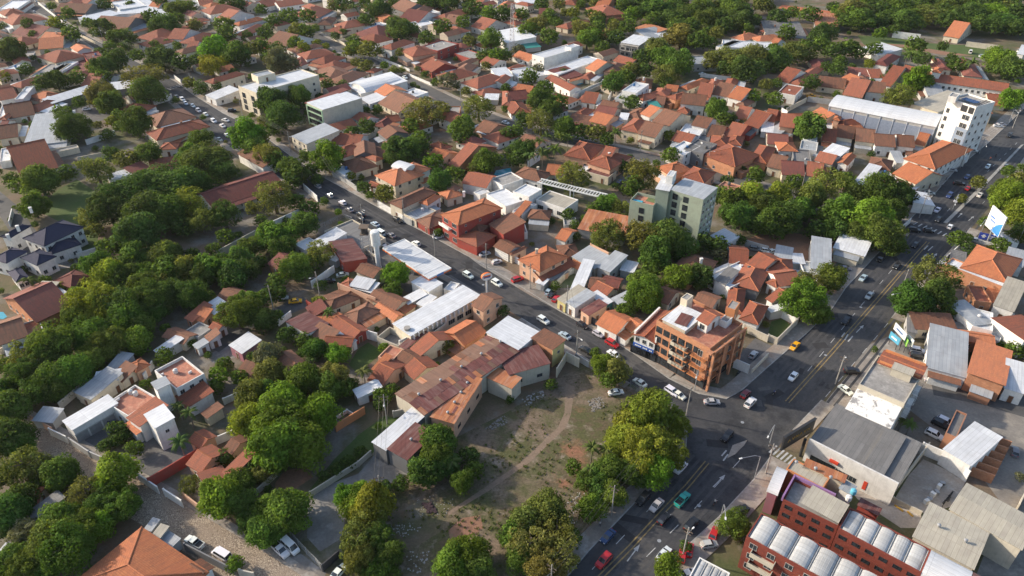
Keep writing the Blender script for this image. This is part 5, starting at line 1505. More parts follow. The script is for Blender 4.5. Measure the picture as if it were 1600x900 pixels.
# low white box behind and the two beige halls
r, T, D = VP(None, 11, (1110, 905, 1180, 935, 1215, 775), 4.6, 'f', 'd', 'b', parapet=.5)
VP(r, 15, (1090, 105, 1270, 215, 1400, 0), 4.8, 's', 'w', 'w', pitch=.02)
lm(r, 'low_building', 'low box with white sheet roof behind the grey-roofed hall', 'building', 'the low box with the white sheet roof')
for k in range(6):
    e = MB(); e.box(-2.6, 2.6, -.15, .15, 0, 2.6-.1*(k % 2)); o = e.obj('brick_partition', M['brick'], None, W(15, 1330+k*22-20, 290-k*42), R(-33)); tag(o, 'roofless orange brick partition beside the white box, '+('first', 'second', 'third', 'fourth', 'fifth', 'sixth')[k]+' from the halls', 'wall', 'brick partitions in a row')
r, T, D = VP(None, 15, (900, 652, 1290, 862, 1402, 632), 6.4, 'g', 'e', 'e', pitch=.06)
for x, y in ((1065, 590), (1232, 685)): put('roof_ventilator', VENT, r, W(15, x, y, 6.9)-r.location)
lm(r, 'beige_hall', 'hall with pale beige corrugated roof and two ventilators', 'hall', 'the beige hall with two ventilators')
r, T, D = VP(None, 15, (1130, 482, 1590, 740, 1700, 560), 6.6, 'g', 'e', 'e', pitch=.08); lm(r, 'beige_hall', 'hall with bright pale corrugated roof at the right edge', 'hall', 'the pale hall at the right edge')

# --- signs of the shops on the avenue
for k, (x, y, hx, hy, col, h) in enumerate(((800, 215, 870, 290, (.7, .7, .68), 6), (770, 270, 830, 320, (.1, .35, .5), 4.2), (850, 270, 880, 330, (.25, .5, .1), 4.6), (880, 290, 915, 330, (.75, .76, .7), 5))):
    a, b = W(11, x, y, h), W(11, hx, hy, h); d = b-a; d.z = 0; e = empty('shop_sign', Vector((a.x, a.y, 0))+d/2, math.atan2(d.y, d.x)); L = d.length/2
    m = MB(); m.box(-L, L, -.1, .1, h-2.2, h); m.obj('panel', M['color'], e, color=col); [(lambda m, x: (m.tube([(x, .12, 0), (x, .12, h)], .08, 5), m.obj('post', M['dark'], e)))(MB(), x) for x in (-L*.7, L*.7)]
    m = MB(); m.box(-L*.6, L*.5, -.13, -.102, h-1.4, h-.9); m.obj('stripe', M['color'], e, color=(.04, .12, .3) if k != 1 else (.7, .7, .7))
    tag(e, ('tall white', 'low blue', 'green', 'pale slanted')[k]+' shop sign board standing beside the avenue kerb', 'sign', 'shop signs beside the avenue')
# --- white and blue billboard, blue banner
e = empty('billboard', W(7, 1440, 560)); a, b = W(7, 1385, 440, 9), W(7, 1470, 520, 9); d = b-a; d.z = 0; rz = math.atan2(d.y, d.x); L = d.length/2; c = (a+b)/2-e.location
m = MB(); m.tube([(c.x, c.y, 0), (c.x, c.y, 7)], .3, 8); m.obj('post', M['metal'], e)
m = MB(); m.box(-L, L, -.2, .2, 5, 12.5); m.obj('panel', M['white'], e, (c.x, c.y, 0), rz); m = MB(); m.face([(-L*.2, -.22, 5.1), (L*.95, -.22, 5.1), (L*.95, -.22, 10), (L*.3, -.22, 8)]); m.obj('blue_field', M['color'], e, (c.x, c.y, 0), rz, (.06, .25, .65))
m = MB(); m.box(-L*.7, -.1*L, -.23, -.205, 9, 9.6); m.box(-L*.6, L*.1, -.23, -.205, 7.9, 8.4); m.obj('lettering', M['color'], e, (c.x, c.y, 0), rz, (.1, .2, .5))
tag(e, 'tall white and blue billboard standing under trees across the avenue', 'billboard'); LM['the white and blue billboard'] = (1558, 345)
a, b = W(7, 1325, 555, 2.6), W(7, 1475, 590, 2.6); d = b-a; d.z = 0; e = empty('banner', Vector((a.x, a.y, 0))+d/2, math.atan2(d.y, d.x)); L = d.length/2
m = MB(); m.box(-L, L, -.06, .06, .5, 2.9); m.obj('cloth', M['color'], e, color=(.03, .06, .33))
for x in (-L, 0, L): m = MB(); m.tube([(x, .1, 0), (x, .1, 3)], .06, 5); m.obj('post', M['metal'], e)
m = MB()
for r_, x0, n in ((1.95, -.15, 7), (1.25, -.15, 9)):
    for k in range(n): m.box(L*x0+k*.55, L*x0+k*.55+.38, -.085, -.062, r_, r_+.4)
m.obj('lettering', M['white'], e); m = MB(); m.box(-L*.7, -L*.5, -.085, -.062, 1.2, 2.3); m.box(-L*.8, -L*.4, -.085, -.062, 1.6, 1.9); m.obj('emblem', M['white'], e)
tag(e, 'dark blue banner with white lettering below the billboard', 'banner')
# --- telecom mast
e = empty('telecom_mast', G(800, 88)); m = MB(); H_ = 30
def leg(sx_, sy_, z): k = 1.6*(1-z/H_*.7); return (sx_*k, sy_*k, z)
for s_ in ((-1, -1), (1, -1), (1, 1), (-1, 1)): m.tube([leg(*s_, 0), leg(*s_, H_)], .12, 4)
for k in range(12):
    z0, z1 = k*2.5, k*2.5+2.5
    for p, q in (((-1, -1), (1, -1)), ((1, -1), (1, 1)), ((1, 1), (-1, 1)), ((-1, 1), (-1, -1))): m.tube([leg(*p, z0), leg(*q, z1)], .06, 4); m.tube([leg(*p, z1), leg(*q, z1)], .06, 4)
m.obj('lattice', M['color'], e, color=(.52, .46, .44)); m = MB()
for k in range(3): a = k*2.1; m.box(math.cos(a)*.9-.15, math.cos(a)*.9+.15, math.sin(a)*.9-.15, math.sin(a)*.9+.15, 27, 29.4)
m.obj('antennas', M['white'], e); tag(e, 'pale narrow lattice telecom mast rising behind the houses', 'mast'); LM['the telecom mast'] = (798, 60)
# --- big tiled roof at bottom left
r, T, D = volume(None, W(12, 430, 960, 4.2), W(12, 885, 590, 4.2), W(12, 1330, 855, 4.2), 4.2, 'h', 'o', 'w', pitch=.33, win=-1)
lm(r, 'tiled_house', 'big low house with wide orange tile hip roof at bottom left', 'house', 'the big orange tile roof at bottom left')
VP(r, 12, (1130, 900, 1220, 960, 1400, 880), 3.6, 'g', 'b', 'w')
# far rows of houses between those read one by one
frng = random.Random(33)
def foot_clash(cx, cy, rz, X, Y, g=.4):
    cs, sn = math.cos(rz), math.sin(rz)
    pts = [(cx+a*X*cs-b*Y*sn, cy+a*X*sn+b*Y*cs) for a in (-1, 0, 1) for b in (-1, 0, 1)]
    for fx, fy, fc, fs, FX, FY in FOOT:
        if math.hypot(fx-cx, fy-cy) > 50: continue
        for x, y in pts:
            dx, dy = x-fx, y-fy
            if abs(dx*fc+dy*fs) < FX+g and abs(-dx*fs+dy*fc) < FY+g: return True
        dx, dy = fx-cx, fy-cy
        if abs(dx*cs+dy*sn) < X+g and abs(-dx*sn+dy*cs) < Y+g: return True
    return False
def near_poly(p, L, d): return any(((p-a)-(b-a)*max(0, min(1, (p-a).dot(b-a)/(b-a).length_squared))).length < d for a, b in zip(L, L[1:]))
S1W = poly_px([((a[0]+b[0])/2, (a[1]+b[1])/2) for a, b in zip(S1L[:16], S1R[:16])])
S5W0 = poly_px(S5C); nfill = 0; FAR = []
for tries in range(1500):
    if nfill >= 95: break
    px, py = frng.uniform(-15, 1000), frng.uniform(-12, 235)
    if px > 820 and py < 75: continue
    if py > 150 and px < 420: continue
    if 250 < px < 520 and 110 < py < 235: continue
    p = G(px, py, 3); X, Y = frng.uniform(4.5, 7.5), frng.uniform(4, 6)
    d = dirv0 = (G(620, 340)-G(510, 280)); rz = math.atan2(d.y, d.x)+frng.choice([0, R(90)])+frng.uniform(-.08, .08)
    if near_poly(p, S1W, 13) or near_poly(p, S2W, 13) or foot_clash(p.x, p.y, rz, X, Y): continue
    ux, uy = Vector((math.cos(rz), math.sin(rz), 0))*X, Vector((-math.sin(rz), math.cos(rz), 0))*Y
    h = frng.choice([2.8, 2.9, 3.0, 4.9]); kind = frng.choice('hhgG'); roof = frng.choice('rrrbbom'); wl = frng.choice('wwwcp')
    FAR.append((p, rz, X, Y, h, kind, roof, wl)); FOOT.append((p.x, p.y, math.cos(rz), math.sin(rz), X, Y)); nfill += 1
# too many to tell apart back there: one mass
M['farw'] = flat_mat('far_white_wall', (.66, .63, .58), .85); M['farc'] = flat_mat('far_cream_wall', (.55, .46, .36), .85)
fm = MB(); SL = {'r': 0, 'b': 1, 'o': 2, 'm': 3, 'w': 4, 'c': 5, 'p': 5}
for p, rz, X, Y, h, kind, roof, wl in FAR:
    T = Matrix.Translation((p.x, p.y, 0)) @ Matrix.Rotation(rz, 4, 'Z'); k0 = len(fm.v)
    fm.box(-X+.4, X-.4, -Y+.4, Y-.4, 0, h, SL[wl], False)
    if kind == 'G': X, Y = X, Y
    z = h+min(X, Y)*.4; c4 = [(-X, -Y, h), (X, -Y, h), (X, Y, h), (-X, Y, h)]; e = (max(0, X-Y) if kind == 'h' else X)
    r0, r1 = (-e, 0, z), (e, 0, z); i = SL[roof]
    fm.face([c4[0], c4[1], r1, r0], i); fm.face([c4[2], c4[3], r0, r1], i); ei = i if kind == 'h' else SL[wl]
    fm.face([c4[1], c4[2], r1], ei); fm.face([c4[3], c4[0], r0], ei); fm.face(c4[::-1], i)
    for x in (-X*.5, X*.1, X*.6):
        fm.box(x-.5, x+.5, -Y+.36, -Y+.39, 1.0, 2.1, 6); fm.box(X-.39, X-.36, x*Y/X-.5, x*Y/X+.5, 1.0, 2.1, 6)
    fm.v[k0:] = [tuple(T @ Vector(v)) for v in fm.v[k0:]]
o = fm.obj('far_houses', [M['rr'], M['rb'], M['ro'], M['rm'], M['farw'], M['farc'], M['glass']]); o['kind'] = 'stuff'; tag(o, 'far rows of small tile-roofed houses filling the distant blocks', 'houses')

# lean-to annexes that make the roofs interlock
arng = random.Random(17)
def inpoly0(x, y, P):
    c = False; n = len(P)
    for i in range(n):
        (x0, y0), (x1, y1) = P[i], P[i-1]
        if (y0 > y) != (y1 > y) and x < (x1-x0)*(y-y0)/(y1-y0)+x0: c = not c
    return c
_AVP = AVL_lo[::-1][:-1]+[(1052, 637), (1045, 592), (1092, 616)]+AVL_up+AVR[::-1]; _S1P = S1L+S1R[::-1][2:]
for root, T, X, Y, h, roof, wl, far in VOLS:
    if 4*X*Y < 55 or arng.random() < .25: continue
    sides = ['f', 'b', 'l', 'r']; arng.shuffle(sides)
    for sd in sides[:3]:
        dp = arng.uniform(2.4, 4.2); along = (X if sd in 'fb' else Y)*arng.uniform(.45, .95); sh = ((X if sd in 'fb' else Y)-along)*arng.uniform(-1, 1)
        cx, cy = {'f': (sh, -Y-dp/2+.3), 'b': (sh, Y+dp/2-.3), 'l': (-X-dp/2+.3, sh), 'r': (X+dp/2-.3, sh)}[sd]
        c = T @ Vector((cx, cy, 0)); rz = math.atan2(T[1][0], T[0][0])+{'f': 0, 'b': math.pi, 'l': -math.pi/2, 'r': math.pi/2}[sd]
        q = PX(c)
        if inpoly0(*q, _AVP) or inpoly0(*q, _S1P) or near_poly(c, S2W, 6.5) or near_poly(c, S5W0, 6): continue
        o_ = c+Vector((math.sin(rz), -math.cos(rz), 0))*dp*.35
        if any(abs((o_.x-f[0])*f[2]+(o_.y-f[1])*f[3]) < f[4] and abs(-(o_.x-f[0])*f[3]+(o_.y-f[1])*f[2]) < f[5] for f in FOOT): continue
        ux, uy = Vector((math.cos(rz), math.sin(rz), 0))*along, Vector((-math.sin(rz), math.cos(rz), 0))*dp/2
        hh = min(2.5, h-.5)
        volume(root, c-ux-uy, c+ux-uy, c+ux+uy, hh, 's', arng.choice('rbbowwggudc'[:10]), wl, win=-1, pitch=.12, far=True)
        break
# ================================================================ trees
LC = {'d': (.078, .128, .029), 'm': (.104, .162, .030), 'b': (.122, .205, .024), 'y': (.195, .222, .032), 'o': (.155, .168, .044), 'g': (.155, .160, .092)}
LNAME = {'d': 'dark green', 'm': 'mid green', 'b': 'bright green', 'y': 'yellow-green', 'o': 'olive green', 'g': 'grey-green'}
def crown_mesh(seed, nl, lr, nleaf, ls, asp=.8, col=False):
    """leaf faces gathered in lobes over a rounded crown of diameter 1, centred at 0"""
    q = random.Random(seed); V = []; F = []; tone = []
    lobes = []
    for k in range(nl):
        for _ in range(30):
            zz = q.uniform(-.85, 1); a = q.uniform(0, 6.2832); rr = math.sqrt(max(0, 1-zz*zz))
            d = Vector((rr*math.cos(a), rr*math.sin(a), zz)); rad = q.uniform(.72, 1.0)*(.5-lr*.62)*(1+.5*noise.noise(d*1.6+Vector((seed*3.1, 0, 0))))
            c = Vector((d.x*rad, d.y*rad, d.z*rad*asp))
            if col: c = Vector((d.x*rad*.55, d.y*rad*.55, q.uniform(-.7, .75)))
            if all((c-o[0]).length > lr*.55 for o in lobes): break
        lobes.append((c, lr*q.uniform(.65, 1.25), q.uniform(.62, 1.38), d))
    for k in range(nl//4): lobes.append((Vector((q.uniform(-.2, .2), q.uniform(-.2, .2), q.uniform(-.2, .12))), lr*1.3, q.uniform(.7, 1.1), Vector((0, 0, 1))))
    for c, r_, tn, od in lobes:
        for i in range(nleaf):
            zz = q.uniform(-.45, 1); a = q.uniform(0, 6.2832); s_ = math.sqrt(max(0, 1-zz*zz)); d = Vector((s_*math.cos(a), s_*math.sin(a), zz))
            if d.dot(od) < -.45: continue
            p = c+d*r_*q.uniform(.72, 1.12)
            n = (d+Vector((q.gauss(0, .45), q.gauss(0, .45), q.gauss(.1, .45)))).normalized()
            t = n.cross(Vector((q.gauss(0, 1), q.gauss(0, 1), q.gauss(0, 1))))
            if t.length < 1e-3: continue
            t.normalize(); b = n.cross(t); L_ = ls*q.uniform(.6, 1.45); w_ = L_*q.uniform(.45, .8)
            k = len(V); V += [p-t*L_, p-b*w_, p+t*L_, p+b*w_]; F.append((k, k+1, k+2, k+3)); tone.append(tn*q.uniform(.8, 1.2))
    me = bpy.data.meshes.new('crown'); me.from_pydata([tuple(v) for v in V], [], F); me.materials.append(M['leaf'])
    at_ = me.color_attributes.new('tone', 'FLOAT_COLOR', 'CORNER')
    buf = []
    for tn in tone: buf += [tn, tn, tn*.9, 1]*4
    at_.data.foreach_set('color', buf); me.update(); return me
BIGC = [crown_mesh(s, a, b, c, d, e) for s, a, b, c, d, e in ((1, 56, .15, 190, .022, .88), (2, 30, .21, 260, .026, .95), (3, 96, .105, 110, .019, .8), (4, 44, .17, 200, .028, 1.0))]
MEDC = [crown_mesh(s, a, b, c, d, e) for s, a, b, c, d, e in ((11, 36, .19, 150, .031, .95), (12, 20, .25, 220, .036, 1.05), (13, 60, .13, 90, .027, .82), (14, 32, .2, 150, .04, 1.1))]
SMLC = [crown_mesh(s, 22, .24, 110, .046, 1.0) for s in (21, 22, 23)]
SPAC = [crown_mesh(s, 46, .12, 80, .023, .85) for s in (41, 42)]
COLC = [crown_mesh(s, 34, .17, 90, .03, 1, True) for s in (31, 32)]
def trunk_mesh(seed):
    q = random.Random(seed); m = MB(); m.tube([(0, 0, 0), (.01, 0, .3), (-.01, .01, .55), (0, 0, .78)], [.05, .04, .032, .018], 7)
    for k in range(5):
        a = k*1.2566+q.random(); z = .38+.06*k; m.tube([(0, 0, z), (.14*math.cos(a), .14*math.sin(a), z+.13), (.26*math.cos(a), .26*math.sin(a), z+.22)], [.024, .016, .007], 5)
    return m.mesh('trunk', M['bark'], True)
TRUNK = [trunk_mesh(s) for s in (1, 2, 3)]
def frond_mesh(seed, droop):
    q = random.Random(seed); V = []; F = []; N_ = 7; sp = []
    for k in range(N_+1): f = k/N_; sp.append(Vector((f*.95, 0, .28*math.sin(f*2.2)-droop*f*f)))
    m = MB()
    for k in range(N_):
        a, b = sp[k], sp[k+1]; f = (k+.5)/N_; wv = .22*math.sin(math.pi*min(1, f*.9+.12))
        for s_ in (-1, 1):
            m.face([a, b, b+Vector((.05, s_*wv, -.10)), a+Vector((.02, s_*wv*.6, -.08))])
    me = m.mesh('frond', M['leaf']); ca = me.color_attributes.new('tone', 'FLOAT_COLOR', 'CORNER'); ca.data.foreach_set('color', [1.0]*4*len(me.loops)); return me
FROND = [frond_mesh(1, .55), frond_mesh(2, .8), frond_mesh(3, .3)]
def ptrunk():
    m = MB(); m.tube([(0, 0, 0), (.01, 0, .4), (0, .01, .75), (0, 0, 1)], [.032, .022, .02, .016], 7); return m.mesh('trunk', M['pbark'], True)
PTR = ptrunk()
TREES = []; trng = random.Random(5)
def place(px, py, dpx, kfac, zfac):
    z = 3.0
    for _ in range(4):
        p = G(px, py, z); D = dpx*depth(p)/FPX; Ht = max(2.2, min(12.5, D*kfac)); z = Ht*zfac
    return p, D, Ht
def add_tree(px, py, dpx, code):
    TREES.append((px, py, dpx, code))
TD = {
0: '''175 150 70 C 205 215 60 d 345 145 100 y 385 175 70 m 440 215 120 m 75 320 150 d 20 165 50 d 545 145 80 m 640 175 130 d 760 230 170 d 790 290 80 m 690 300 90 m 720 380 150 d 625 320 60 m 640 420 140 d 590 430 100 o 655 480 100 m 160 440 90 d 350 500 130 d 265 520 110 d 475 490 110 m 480 430 40 m 430 85 90 m 650 30 90 d 720 30 40 y 900 480 270 o 930 580 200 d 640 590 190 o 690 650 140 m 490 640 90 d 455 790 230 m 400 710 120 m 850 770 190 d 755 730 100 m 740 790 80 m 670 845 80 m 610 780 60 o 700 760 80 y 1010 370 190 d 1110 400 130 d 850 350 90 m 960 280 60 m 1040 250 40 P 940 110 110 d 1020 150 190 d 1110 120 100 m 1010 20 90 d 1110 50 160 m 1190 40 80 d 1220 160 90 o 1170 210 60 d 1410 160 130 m 1410 210 120 d 1450 90 40 P 1340 300 160 b 1320 410 150 y 1400 380 80 y 1490 340 140 m 1570 310 110 o 1220 380 90 d 1110 285 60 m 1180 520 90 o 1260 550 100 d 1350 540 70 d 1580 480 60 m 1430 10 120 d 1500 30 90 d 1240 870 140 m 1310 850 50 C 1540 850 180 b 1270 735 40 m 1550 230 80 d 1440 250 60 m 40 480 80 y 210 360 40 m 320 40 60 m 300 330 40 m 560 160 50 m 810 30 60 d 1300 250 60 m 1460 450 60 d 1000 300 50 m 260 380 40 m''',
1: '''30 60 80 d 110 140 110 m 200 110 130 m 330 100 100 m 250 190 110 o 370 180 60 m 320 200 110 m 50 210 100 d 30 290 110 m 240 270 100 m 130 310 100 d 300 300 90 y 380 270 60 y 435 290 50 y 500 225 60 d 550 200 50 m 550 30 120 d 610 45 80 P 580 40 60 P 680 130 100 d 780 60 150 d 480 40 80 o 940 80 40 P 910 180 180 d 870 140 90 m 980 190 90 d 1060 240 110 d 1160 170 110 m 1290 140 100 m 1350 60 130 d 1460 90 110 b 1550 90 120 d 1080 10 150 d 1200 10 160 d 1330 10 100 d 1470 250 140 m 1490 350 100 b 1420 350 80 m 1560 350 90 d 1340 260 90 o 1440 410 60 o 1190 230 60 m 620 300 110 m 700 310 130 o 610 260 90 m 590 320 90 y 620 395 70 o 690 410 90 o 780 320 60 d 900 330 70 o 860 440 60 y 800 410 60 m 910 440 50 y 1010 430 40 o 1060 465 60 d 1200 500 120 g 1310 570 70 o 1390 670 200 o 1060 700 300 o 960 790 120 m 1020 870 130 m 1290 800 150 m 1280 870 100 d 1570 840 100 m 1560 680 50 m 1560 550 70 d 700 790 110 d 600 830 100 d 760 690 70 m 690 690 60 m 410 480 90 P 440 530 80 d 540 540 80 d 270 600 150 m 100 630 190 d 170 720 200 d 60 770 100 o 120 800 120 d 40 870 100 y 130 380 140 g 220 400 120 g 90 360 100 m 980 530 40 m 1015 545 30 m 50 20 60 d 1120 520 50 m 1260 540 50 d 1450 530 50 d 1100 330 40 m 860 370 50 d 680 20 90 d 860 10 80 m''',
2: '''150 160 150 o 100 190 130 m 240 230 120 m 330 80 60 o 290 30 80 o 380 80 80 y 440 180 160 o 470 240 140 m 530 140 90 d 560 300 90 m 490 85 70 m 640 160 90 o 720 170 110 m 690 40 90 m 750 90 110 b 900 60 170 d 1000 50 150 m 1100 90 170 d 1190 40 150 m 1280 110 140 d 1380 70 190 m 1450 130 150 d 1350 30 150 d 1050 10 120 d 820 30 120 d 1480 185 80 m 1550 30 100 d 950 160 50 o 640 240 110 d 1060 230 180 o 1150 260 130 m 1230 270 100 m 1200 190 80 o 910 300 150 o 960 360 160 m 1050 390 150 d 810 360 120 d 880 350 90 m 740 440 120 o 820 440 110 d 950 470 150 o 970 520 90 d 1010 440 110 m 630 520 140 d 700 480 100 m 735 490 80 b 640 470 70 m 1400 380 230 o 1500 350 200 o 1310 350 160 o 1250 380 120 o 1560 420 110 d 1580 340 80 d 1450 440 170 d 1330 430 100 d 1580 530 80 o 1590 600 50 m 1500 600 100 b 1280 680 140 m 1330 740 100 m 1440 760 50 m 1380 740 70 d 750 640 110 d 690 620 60 m 320 450 60 d 200 560 130 d 170 640 150 m 290 640 130 m 230 680 140 d 110 480 110 m 160 430 70 g 40 310 80 g 80 750 120 d 180 760 180 o 30 830 100 m 330 800 140 m 430 820 120 m 530 830 130 o 650 830 90 P 590 870 100 d 220 850 90 P 300 850 90 P 350 860 80 P 170 880 90 P 740 880 50 y 980 850 80 y 60 90 90 m 400 130 60 m 1000 120 150 d 1200 120 150 m 880 130 110 m 1320 160 110 d 560 20 80 d 640 10 80 m 1020 170 90 m 1520 130 90 d 1130 170 100 d''',
3: '''60 110 130 d 150 80 90 m 20 50 70 o 260 90 130 m 120 210 120 m 330 220 140 d 410 50 60 m 540 70 180 o 580 130 180 d 700 60 130 d 820 50 150 m 860 130 150 d 1010 90 230 o 1170 50 170 m 1260 90 160 d 1400 80 190 b 1480 140 200 d 1560 70 120 d 1550 180 120 d 1310 150 120 d 1080 20 100 d 960 10 100 d 1340 20 120 d 1500 20 120 d 1240 10 100 m 700 210 80 b 930 290 130 m 900 340 100 P 870 350 80 P 1020 360 90 P 1090 290 60 C 950 370 100 d 1180 410 110 m 1280 390 90 P 1150 370 80 d 1440 370 150 b 1500 420 140 m 1560 440 130 d 1400 430 90 m 1520 620 140 b 1360 600 50 m 660 310 100 m 500 300 130 m 410 320 120 d 340 290 120 m 160 330 160 o 220 300 120 m 60 370 140 d 100 420 80 d 30 310 90 m 260 360 80 o 450 380 80 m 430 430 110 d 360 420 80 d 270 520 110 d 630 400 70 y 570 330 100 d 700 490 50 d 770 420 50 o 930 500 150 b 820 600 180 S 260 800 170 m 430 590 50 m 40 620 110 m 50 520 70 m 20 880 40 m 400 860 40 m 530 420 50 d 640 20 110 d 760 120 100 d 1120 130 130 d 1400 170 110 d 480 130 100 d 1200 150 90 d 1450 60 100 m 760 10 110 m 400 180 80 d''',
4: '''250 230 230 m 130 260 120 m 410 190 120 d 70 220 90 d 600 160 210 S 700 60 110 d 780 100 130 o 920 60 160 m 1280 100 300 m 1180 80 150 m 1400 170 150 d 210 390 150 m 960 250 330 d 800 320 330 d 680 400 250 d 1130 260 290 d 1240 250 180 d 900 430 300 d 1050 420 250 d 850 560 270 d 560 460 150 o 590 540 110 o 1200 390 150 Y 1260 480 180 o 1130 530 130 d 1400 440 190 d 1400 580 110 m 660 650 130 m 850 710 170 m 1050 690 180 m 590 760 170 m 700 800 180 y 800 820 160 m 920 820 160 m 1060 800 180 m 1180 790 180 o 1300 780 170 m 1400 760 170 m 1500 720 150 d 1560 640 150 m 1250 840 150 d 1000 860 150 o 1450 820 170 d 1560 780 140 d 560 870 100 y 180 850 110 P 400 885 80 y 1580 400 90 o 730 880 130 m 1590 20 150 m 1200 690 90 d 770 660 80 m 1330 660 90 m''',
5: '''70 70 170 o 110 110 130 m 200 140 150 d 260 190 140 d 230 230 130 d 310 80 90 m 450 90 180 b 350 160 90 d 380 220 80 d 110 330 250 o 250 360 120 m 340 400 120 d 590 200 60 y 680 270 90 d 800 310 130 o 710 320 60 m 900 50 170 d 960 40 150 m 830 90 90 m 1030 20 120 d 1110 110 130 b 1150 230 150 d 1250 190 120 m 1370 150 90 o 1420 110 140 m 1500 110 100 m 1590 50 90 d 1180 20 70 d 100 580 170 m 200 560 160 m 280 500 180 d 160 640 150 d 330 480 120 d 400 680 170 o 370 730 110 d 240 770 190 m 20 620 100 d 30 740 100 d 130 870 130 m 870 820 190 b 430 360 60 m 560 850 60 d 1500 330 30 m 410 880 80 d 30 480 80 m 1060 380 40 m 660 210 40 m''',
6: '''380 200 210 o 820 180 220 o 760 260 130 m 740 300 90 m 900 120 50 m 700 140 90 d 990 70 120 m 600 370 150 m 520 410 110 m 680 400 140 o 460 470 70 b 350 440 90 d 250 480 50 d 390 510 70 m 210 485 30 m 400 580 60 m 600 570 210 o 820 580 240 o 970 590 280 m 1050 640 180 d 900 690 200 d 870 800 120 m 1030 830 180 b 820 880 160 m 1150 660 60 o 1210 620 130 d 1290 640 130 d 1300 690 90 g 1170 830 150 d 1300 330 130 d 1380 360 150 m 1500 330 190 y 1560 380 190 d 1440 450 180 d 1350 430 140 d 1580 500 150 d 1430 600 80 d 1530 200 120 m 1580 30 50 P 1440 160 60 d 80 40 140 d 270 30 100 P 110 70 90 P 190 50 100 P 30 100 110 d 1340 230 80 d 440 530 50 m 1170 720 60 m''',
7: '''60 330 160 y 110 450 220 d 50 500 180 d 210 420 150 m 260 330 160 o 370 250 210 o 480 230 130 m 160 240 110 m 450 430 180 m 350 460 130 m 540 320 140 d 690 300 210 m 820 330 160 d 770 430 150 d 660 480 260 b 720 560 230 m 560 560 150 m 790 630 150 d 420 540 140 d 300 540 130 d 250 870 170 o 400 840 180 m 1310 240 100 o 1210 340 70 o 1500 170 90 m 1560 230 130 o 1520 320 220 y 1580 440 200 y 1470 300 160 m 1590 560 140 m 1370 490 90 m 1450 630 110 m 1180 590 120 m 1260 650 90 d 1040 820 250 o 1170 870 80 d 940 790 70 d 1590 150 60 m 560 420 130 d''',
8: '''600 90 330 y 480 170 200 m 750 120 250 d 780 190 230 m 880 230 170 m 860 320 170 m 470 50 130 b 560 290 230 m 680 330 220 m 320 350 280 m 170 430 240 o 280 450 220 m 460 520 230 m 330 560 220 m 150 530 220 d 230 640 180 d 90 600 130 m 60 750 240 d 40 480 120 m 350 640 160 d 560 450 180 m 950 60 250 d 1050 40 200 d 1200 40 200 d 900 20 200 m 1480 150 240 m 1550 90 160 m 1030 430 120 m 1200 350 60 m 1360 550 130 b 1400 470 100 m 1490 560 110 m 1430 520 60 g 1360 620 100 m 1570 680 190 o 1540 830 200 y 1590 440 90 m 1180 780 110 P 1110 740 90 P 740 880 120 d 20 660 160 d 950 150 160 d 640 420 140 m''',
9: '''60 430 160 g 90 540 200 o 300 570 220 m 170 740 290 b 160 840 320 b 370 800 260 b 250 660 140 d 480 550 180 o 450 640 170 d 560 620 130 m 60 640 150 d 50 60 130 d 140 30 120 d 60 200 150 d 120 180 90 m 190 290 120 d 300 330 110 m 380 380 140 d 340 450 60 P 390 90 90 y 450 150 80 P 510 420 140 b 570 390 70 b 670 520 110 P 600 600 80 d 780 680 120 m 840 640 100 m 800 370 70 b 1200 360 100 S 1280 370 70 b 630 260 60 P 850 20 110 m 1540 140 80 d 1130 480 40 b 770 740 80 d 1590 700 60 d 20 820 150 b''',
10: '''830 40 220 b 760 90 120 m 870 110 120 b 700 140 120 m 560 480 150 b 650 520 150 o 600 570 120 m 520 400 70 m 850 790 300 y 740 840 180 y 1000 840 220 y 240 600 80 m 700 740 60 g 620 210 40 m''',
11: '''230 70 270 b 290 150 160 m 900 80 220 d 1060 60 200 d 930 130 110 y 820 40 100 d 1130 150 120 m 1550 380 110 m 1450 360 70 m 840 830 70 P 890 850 90 P 670 385 40 m 1600 400 80 m''',
12: '''60 40 260 d 120 100 200 d 150 220 260 S 300 230 160 g 380 260 230 m 740 260 240 y 680 330 200 b 540 380 220 o 760 460 220 m 640 450 200 d 380 560 260 m 330 680 300 m 430 740 330 m 520 600 240 m 620 580 180 b 150 620 180 g 90 780 190 m 150 850 220 m 270 860 150 d 60 500 240 d 130 430 180 d 40 580 160 d 650 85 90 d 720 60 90 d 780 25 90 d 850 100 110 m 1120 60 120 P 1190 330 140 o 1410 165 120 d 1380 400 260 b 1480 330 200 m 1500 450 180 m 1560 560 150 d 1580 640 120 d 1580 240 120 m 1470 830 110 b 1570 20 120 b 20 870 150 m 230 330 120 m 40 260 160 d''',
13: '''130 80 330 b 300 90 280 b 60 240 160 o 210 490 260 m 60 480 170 m 50 620 200 m 280 440 130 b 560 400 150 b 650 380 150 b 620 470 160 b 740 460 250 y 700 560 230 o 640 680 250 o 760 660 200 m 640 770 210 o 830 760 170 m 760 860 150 m 860 880 90 m 680 880 100 m 1130 60 240 m 1120 150 230 m 1200 200 160 d 1060 250 180 d 1220 180 110 P 1280 310 150 m 1370 230 120 m 1340 150 130 d 1000 220 100 d 900 320 110 d 800 350 120 d 1310 760 240 b 1400 740 150 m 1250 830 230 m 1380 850 200 m 1180 840 130 m 580 180 90 d 500 230 90 d 430 275 80 d 650 120 80 d''',
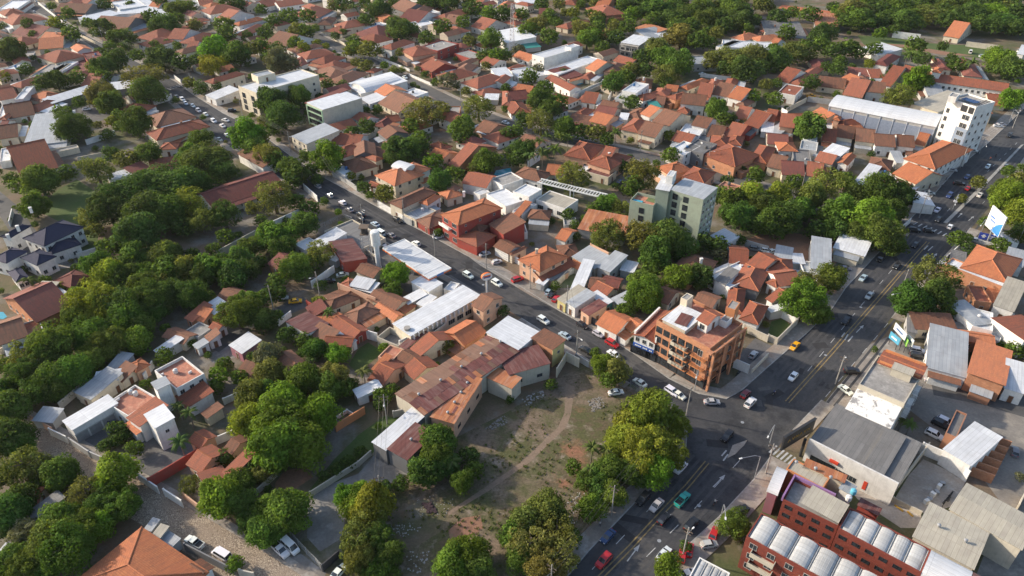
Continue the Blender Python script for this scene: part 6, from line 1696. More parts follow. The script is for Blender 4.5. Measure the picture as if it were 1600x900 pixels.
14: '''840 110 320 y 700 60 240 y 960 120 260 y 880 220 240 b 760 250 200 m 620 230 200 m 560 260 160 m 500 100 110 P 590 110 100 P 490 230 100 P 380 220 110 m 470 310 140 m 640 400 160 m 550 360 140 d 490 470 160 b 220 490 260 o 90 560 220 o 280 620 240 o 120 700 280 o 300 760 260 o 200 830 260 o 60 780 200 m 380 660 130 m 1390 570 190 m 970 850 170 b 20 640 160 m''',
15: '''1580 280 60 g''',
}
for t, s in TD.items():
    p = s.split()
    for i in range(0, len(p), 4): x, y = Q(t, float(p[i]), float(p[i+1])); add_tree(x, y, float(p[i+2])/4, p[i+3])
# broad-leaved trees: the 300 that show largest stand alone, the rest is one far thicket
leafy = sorted([q for q in TREES if q[3] not in 'P'], key=lambda q: -q[2])
THINGS_T = []
def crown_for(dpx, code, px, py_=0):
    if code == 'C': return COLC[int(px) % 2]
    if code == 'Y': return COLC[1]
    if code == 'S': return SPAC[int(px) % 2]
    D = dpx
    if code in 'og' and int(px*3+py_) % 5 == 0 and D > 20: return SPAC[int(px) % 2]
    return (BIGC if D > 45 else MEDC if D > 20 else SMLC)[int(px*7) % (4 if D > 20 else 3)]
rest = []
for i, (px, py, dpx, code) in enumerate(leafy):
    c = 'o' if code in 'SY' else 'd' if code == 'C' else code
    tall = code in 'CY'
    p, D, Ht = place(px, py, dpx, 2.2 if tall else .98, .55 if tall else .55)
    D *= 1.06
    if i >= 300: rest.append((p, D, Ht, c, trng.random()*6.28)); continue
    r = empty('tree', (p.x, p.y, 0)); col = tuple(v*trng.uniform(.88, 1.12) for v in LC[c])
    if code in 'Y': col = LC['y']
    cr = put('crown', crown_for(dpx, code, px, py), r, (0, 0, p.z), trng.random()*6.28, col)
    vz = Ht*.62/ .78 if not tall else Ht*.6
    cr.scale = (D*trng.uniform(.94, 1.08), D*trng.uniform(.94, 1.08), (min(D*1.12, p.z*1.95)) if not tall else Ht*.55)
    if tall: cr.scale = (D*1.5, D*1.5, Ht*.58)
    tr = put('trunk', TRUNK[i % 3], r, (0, 0, 0), trng.random()*6); tr.scale = (D*.9, D*.9, Ht)
    shape = 'columnar ' if tall else ('sparse ' if code == 'S' else '')
    size = 'huge ' if D > 15 else 'large ' if D > 10 else 'mid-sized ' if D > 6 else 'small '
    THINGS_T.append([r, f"{size}{shape}{LNAME[c]} tree", 'tree', (px, py), 'broadleaf trees'])

# shrubs filling the gardens and the far wood of the park: nobody could count them
def inpoly(x, y, P):
    c = False; n = len(P)
    for i in range(n):
        (x0, y0), (x1, y1) = P[i], P[i-1]
        if (y0 > y) != (y1 > y) and x < (x1-x0)*(y-y0)/(y1-y0)+x0: c = not c
    return c
AVP = AVL_lo[::-1][:-1]+[(1052, 637), (1045, 592), (1092, 616)]+AVL_up+AVR[::-1]; S1P = S1L+S1R[::-1][2:]
def infoot(x, y, g=.6):
    for cx, cy, cs, sn, X, Y in FOOT:
        dx, dy = x-cx, y-cy
        if abs(dx) > 45 or abs(dy) > 45: continue
        if abs(dx*cs+dy*sn) < X+g and abs(-dx*sn+dy*cs) < Y+g: return True
    return False
def near_line(p, L, d): return any(((p-a)-(b-a)*max(0, min(1, (p-a).dot(b-a)/(b-a).length_squared))).length < d for a, b in zip(L, L[1:]))
KEEP = [[(860, 600), (1090, 600), (1090, 720), (860, 920), (470, 920), (470, 760), (640, 640)], [(1330, 520), (1620, 520), (1620, 900), (1060, 900), (1200, 720)], [(1165, 370), (1340, 370), (1300, 425), (1170, 400)], [(560, 380), (780, 400), (900, 500), (640, 470)], [(400, 830), (560, 830), (560, 900), (400, 900)], tq(3, (560, 220), (1000, 250), (1600, 320), (1600, 400), (900, 340), (600, 290)), [(55, 300), (155, 280), (160, 400), (60, 410)], tq(6, (250, 900), (240, 800), (480, 770), (500, 900)), tq(8, (0, 600), (340, 600), (700, 900), (0, 900)), tq(12, (400, 60), (900, 60), (1250, 110), (1000, 400), (600, 250))]
def is_free(px, py, g=.6, road=4):
    p = G(px, py)
    return not (inpoly(px, py, AVP) or inpoly(px, py, S1P) or infoot(p.x, p.y, g) or near_line(p, S2W, 7) or near_line(p, S5W, 7) or any(inpoly(px, py, K) for K in KEEP))
srng = random.Random(21); k_ = 0
while k_ < 520:
    px, py = srng.uniform(-20, 1620), srng.uniform(-12, 900)
    if srng.random() > (1.35-py/700): continue
    k_ += 1
    if not is_free(px, py): continue
    D = srng.uniform(1.6, 4.2); p = G(px, py); rest.append((Vector((p.x, p.y, D*.5)), D, D, srng.choice('ddmmob'), srng.random()*6.28))
for k_ in range(230):
    px = srng.uniform(840, 1640); py = srng.uniform(-14, 58) if px < 1180 else srng.uniform(-14, 45)
    if px < 920 and py > 40: continue
    if 1205 < px < 1300 and py < 30: continue
    p = G(px, py, 5)
    if infoot(p.x, p.y, 1): continue
    D = srng.uniform(7, 13); rest.append((Vector((p.x, p.y, D*.5)), D, D, srng.choice('ddmmob'), srng.random()*6.28))
V = []; F = []; tone = []; q = random.Random(3); LOWT = []
low = crown_mesh(77, 13, .26, 42, .07, 1.0)
lv = [v.co.copy() for v in low.vertices]; lf = [tuple(f.vertices) for f in low.polygons]; lt = [0.0]*(len(low.loops)*4); low.color_attributes['tone'].data.foreach_get('color', lt)
for p, D, Ht, c, rz in rest:
    k = len(V); cs, sn = math.cos(rz), math.sin(rz); V += [(p.x+(v.x*cs-v.y*sn)*D, p.y+(v.x*sn+v.y*cs)*D, max(.1, p.z+v.z*min(D, p.z*1.5))) for v in lv]; F += [tuple(a+k for a in f) for f in lf]
    for j in range(0, len(lt), 4): tone += [lt[j]*LC[c][0]*10, lt[j+1]*LC[c][1]*10, lt[j+2]*LC[c][2]*10, 1]
me = bpy.data.meshes.new('small_far_trees'); me.from_pydata(V, [], F); me.materials.append(M['leaf']); ca = me.color_attributes.new('tone', 'FLOAT_COLOR', 'CORNER'); ca.data.foreach_set('color', tone)
o = put('small_far_trees', me, color=(.1, .1, .1)); o['kind'] = 'stuff'; tag(o, 'small green shrubs and garden trees scattered between the houses', 'shrubs')
NP = 0
for (px, py, dpx, code) in TREES:
    if code != 'P': continue
    p, D, Ht = place(px, py, dpx, 1.35, .92); Ht = max(Ht, 3); D = max(D, 2.2)
    r = empty('palm_tree', (p.x, p.y, 0)); tr = put('trunk', PTR, r, (0, 0, 0)); zt = p.z; tr.scale = (5.5, 5.5, zt)
    col = tuple(v*trng.uniform(.9, 1.15) for v in (.10, .135, .035))
    for k in range(14):
        f = put('frond', FROND[k % 3], r, (0, 0, zt-.05), k*.449*2+trng.random()*.3, col); s_ = D*.58*trng.uniform(.85, 1.1); f.scale = (s_, s_, s_); f.rotation_euler.y = -R(trng.uniform(-12, 38))
    THINGS_T.append([r, ('tall' if D > 5 else 'small')+' feathery palm tree', 'palm tree', (px, py), 'palm trees'])

# weeds and grass tufts on the vacant lot and verges
wr = random.Random(8); V = []; F = []; tone = []
LOTP = [(985, 610), (1040, 650), (1050, 700), (955, 800), (880, 880), (600, 900), (560, 850), (640, 745), (800, 645), (925, 580)]
PATHP = [(884, 598), (898, 605), (892, 648), (884, 668), (828, 722), (762, 768), (700, 806), (700, 798), (812, 722), (872, 666)]
nt_ = 0
while nt_ < 3200:
    px, py = wr.uniform(470, 1060), wr.uniform(575, 905); nt_ += 1
    if not inpoly(px, py, LOTP) or inpoly(px, py, PATHP): continue
    p = G(px, py)
    if noise.noise(Vector((p.x*.09, p.y*.09, 3.0)))+.35*noise.noise(Vector((p.x*.4, p.y*.4, 1.0))) < -.02 or infoot(p.x, p.y, .2): continue
    s_ = wr.uniform(.2, .55); a0 = wr.random()*6; c = wr.choice(((.10, .115, .035), (.085, .115, .03), (.15, .14, .06)))
    for j in range(5):
        a = a0+j*1.2566; d = Vector((math.cos(a), math.sin(a), 0)); n = Vector((-d.y, d.x, 0))*s_*.3; k = len(V)
        V += [p-n, p+n, p+d*s_*.8+n*.5+Vector((0, 0, s_*wr.uniform(.4, .9))), p+d*s_*.8-n*.5+Vector((0, 0, s_*.5))]; F.append((k, k+1, k+2, k+3)); tone += [c[0]*10, c[1]*10, c[2]*10, 1]*4
me = bpy.data.meshes.new('weeds'); me.from_pydata([tuple(v) for v in V], [], F); me.materials.append(M['leaf']); ca = me.color_attributes.new('tone', 'FLOAT_COLOR', 'CORNER'); ca.data.foreach_set('color', tone)
o = put('weeds', me, color=(.1, .1, .1)); o['kind'] = 'stuff'; tag(o, 'weeds and grass tufts growing over the vacant lot', 'weeds')
# ================================================================ vehicles
def car_parts(kind):
    """meshes of a car along +x, wheels on z=0; returns list (name, mesh, loc)"""
    P = {'hatch': (3.9, 1.68, 1.48, [(-1.95, .85), (-1.88, .98), (1.0, .98), (1.85, .80), (1.95, .6)], (-1.85, -1.35, .35, .98)),
         'sedan': (4.4, 1.74, 1.44, [(-2.2, .78), (-2.1, .96), (1.15, .94), (2.1, .78), (2.2, .58)], (-1.55, -.85, .45, 1.2)),
         'suv': (4.5, 1.85, 1.72, [(-2.25, .95), (-2.2, 1.08), (1.2, 1.08), (2.15, .98), (2.25, .7)], (-2.15, -1.75, .45, 1.15)),
         'pickup': (5.1, 1.85, 1.75, [(-2.55, 1.02), (-2.5, 1.06), (1.4, 1.06), (2.45, .98), (2.55, .7)], (-.75, -.55, .65, 1.35)),
         'van': (4.8, 1.9, 2.1, [(-2.4, 1.1), (-2.38, 1.12), (1.7, 1.12), (2.3, .95), (2.4, .7)], (-2.36, -2.25, 1.1, 1.75))}[kind]
    L, Wd, Ht, top, (gb, rb, rf, gf) = P; hw = Wd/2; m = MB(); z0 = .28
    xs = [top[0][0]]+[t_[0] for t_ in top[1:]]
    # lower body: rounded plan and shoulder
    def ring(x, zt):
        e = min(1, (abs(abs(x)-L/2))/.45); w_ = hw*(.86+.14*math.sqrt(min(1, e)))
        return [(x, -w_*.96, z0), (x, -w_, z0+.2), (x, -w_, zt-.14), (x, -w_*.93, zt), (x, w_*.93, zt), (x, w_, zt-.14), (x, w_, z0+.2), (x, w_*.96, z0)]
    full = []
    for (xa, za), (xb, zb) in zip(top, top[1:]):
        n = max(1, int((xb-xa)/.5))
        for k in range(n): f = k/n; full.append((xa+(xb-xa)*f, za+(zb-za)*f))
    full.append(top[-1]); rings = [ring(x, z) for x, z in full]
    for a, b in zip(rings, rings[1:]):
        for k in range(8): m.face([a[k], a[(k+1) % 8], b[(k+1) % 8], b[k]][::-1])
    m.face(list(rings[0])); m.face(list(reversed(rings[-1])))
    if kind == 'pickup': m.box(-2.35, -.85, -hw*.82, hw*.82, 1.065, 1.07)
    bz = top[2][1]-.02; ti = hw*.80; bi = hw*.92; tz = Ht
    # roof and pillars
    m.face([(rb, -ti, tz), (rf, -ti, tz), (rf, ti, tz), (rb, ti, tz)]); 
    for s_ in (-1, 1):
        for xb_, xt in ((gb, rb), (gf, rf), ((gb+gf)/2-.1, (rb+rf)/2-.05)):
            m.box(0, 0, 0, 0, 0, 0) if False else m.tube([(xb_, s_*bi, bz), (xt, s_*ti, tz-.02)], .05, 4)
        m.tube([(rb, s_*ti, tz-.02), (rf, s_*ti, tz-.02)], .05, 4)
    body = m.mesh('body', M['paint'])
    out = [('body', body, (0, 0, 0))]
    g = MB(); g.face([(gf, -bi, bz), (gf, bi, bz), (rf, ti, tz-.03), (rf, -ti, tz-.03)]); out.append(('windscreen', g.mesh('windscreen', M['glass']), (0, 0, 0)))
    g = MB(); g.face([(gb, bi, bz), (gb, -bi, bz), (rb, -ti, tz-.03), (rb, ti, tz-.03)]); out.append(('rear_window', g.mesh('rear_window', M['glass']), (0, 0, 0)))
    for s_ in (-1, 1):
        g = MB(); q = [(gb, s_*bi, bz), (gf, s_*bi, bz), (rf, s_*ti, tz-.03), (rb, s_*ti, tz-.03)]; g.face(q if s_ < 0 else q[::-1]); out.append(('side_window', g.mesh('side_window', M['glass']), (0, 0, 0)))
    if kind == 'pickup':
        g = MB(); g.box(-2.4, -.85, -hw*.84, hw*.84, 1.075, 1.085); out.append(('load_bed', g.mesh('load_bed', M['dark']), (0, 0, 0)))
        g = MB(); g.box(-2.5, -.8, -hw*.95, -hw*.86, 1.0, 1.3); g.box(-2.5, -.8, hw*.86, hw*.95, 1.0, 1.3); g.box(-2.54, -2.44, -hw*.86, hw*.86, 1.0, 1.3); out.append(('bed_side', g.mesh('bed_side', M['paint']), (0, 0, 0)))
    w_ = MB(); 
    for k in range(12):
        a, b = k*.5236, (k+1)*.5236
        w_.face([(.31*math.cos(a), -.1, .31*math.sin(a)), (.31*math.cos(b), -.1, .31*math.sin(b)), (.31*math.cos(b), .1, .31*math.sin(b)), (.31*math.cos(a), .1, .31*math.sin(a))], 0)
    for y in (-.1, .1): w_.face([(.31*math.cos(k*.5236), y, .31*math.sin(k*.5236)) for k in range(12)], 0)
    for y in (-.105, .105): w_.face([(.19*math.cos(k*.785), y, .19*math.sin(k*.785)) for k in range(8)], 1)
    wh = w_.mesh('wheel', [M['rubber'], M['chrome']])
    for x in (-L*.30, L*.31):
        for s_ in (-1, 1): out.append(('wheel', wh, (x, s_*(hw-.06), .31)))
    g = MB(); g.box(-.06, .06, -.2, .2, -.08, .08); hl = g.mesh('headlight', M['lampw']); tl = g.mesh('tail_light', M['lampr'])
    for s_ in (-1, 1): out.append(('headlight', hl, (L/2-.06, s_*hw*.6, .66))); out.append(('tail_light', tl, (-L/2+.03, s_*hw*.66, .80)))
    return out
CARS = {k: car_parts(k) for k in ('hatch', 'sedan', 'suv', 'pickup', 'van')}
CC = {'w': (.75, .75, .74), 's': (.42, .43, .44), 'g': (.16, .165, .17), 'k': (.018, .018, .02), 'r': (.42, .02, .025), 'b': (.03, .06, .16), 'y': (.72, .36, .01), 't': (.03, .36, .27), 'm': (.2, .02, .03), 'l': (.35, .43, .50)}
CNAME = {'w': 'white', 's': 'silver', 'g': 'grey', 'k': 'black', 'r': 'red', 'b': 'dark blue', 'y': 'yellow', 't': 'turquoise', 'm': 'maroon', 'l': 'pale blue'}
KNAME = {'hatch': 'hatchback', 'sedan': 'saloon car', 'suv': 'off-road car', 'pickup': 'pickup truck', 'van': 'van'}
VEH = []
def dirv(a, b): d = G(*b)-G(*a); d.z = 0; return d.normalized()
def local_dir(px, py, code):
    if code in 'Aa':
        d = dirv((940, 899), (1105, 722)) if py > 660 else dirv((1230, 625), (1450, 378)) if py > 350 else dirv((1450, 378), (1590, 228))
        return d if code == 'A' else -d
    if code in 'Ss':
        L = S1R; k = min(range(len(L)-1), key=lambda i: (L[i][0]-px)**2+(L[i][1]-py)**2); d = dirv(L[max(k-1, 0)], L[k+1]); return d if code == 's' else -d
    if code in 'Bb': k = min(range(len(S2C)-1), key=lambda i: (S2C[i][0]-px)**2+(S2C[i][1]-py)**2); d = dirv(S2C[max(k-1, 0)], S2C[k+1]); return d if code == 'b' else -d
    if code in 'Cc': d = dirv((75, 700), (330, 850)); return d if code == 'c' else -d
def car(t, x, y, dc, kind, col, where, z=.03):
    px, py = Q(t, x, y)
    if isinstance(dc, str): d = local_dir(px, py, dc)
    else: d = Vector((math.cos(R(dc)), math.sin(R(dc)), 0))
    p = G(px, py, .7); r = empty(kind+'_car' if kind in ('hatch', 'suv') else {'sedan': 'saloon_car', 'pickup': 'pickup_truck', 'van': 'delivery_van'}[kind], (p.x, p.y, z), math.atan2(d.y, d.x))
    if kind == 'hatch': r.name = 'hatchback_car'
    if kind == 'suv': r.name = 'off_road_car'
    c = tuple(v*trng.uniform(.92, 1.05) for v in CC[col])
    r.scale = (.91, .91, .94)
    for n, me, loc in CARS[kind]: put(n, me, r, loc, 0, c)
    VEH.append([r, f"{CNAME[col]} {KNAME[kind]} {where}", 'pickup truck' if kind == 'pickup' else 'van' if kind == 'van' else 'car', (px, py), 'vehicles'])
CT_ = '''14 1055 220 a sedan w driving|14 820 415 a suv k driving|14 905 455 a sedan s driving|14 600 650 a sedan b driving|14 575 800 a suv r driving|14 1065 420 A pickup t driving|14 950 540 A hatch k driving|14 1120 575 A suv k driving|14 950 760 A sedan w driving|14 1265 630 60 hatch r parked|14 1232 700 10 hatch s parked|14 1110 735 70 hatch r parked|14 1065 770 70 hatch r parked|14 1430 490 30 suv k parked|14 1100 885 20 sedan w parked|14 1345 25 a suv k driving
10 195 200 s suv w driving|10 330 295 S sedan l driving|10 440 230 s hatch k parked|10 540 285 s hatch s parked|10 625 345 s suv r parked|10 635 410 S sedan w driving|10 460 385 S sedan k driving|10 800 590 S sedan w driving|10 920 670 s sedan k driving|10 1000 645 s suv w driving|10 1040 665 s sedan w driving|10 1250 710 0 sedan s driving|10 1460 660 A hatch m driving|10 1490 715 A suv w driving|10 230 20 60 hatch l parked|10 250 40 60 hatch k parked|10 275 65 60 hatch r parked|10 525 175 40 sedan w parked|10 1510 415 50 hatch s parked|10 650 650 10 sedan w parked|10 560 450 S hatch w driving
11 635 45 a sedan s driving|11 345 185 a sedan s driving|11 490 200 a pickup k driving|11 168 360 a sedan y driving|11 158 552 a hatch w driving|11 525 518 0 suv k parked|11 485 635 -60 sedan w parked|11 935 390 -20 suv w parked|11 940 425 -20 suv k parked|11 1030 575 -15 sedan s parked|11 1080 850 -45 suv k parked|11 1110 835 -45 suv w parked
7 595 835 a sedan l driving|7 805 760 a sedan k driving|7 705 715 a suv k driving|7 920 630 a hatch k driving|7 915 535 -20 suv k driving|7 1005 540 -20 hatch k driving|7 1140 515 A hatch w driving|7 1065 470 a hatch k driving|7 1060 410 a sedan w driving|7 1325 315 A sedan w driving|7 1180 350 a hatch s driving|7 1135 320 a suv b driving|7 1250 275 A hatch r driving|7 1195 245 -20 suv k parked|7 1245 205 a hatch b driving|7 1375 140 a hatch l driving|7 1150 160 -20 sedan s parked|7 1280 40 -20 sedan s parked|7 1010 305 -15 sedan s parked|7 960 365 -15 suv w parked|7 1490 135 A hatch g driving|7 1300 600 -15 sedan s parked|7 350 600 40 hatch w parked|7 390 608 40 van w parked|7 480 775 -15 sedan g parked|7 25 670 20 sedan w parked
5 460 320 S hatch s driving|5 540 365 S hatch w driving|5 585 410 S sedan g driving|5 655 440 S suv k driving|5 655 470 S hatch k driving|5 745 500 S sedan l driving|5 775 555 S van w driving|5 845 570 S sedan g driving|5 885 475 s suv k parked|5 1140 575 20 suv w parked|5 1430 685 30 sedan s parked|5 1505 735 30 hatch s parked|5 1325 820 s suv w driving|5 1505 868 s suv w driving|5 540 815 20 sedan s parked|5 460 855 20 hatch k parked|5 790 625 s hatch w parked|5 1000 620 S hatch w driving|5 385 262 S hatch s driving
0 1105 605 s hatch k driving|0 1140 620 s suv w driving|0 1160 645 s hatch w driving|0 1205 660 s hatch w driving|0 1240 690 s suv s driving|0 1285 715 s hatch w driving|0 1335 755 s suv w driving|0 1390 785 s sedan w driving|0 1420 845 s hatch w driving|0 1410 750 -30 sedan w parked|0 1450 690 20 suv k parked|0 345 75 s hatch s driving|0 320 60 s hatch w driving|0 285 40 s hatch k driving|0 225 5 s hatch s driving|0 405 125 s hatch s driving|0 215 75 s hatch g driving|0 540 680 10 sedan w parked|0 345 700 20 sedan k parked|0 1370 870 s sedan s driving
1 765 435 b suv s parked|1 890 490 b suv s parked|1 930 482 b sedan w driving|1 1560 765 b sedan w driving|1 250 345 20 sedan k parked
2 1190 460 10 sedan w parked|2 405 315 -20 suv s parked|2 570 505 60 sedan w parked|2 1550 825 0 sedan k parked
3 85 835 20 sedan k parked|3 270 600 0 pickup y parked|3 1460 775 -15 sedan s parked|3 1440 785 -15 sedan w parked|3 1510 845 a suv k driving|3 1265 325 60 van w parked|3 1340 350 10 suv s parked|3 1580 320 10 van w parked
6 35 845 30 suv r parked|6 1520 655 -20 suv g parked|6 1590 665 -20 suv w parked|6 680 235 40 sedan b parked
8 665 840 28 suv b parked
9 245 80 12 sedan y parked|9 165 60 12 hatch s parked
13 215 715 -40 van w parked|13 150 735 -40 pickup w parked|13 515 875 60 sedan w parked
15 1545 120 60 hatch g parked|15 1040 15 -45 suv w parked'''
for line in CT_.splitlines():
    for e in line.split('|'):
        t, x, y, d, k, c, wv = e.split(); car(int(t), float(x), float(y), d if d in 'AaSsBbCc' else float(d), k, c, wv)
# flatbed truck and box van on the cobbled lane
car(12, 1215, 690, 'C', 'pickup', 'w', 'parked')
car(12, 1385, 765, 'C', 'van', 'w', 'parked')
# motorcycles with riders
def moto_mesh():
    m = MB()
    for x in (-.65, .65):
        pts = [(x+.3*math.cos(a), 0, .3+.3*math.sin(a)) for a in [k*.5236 for k in range(13)]]; m.tube(pts, .06, 5, 1, False)
    m.tube([(-.65, 0, .3), (-.1, 0, .55), (.35, 0, .75), (.65, 0, .3)], .06, 5, 0); m.box(-.55, .1, -.13, .13, .68, .8, 1); m.box(.0, .4, -.15, .15, .72, .9, 0); m.tube([(.42, -.35, 1.02), (.45, 0, .98), (.42, .35, 1.02)], .03, 4, 1); m.tube([(.45, 0, .98), (.65, 0, .3)], .04, 4, 0)
    return m.mesh('motorcycle', [M['color'], M['rubber']])
MOTO = moto_mesh()
def person_mesh(pose):
    V = {'stand': [((0, 0, .95), .15), ((0, 0, 1.2), .16), ((0, 0, 1.42), .13), ((0, 0, 1.52), .06), ((0, 0, 1.66), .105), ((0, .2, 1.38), .06), ((.05, .25, 1.1), .045), ((.12, .24, .88), .04), ((0, -.2, 1.38), .06), ((-.03, -.25, 1.1), .045), ((.05, -.24, .86), .04), ((.02, .1, .85), .09), ((.1, .1, .48), .065), ((.06, .1, .08), .05), ((.18, .1, .04), .045), ((-.02, -.1, .85), .09), ((-.05, -.1, .48), .065), ((-.14, -.1, .09), .05), ((-.03, -.1, .04), .045)],
         'ride': [((-.2, 0, .88), .16), ((-.15, 0, 1.12), .16), ((-.06, 0, 1.34), .13), ((-.02, 0, 1.45), .06), ((.02, 0, 1.6), .125), ((-.05, .2, 1.3), .06), ((.15, .28, 1.12), .045), ((.40, .3, 1.06), .04), ((-.05, -.2, 1.3), .06), ((.15, -.28, 1.12), .045), ((.40, -.3, 1.06), .04), ((-.15, .13, .84), .09), ((.22, .2, .78), .065), ((.08, .2, .36), .05), ((.2, .2, .33), .045), ((-.15, -.13, .84), .09), ((.22, -.2, .78), .065), ((.08, -.2, .36), .05), ((.2, -.2, .33), .045)]}[pose]
    E = [(0, 1), (1, 2), (2, 3), (3, 4), (2, 5), (5, 6), (6, 7), (2, 8), (8, 9), (9, 10), (0, 11), (11, 12), (12, 13), (13, 14), (0, 15), (15, 16), (16, 17), (17, 18)]
    me = bpy.data.meshes.new('p'); me.from_pydata([v[0] for v in V], E, []); o = bpy.data.objects.new('p', me); COL.objects.link(o)
    md = o.modifiers.new('s', 'SKIN')
    for i, v in enumerate(V): me.skin_vertices[0].data[i].radius = (v[1], v[1])
    me.skin_vertices[0].data[0].use_root = True
    o.modifiers.new('u', 'SUBSURF').levels = 1
    dg = bpy.context.evaluated_depsgraph_get(); dg.update(); res = bpy.data.meshes.new_from_object(o.evaluated_get(dg)); bpy.data.objects.remove(o)
    res.materials.clear(); 
    for n in ('cloth', 'skin', 'trouser', 'hair'): res.materials.append(M[n])
    for f in res.polygons:
        z = f.center.z; yy = abs(f.center.y); hi = 1.5 if pose == 'stand' else 1.44
        f.material_index = (3 if z > hi+.13 or (z > hi and f.center.x < -.03) else 1) if z > hi else (2 if (z < .92 and yy < .22) else (1 if yy > .225 and z < 1.12 else 0)); f.use_smooth = True
    return res
M['skin'] = flat_mat('skin', (.36, .21, .14), .6); M['trouser'] = flat_mat('trouser_cloth', (.045, .05, .075), .9); M['hair'] = flat_mat('hair', (.03, .022, .018), .6)
STAND, RIDE = person_mesh('stand'), person_mesh('ride')
for k, (t, x, y, dc, col, wh) in enumerate(((14, 1270, 440, 'A', (.35, .1, .08), 'on the avenue below the junction'), (11, 38, 655, 'A', (.6, .6, .6), 'at the avenue kerb near the brick block'), (7, 1388, 95, 'a', (.1, .1, .1), 'on the far avenue'), (7, 1425, 75, 'a', (.1, .1, .12), 'on the far avenue, the farther one'), (5, 520, 385, 'S', (.05, .05, .05), 'on the side street'), (10, 1410, 535, 'A', (.08, .08, .08), 'parked by the brick block'))):
    p = W(t, x, y, .5); d = local_dir(*Q(t, x, y), dc); rz = math.atan2(d.y, d.x)
    o = put('motorcycle', MOTO, None, (p.x, p.y, .03), rz, col); tag(o, 'small motorcycle '+wh, 'motorcycle', 'motorcycles')
    if k != 5:
        o = put('person', RIDE, None, (p.x, p.y, .03), rz, ((.5, .5, .48), (.08, .1, .2), (.4, .1, .08), (.1, .1, .1), (.1, .12, .2))[k]); tag(o, 'person riding the motorcycle '+wh, 'person', 'motorcycle riders')
for k, (t, x, y, col, wh) in enumerate(((7, 1085, 265, (.05, .05, .06), 'standing on the apron beside the avenue'), (7, 1115, 215, (.1, .1, .12), 'walking past the parked cars by the avenue'), (14, 550, 575, (.4, .38, .36), 'walking on the pavement beside the tree row'), (11, 1310, 690, (.03, .03, .04), 'standing in the rear yard by the yellow bins'), (7, 1240, 545, (.1, .1, .12), 'waiting at the far crossing'), (9, 755, 100, (.6, .3, .3), 'standing in a small yard among tile roofs'))):
    p = W(t, x, y, .9); o = put('person', STAND, None, (p.x, p.y, .14 if k in (2,) else .02), trng.random()*6, col); tag(o, 'person in dark clothes '+wh if max(col) < .3 else 'person in light clothes '+wh, 'person', 'pedestrians')

# ================================================================ walls and fences
WALLS = []
def wall(t, pts, h=2.2, col='w', name='garden_wall', mat='plaster', th=.2):
    P = [W(t, pts[i], pts[i+1], h*.5) for i in range(0, len(pts), 2)]; P = [Vector((p.x, p.y, 0)) for p in P]
    e = empty(name, P[0]); 
    for a, b in zip(P, P[1:]):
        d = b-a; L = d.length; m = MB(); m.box(0, L, -th/2, th/2, 0, h); m.box(-.05, L+.05, -th/2-.04, th/2+.04, h+.001, h+.08)
        m.obj('wall_panel', M[mat], e, a-e.location, math.atan2(d.y, d.x), WC[col])
        mp = MB(); mp.box(-.18, .18, -.18, .18, 0, h+.2); mp.obj('pier', M[mat], e, a-e.location, math.atan2(d.y, d.x), WC[col])
    px = Q(t, sum(pts[::2])/len(pts[::2]), sum(pts[1::2])/len(pts[1::2]))
    WALLS.append([e, f"{WN[col]} garden wall", 'wall', px, 'garden walls'])
def fence(t, pts, h=2.2, label=None):
    P = [W(t, pts[i], pts[i+1], h*.5) for i in range(0, len(pts), 2)]; P = [Vector((p.x, p.y, 0)) for p in P]; e = empty('mesh_fence', P[0])
    for a, b in zip(P, P[1:]):
        d = b-a; L = d.length; n = max(1, int(L/2.6)); u_ = d/L
        for k in range(n+1):
            m = MB(); m.tube([(0, 0, 0), (0, 0, h)], .06, 5); m.obj('post', M['metal'], e, a+u_*(L*k/n)-e.location)
        m = MB()
        for z in (.3, .8, 1.3, 1.8, h-.05): m.tube([(0, 0, z), (L, 0, z)], .02, 3)
        for k in range(int(L/.5)): m.tube([(k*.5, 0, .3), (k*.5, 0, h-.05)], .012, 3)
        m.obj('wire_mesh', M['metal'], e, a-e.location, math.atan2(d.y, d.x))
    tag(e, label, 'fence')
fence(10, (740, 600, 860, 680, 1010, 745), 2.4, 'wire mesh fence along the vacant lot beside the side street'); fence(14, (560, 540, 720, 370, 820, 280), 2.2, 'wire mesh fence between the tree row and the avenue'); fence(5, (390, 520, 545, 450, 600, 470), 1.6, 'white railing fence around the corner yard on the side street')
fence(13, (215, 640, 415, 850), 2.4, 'dark sheet fence beside the parked white pickup')
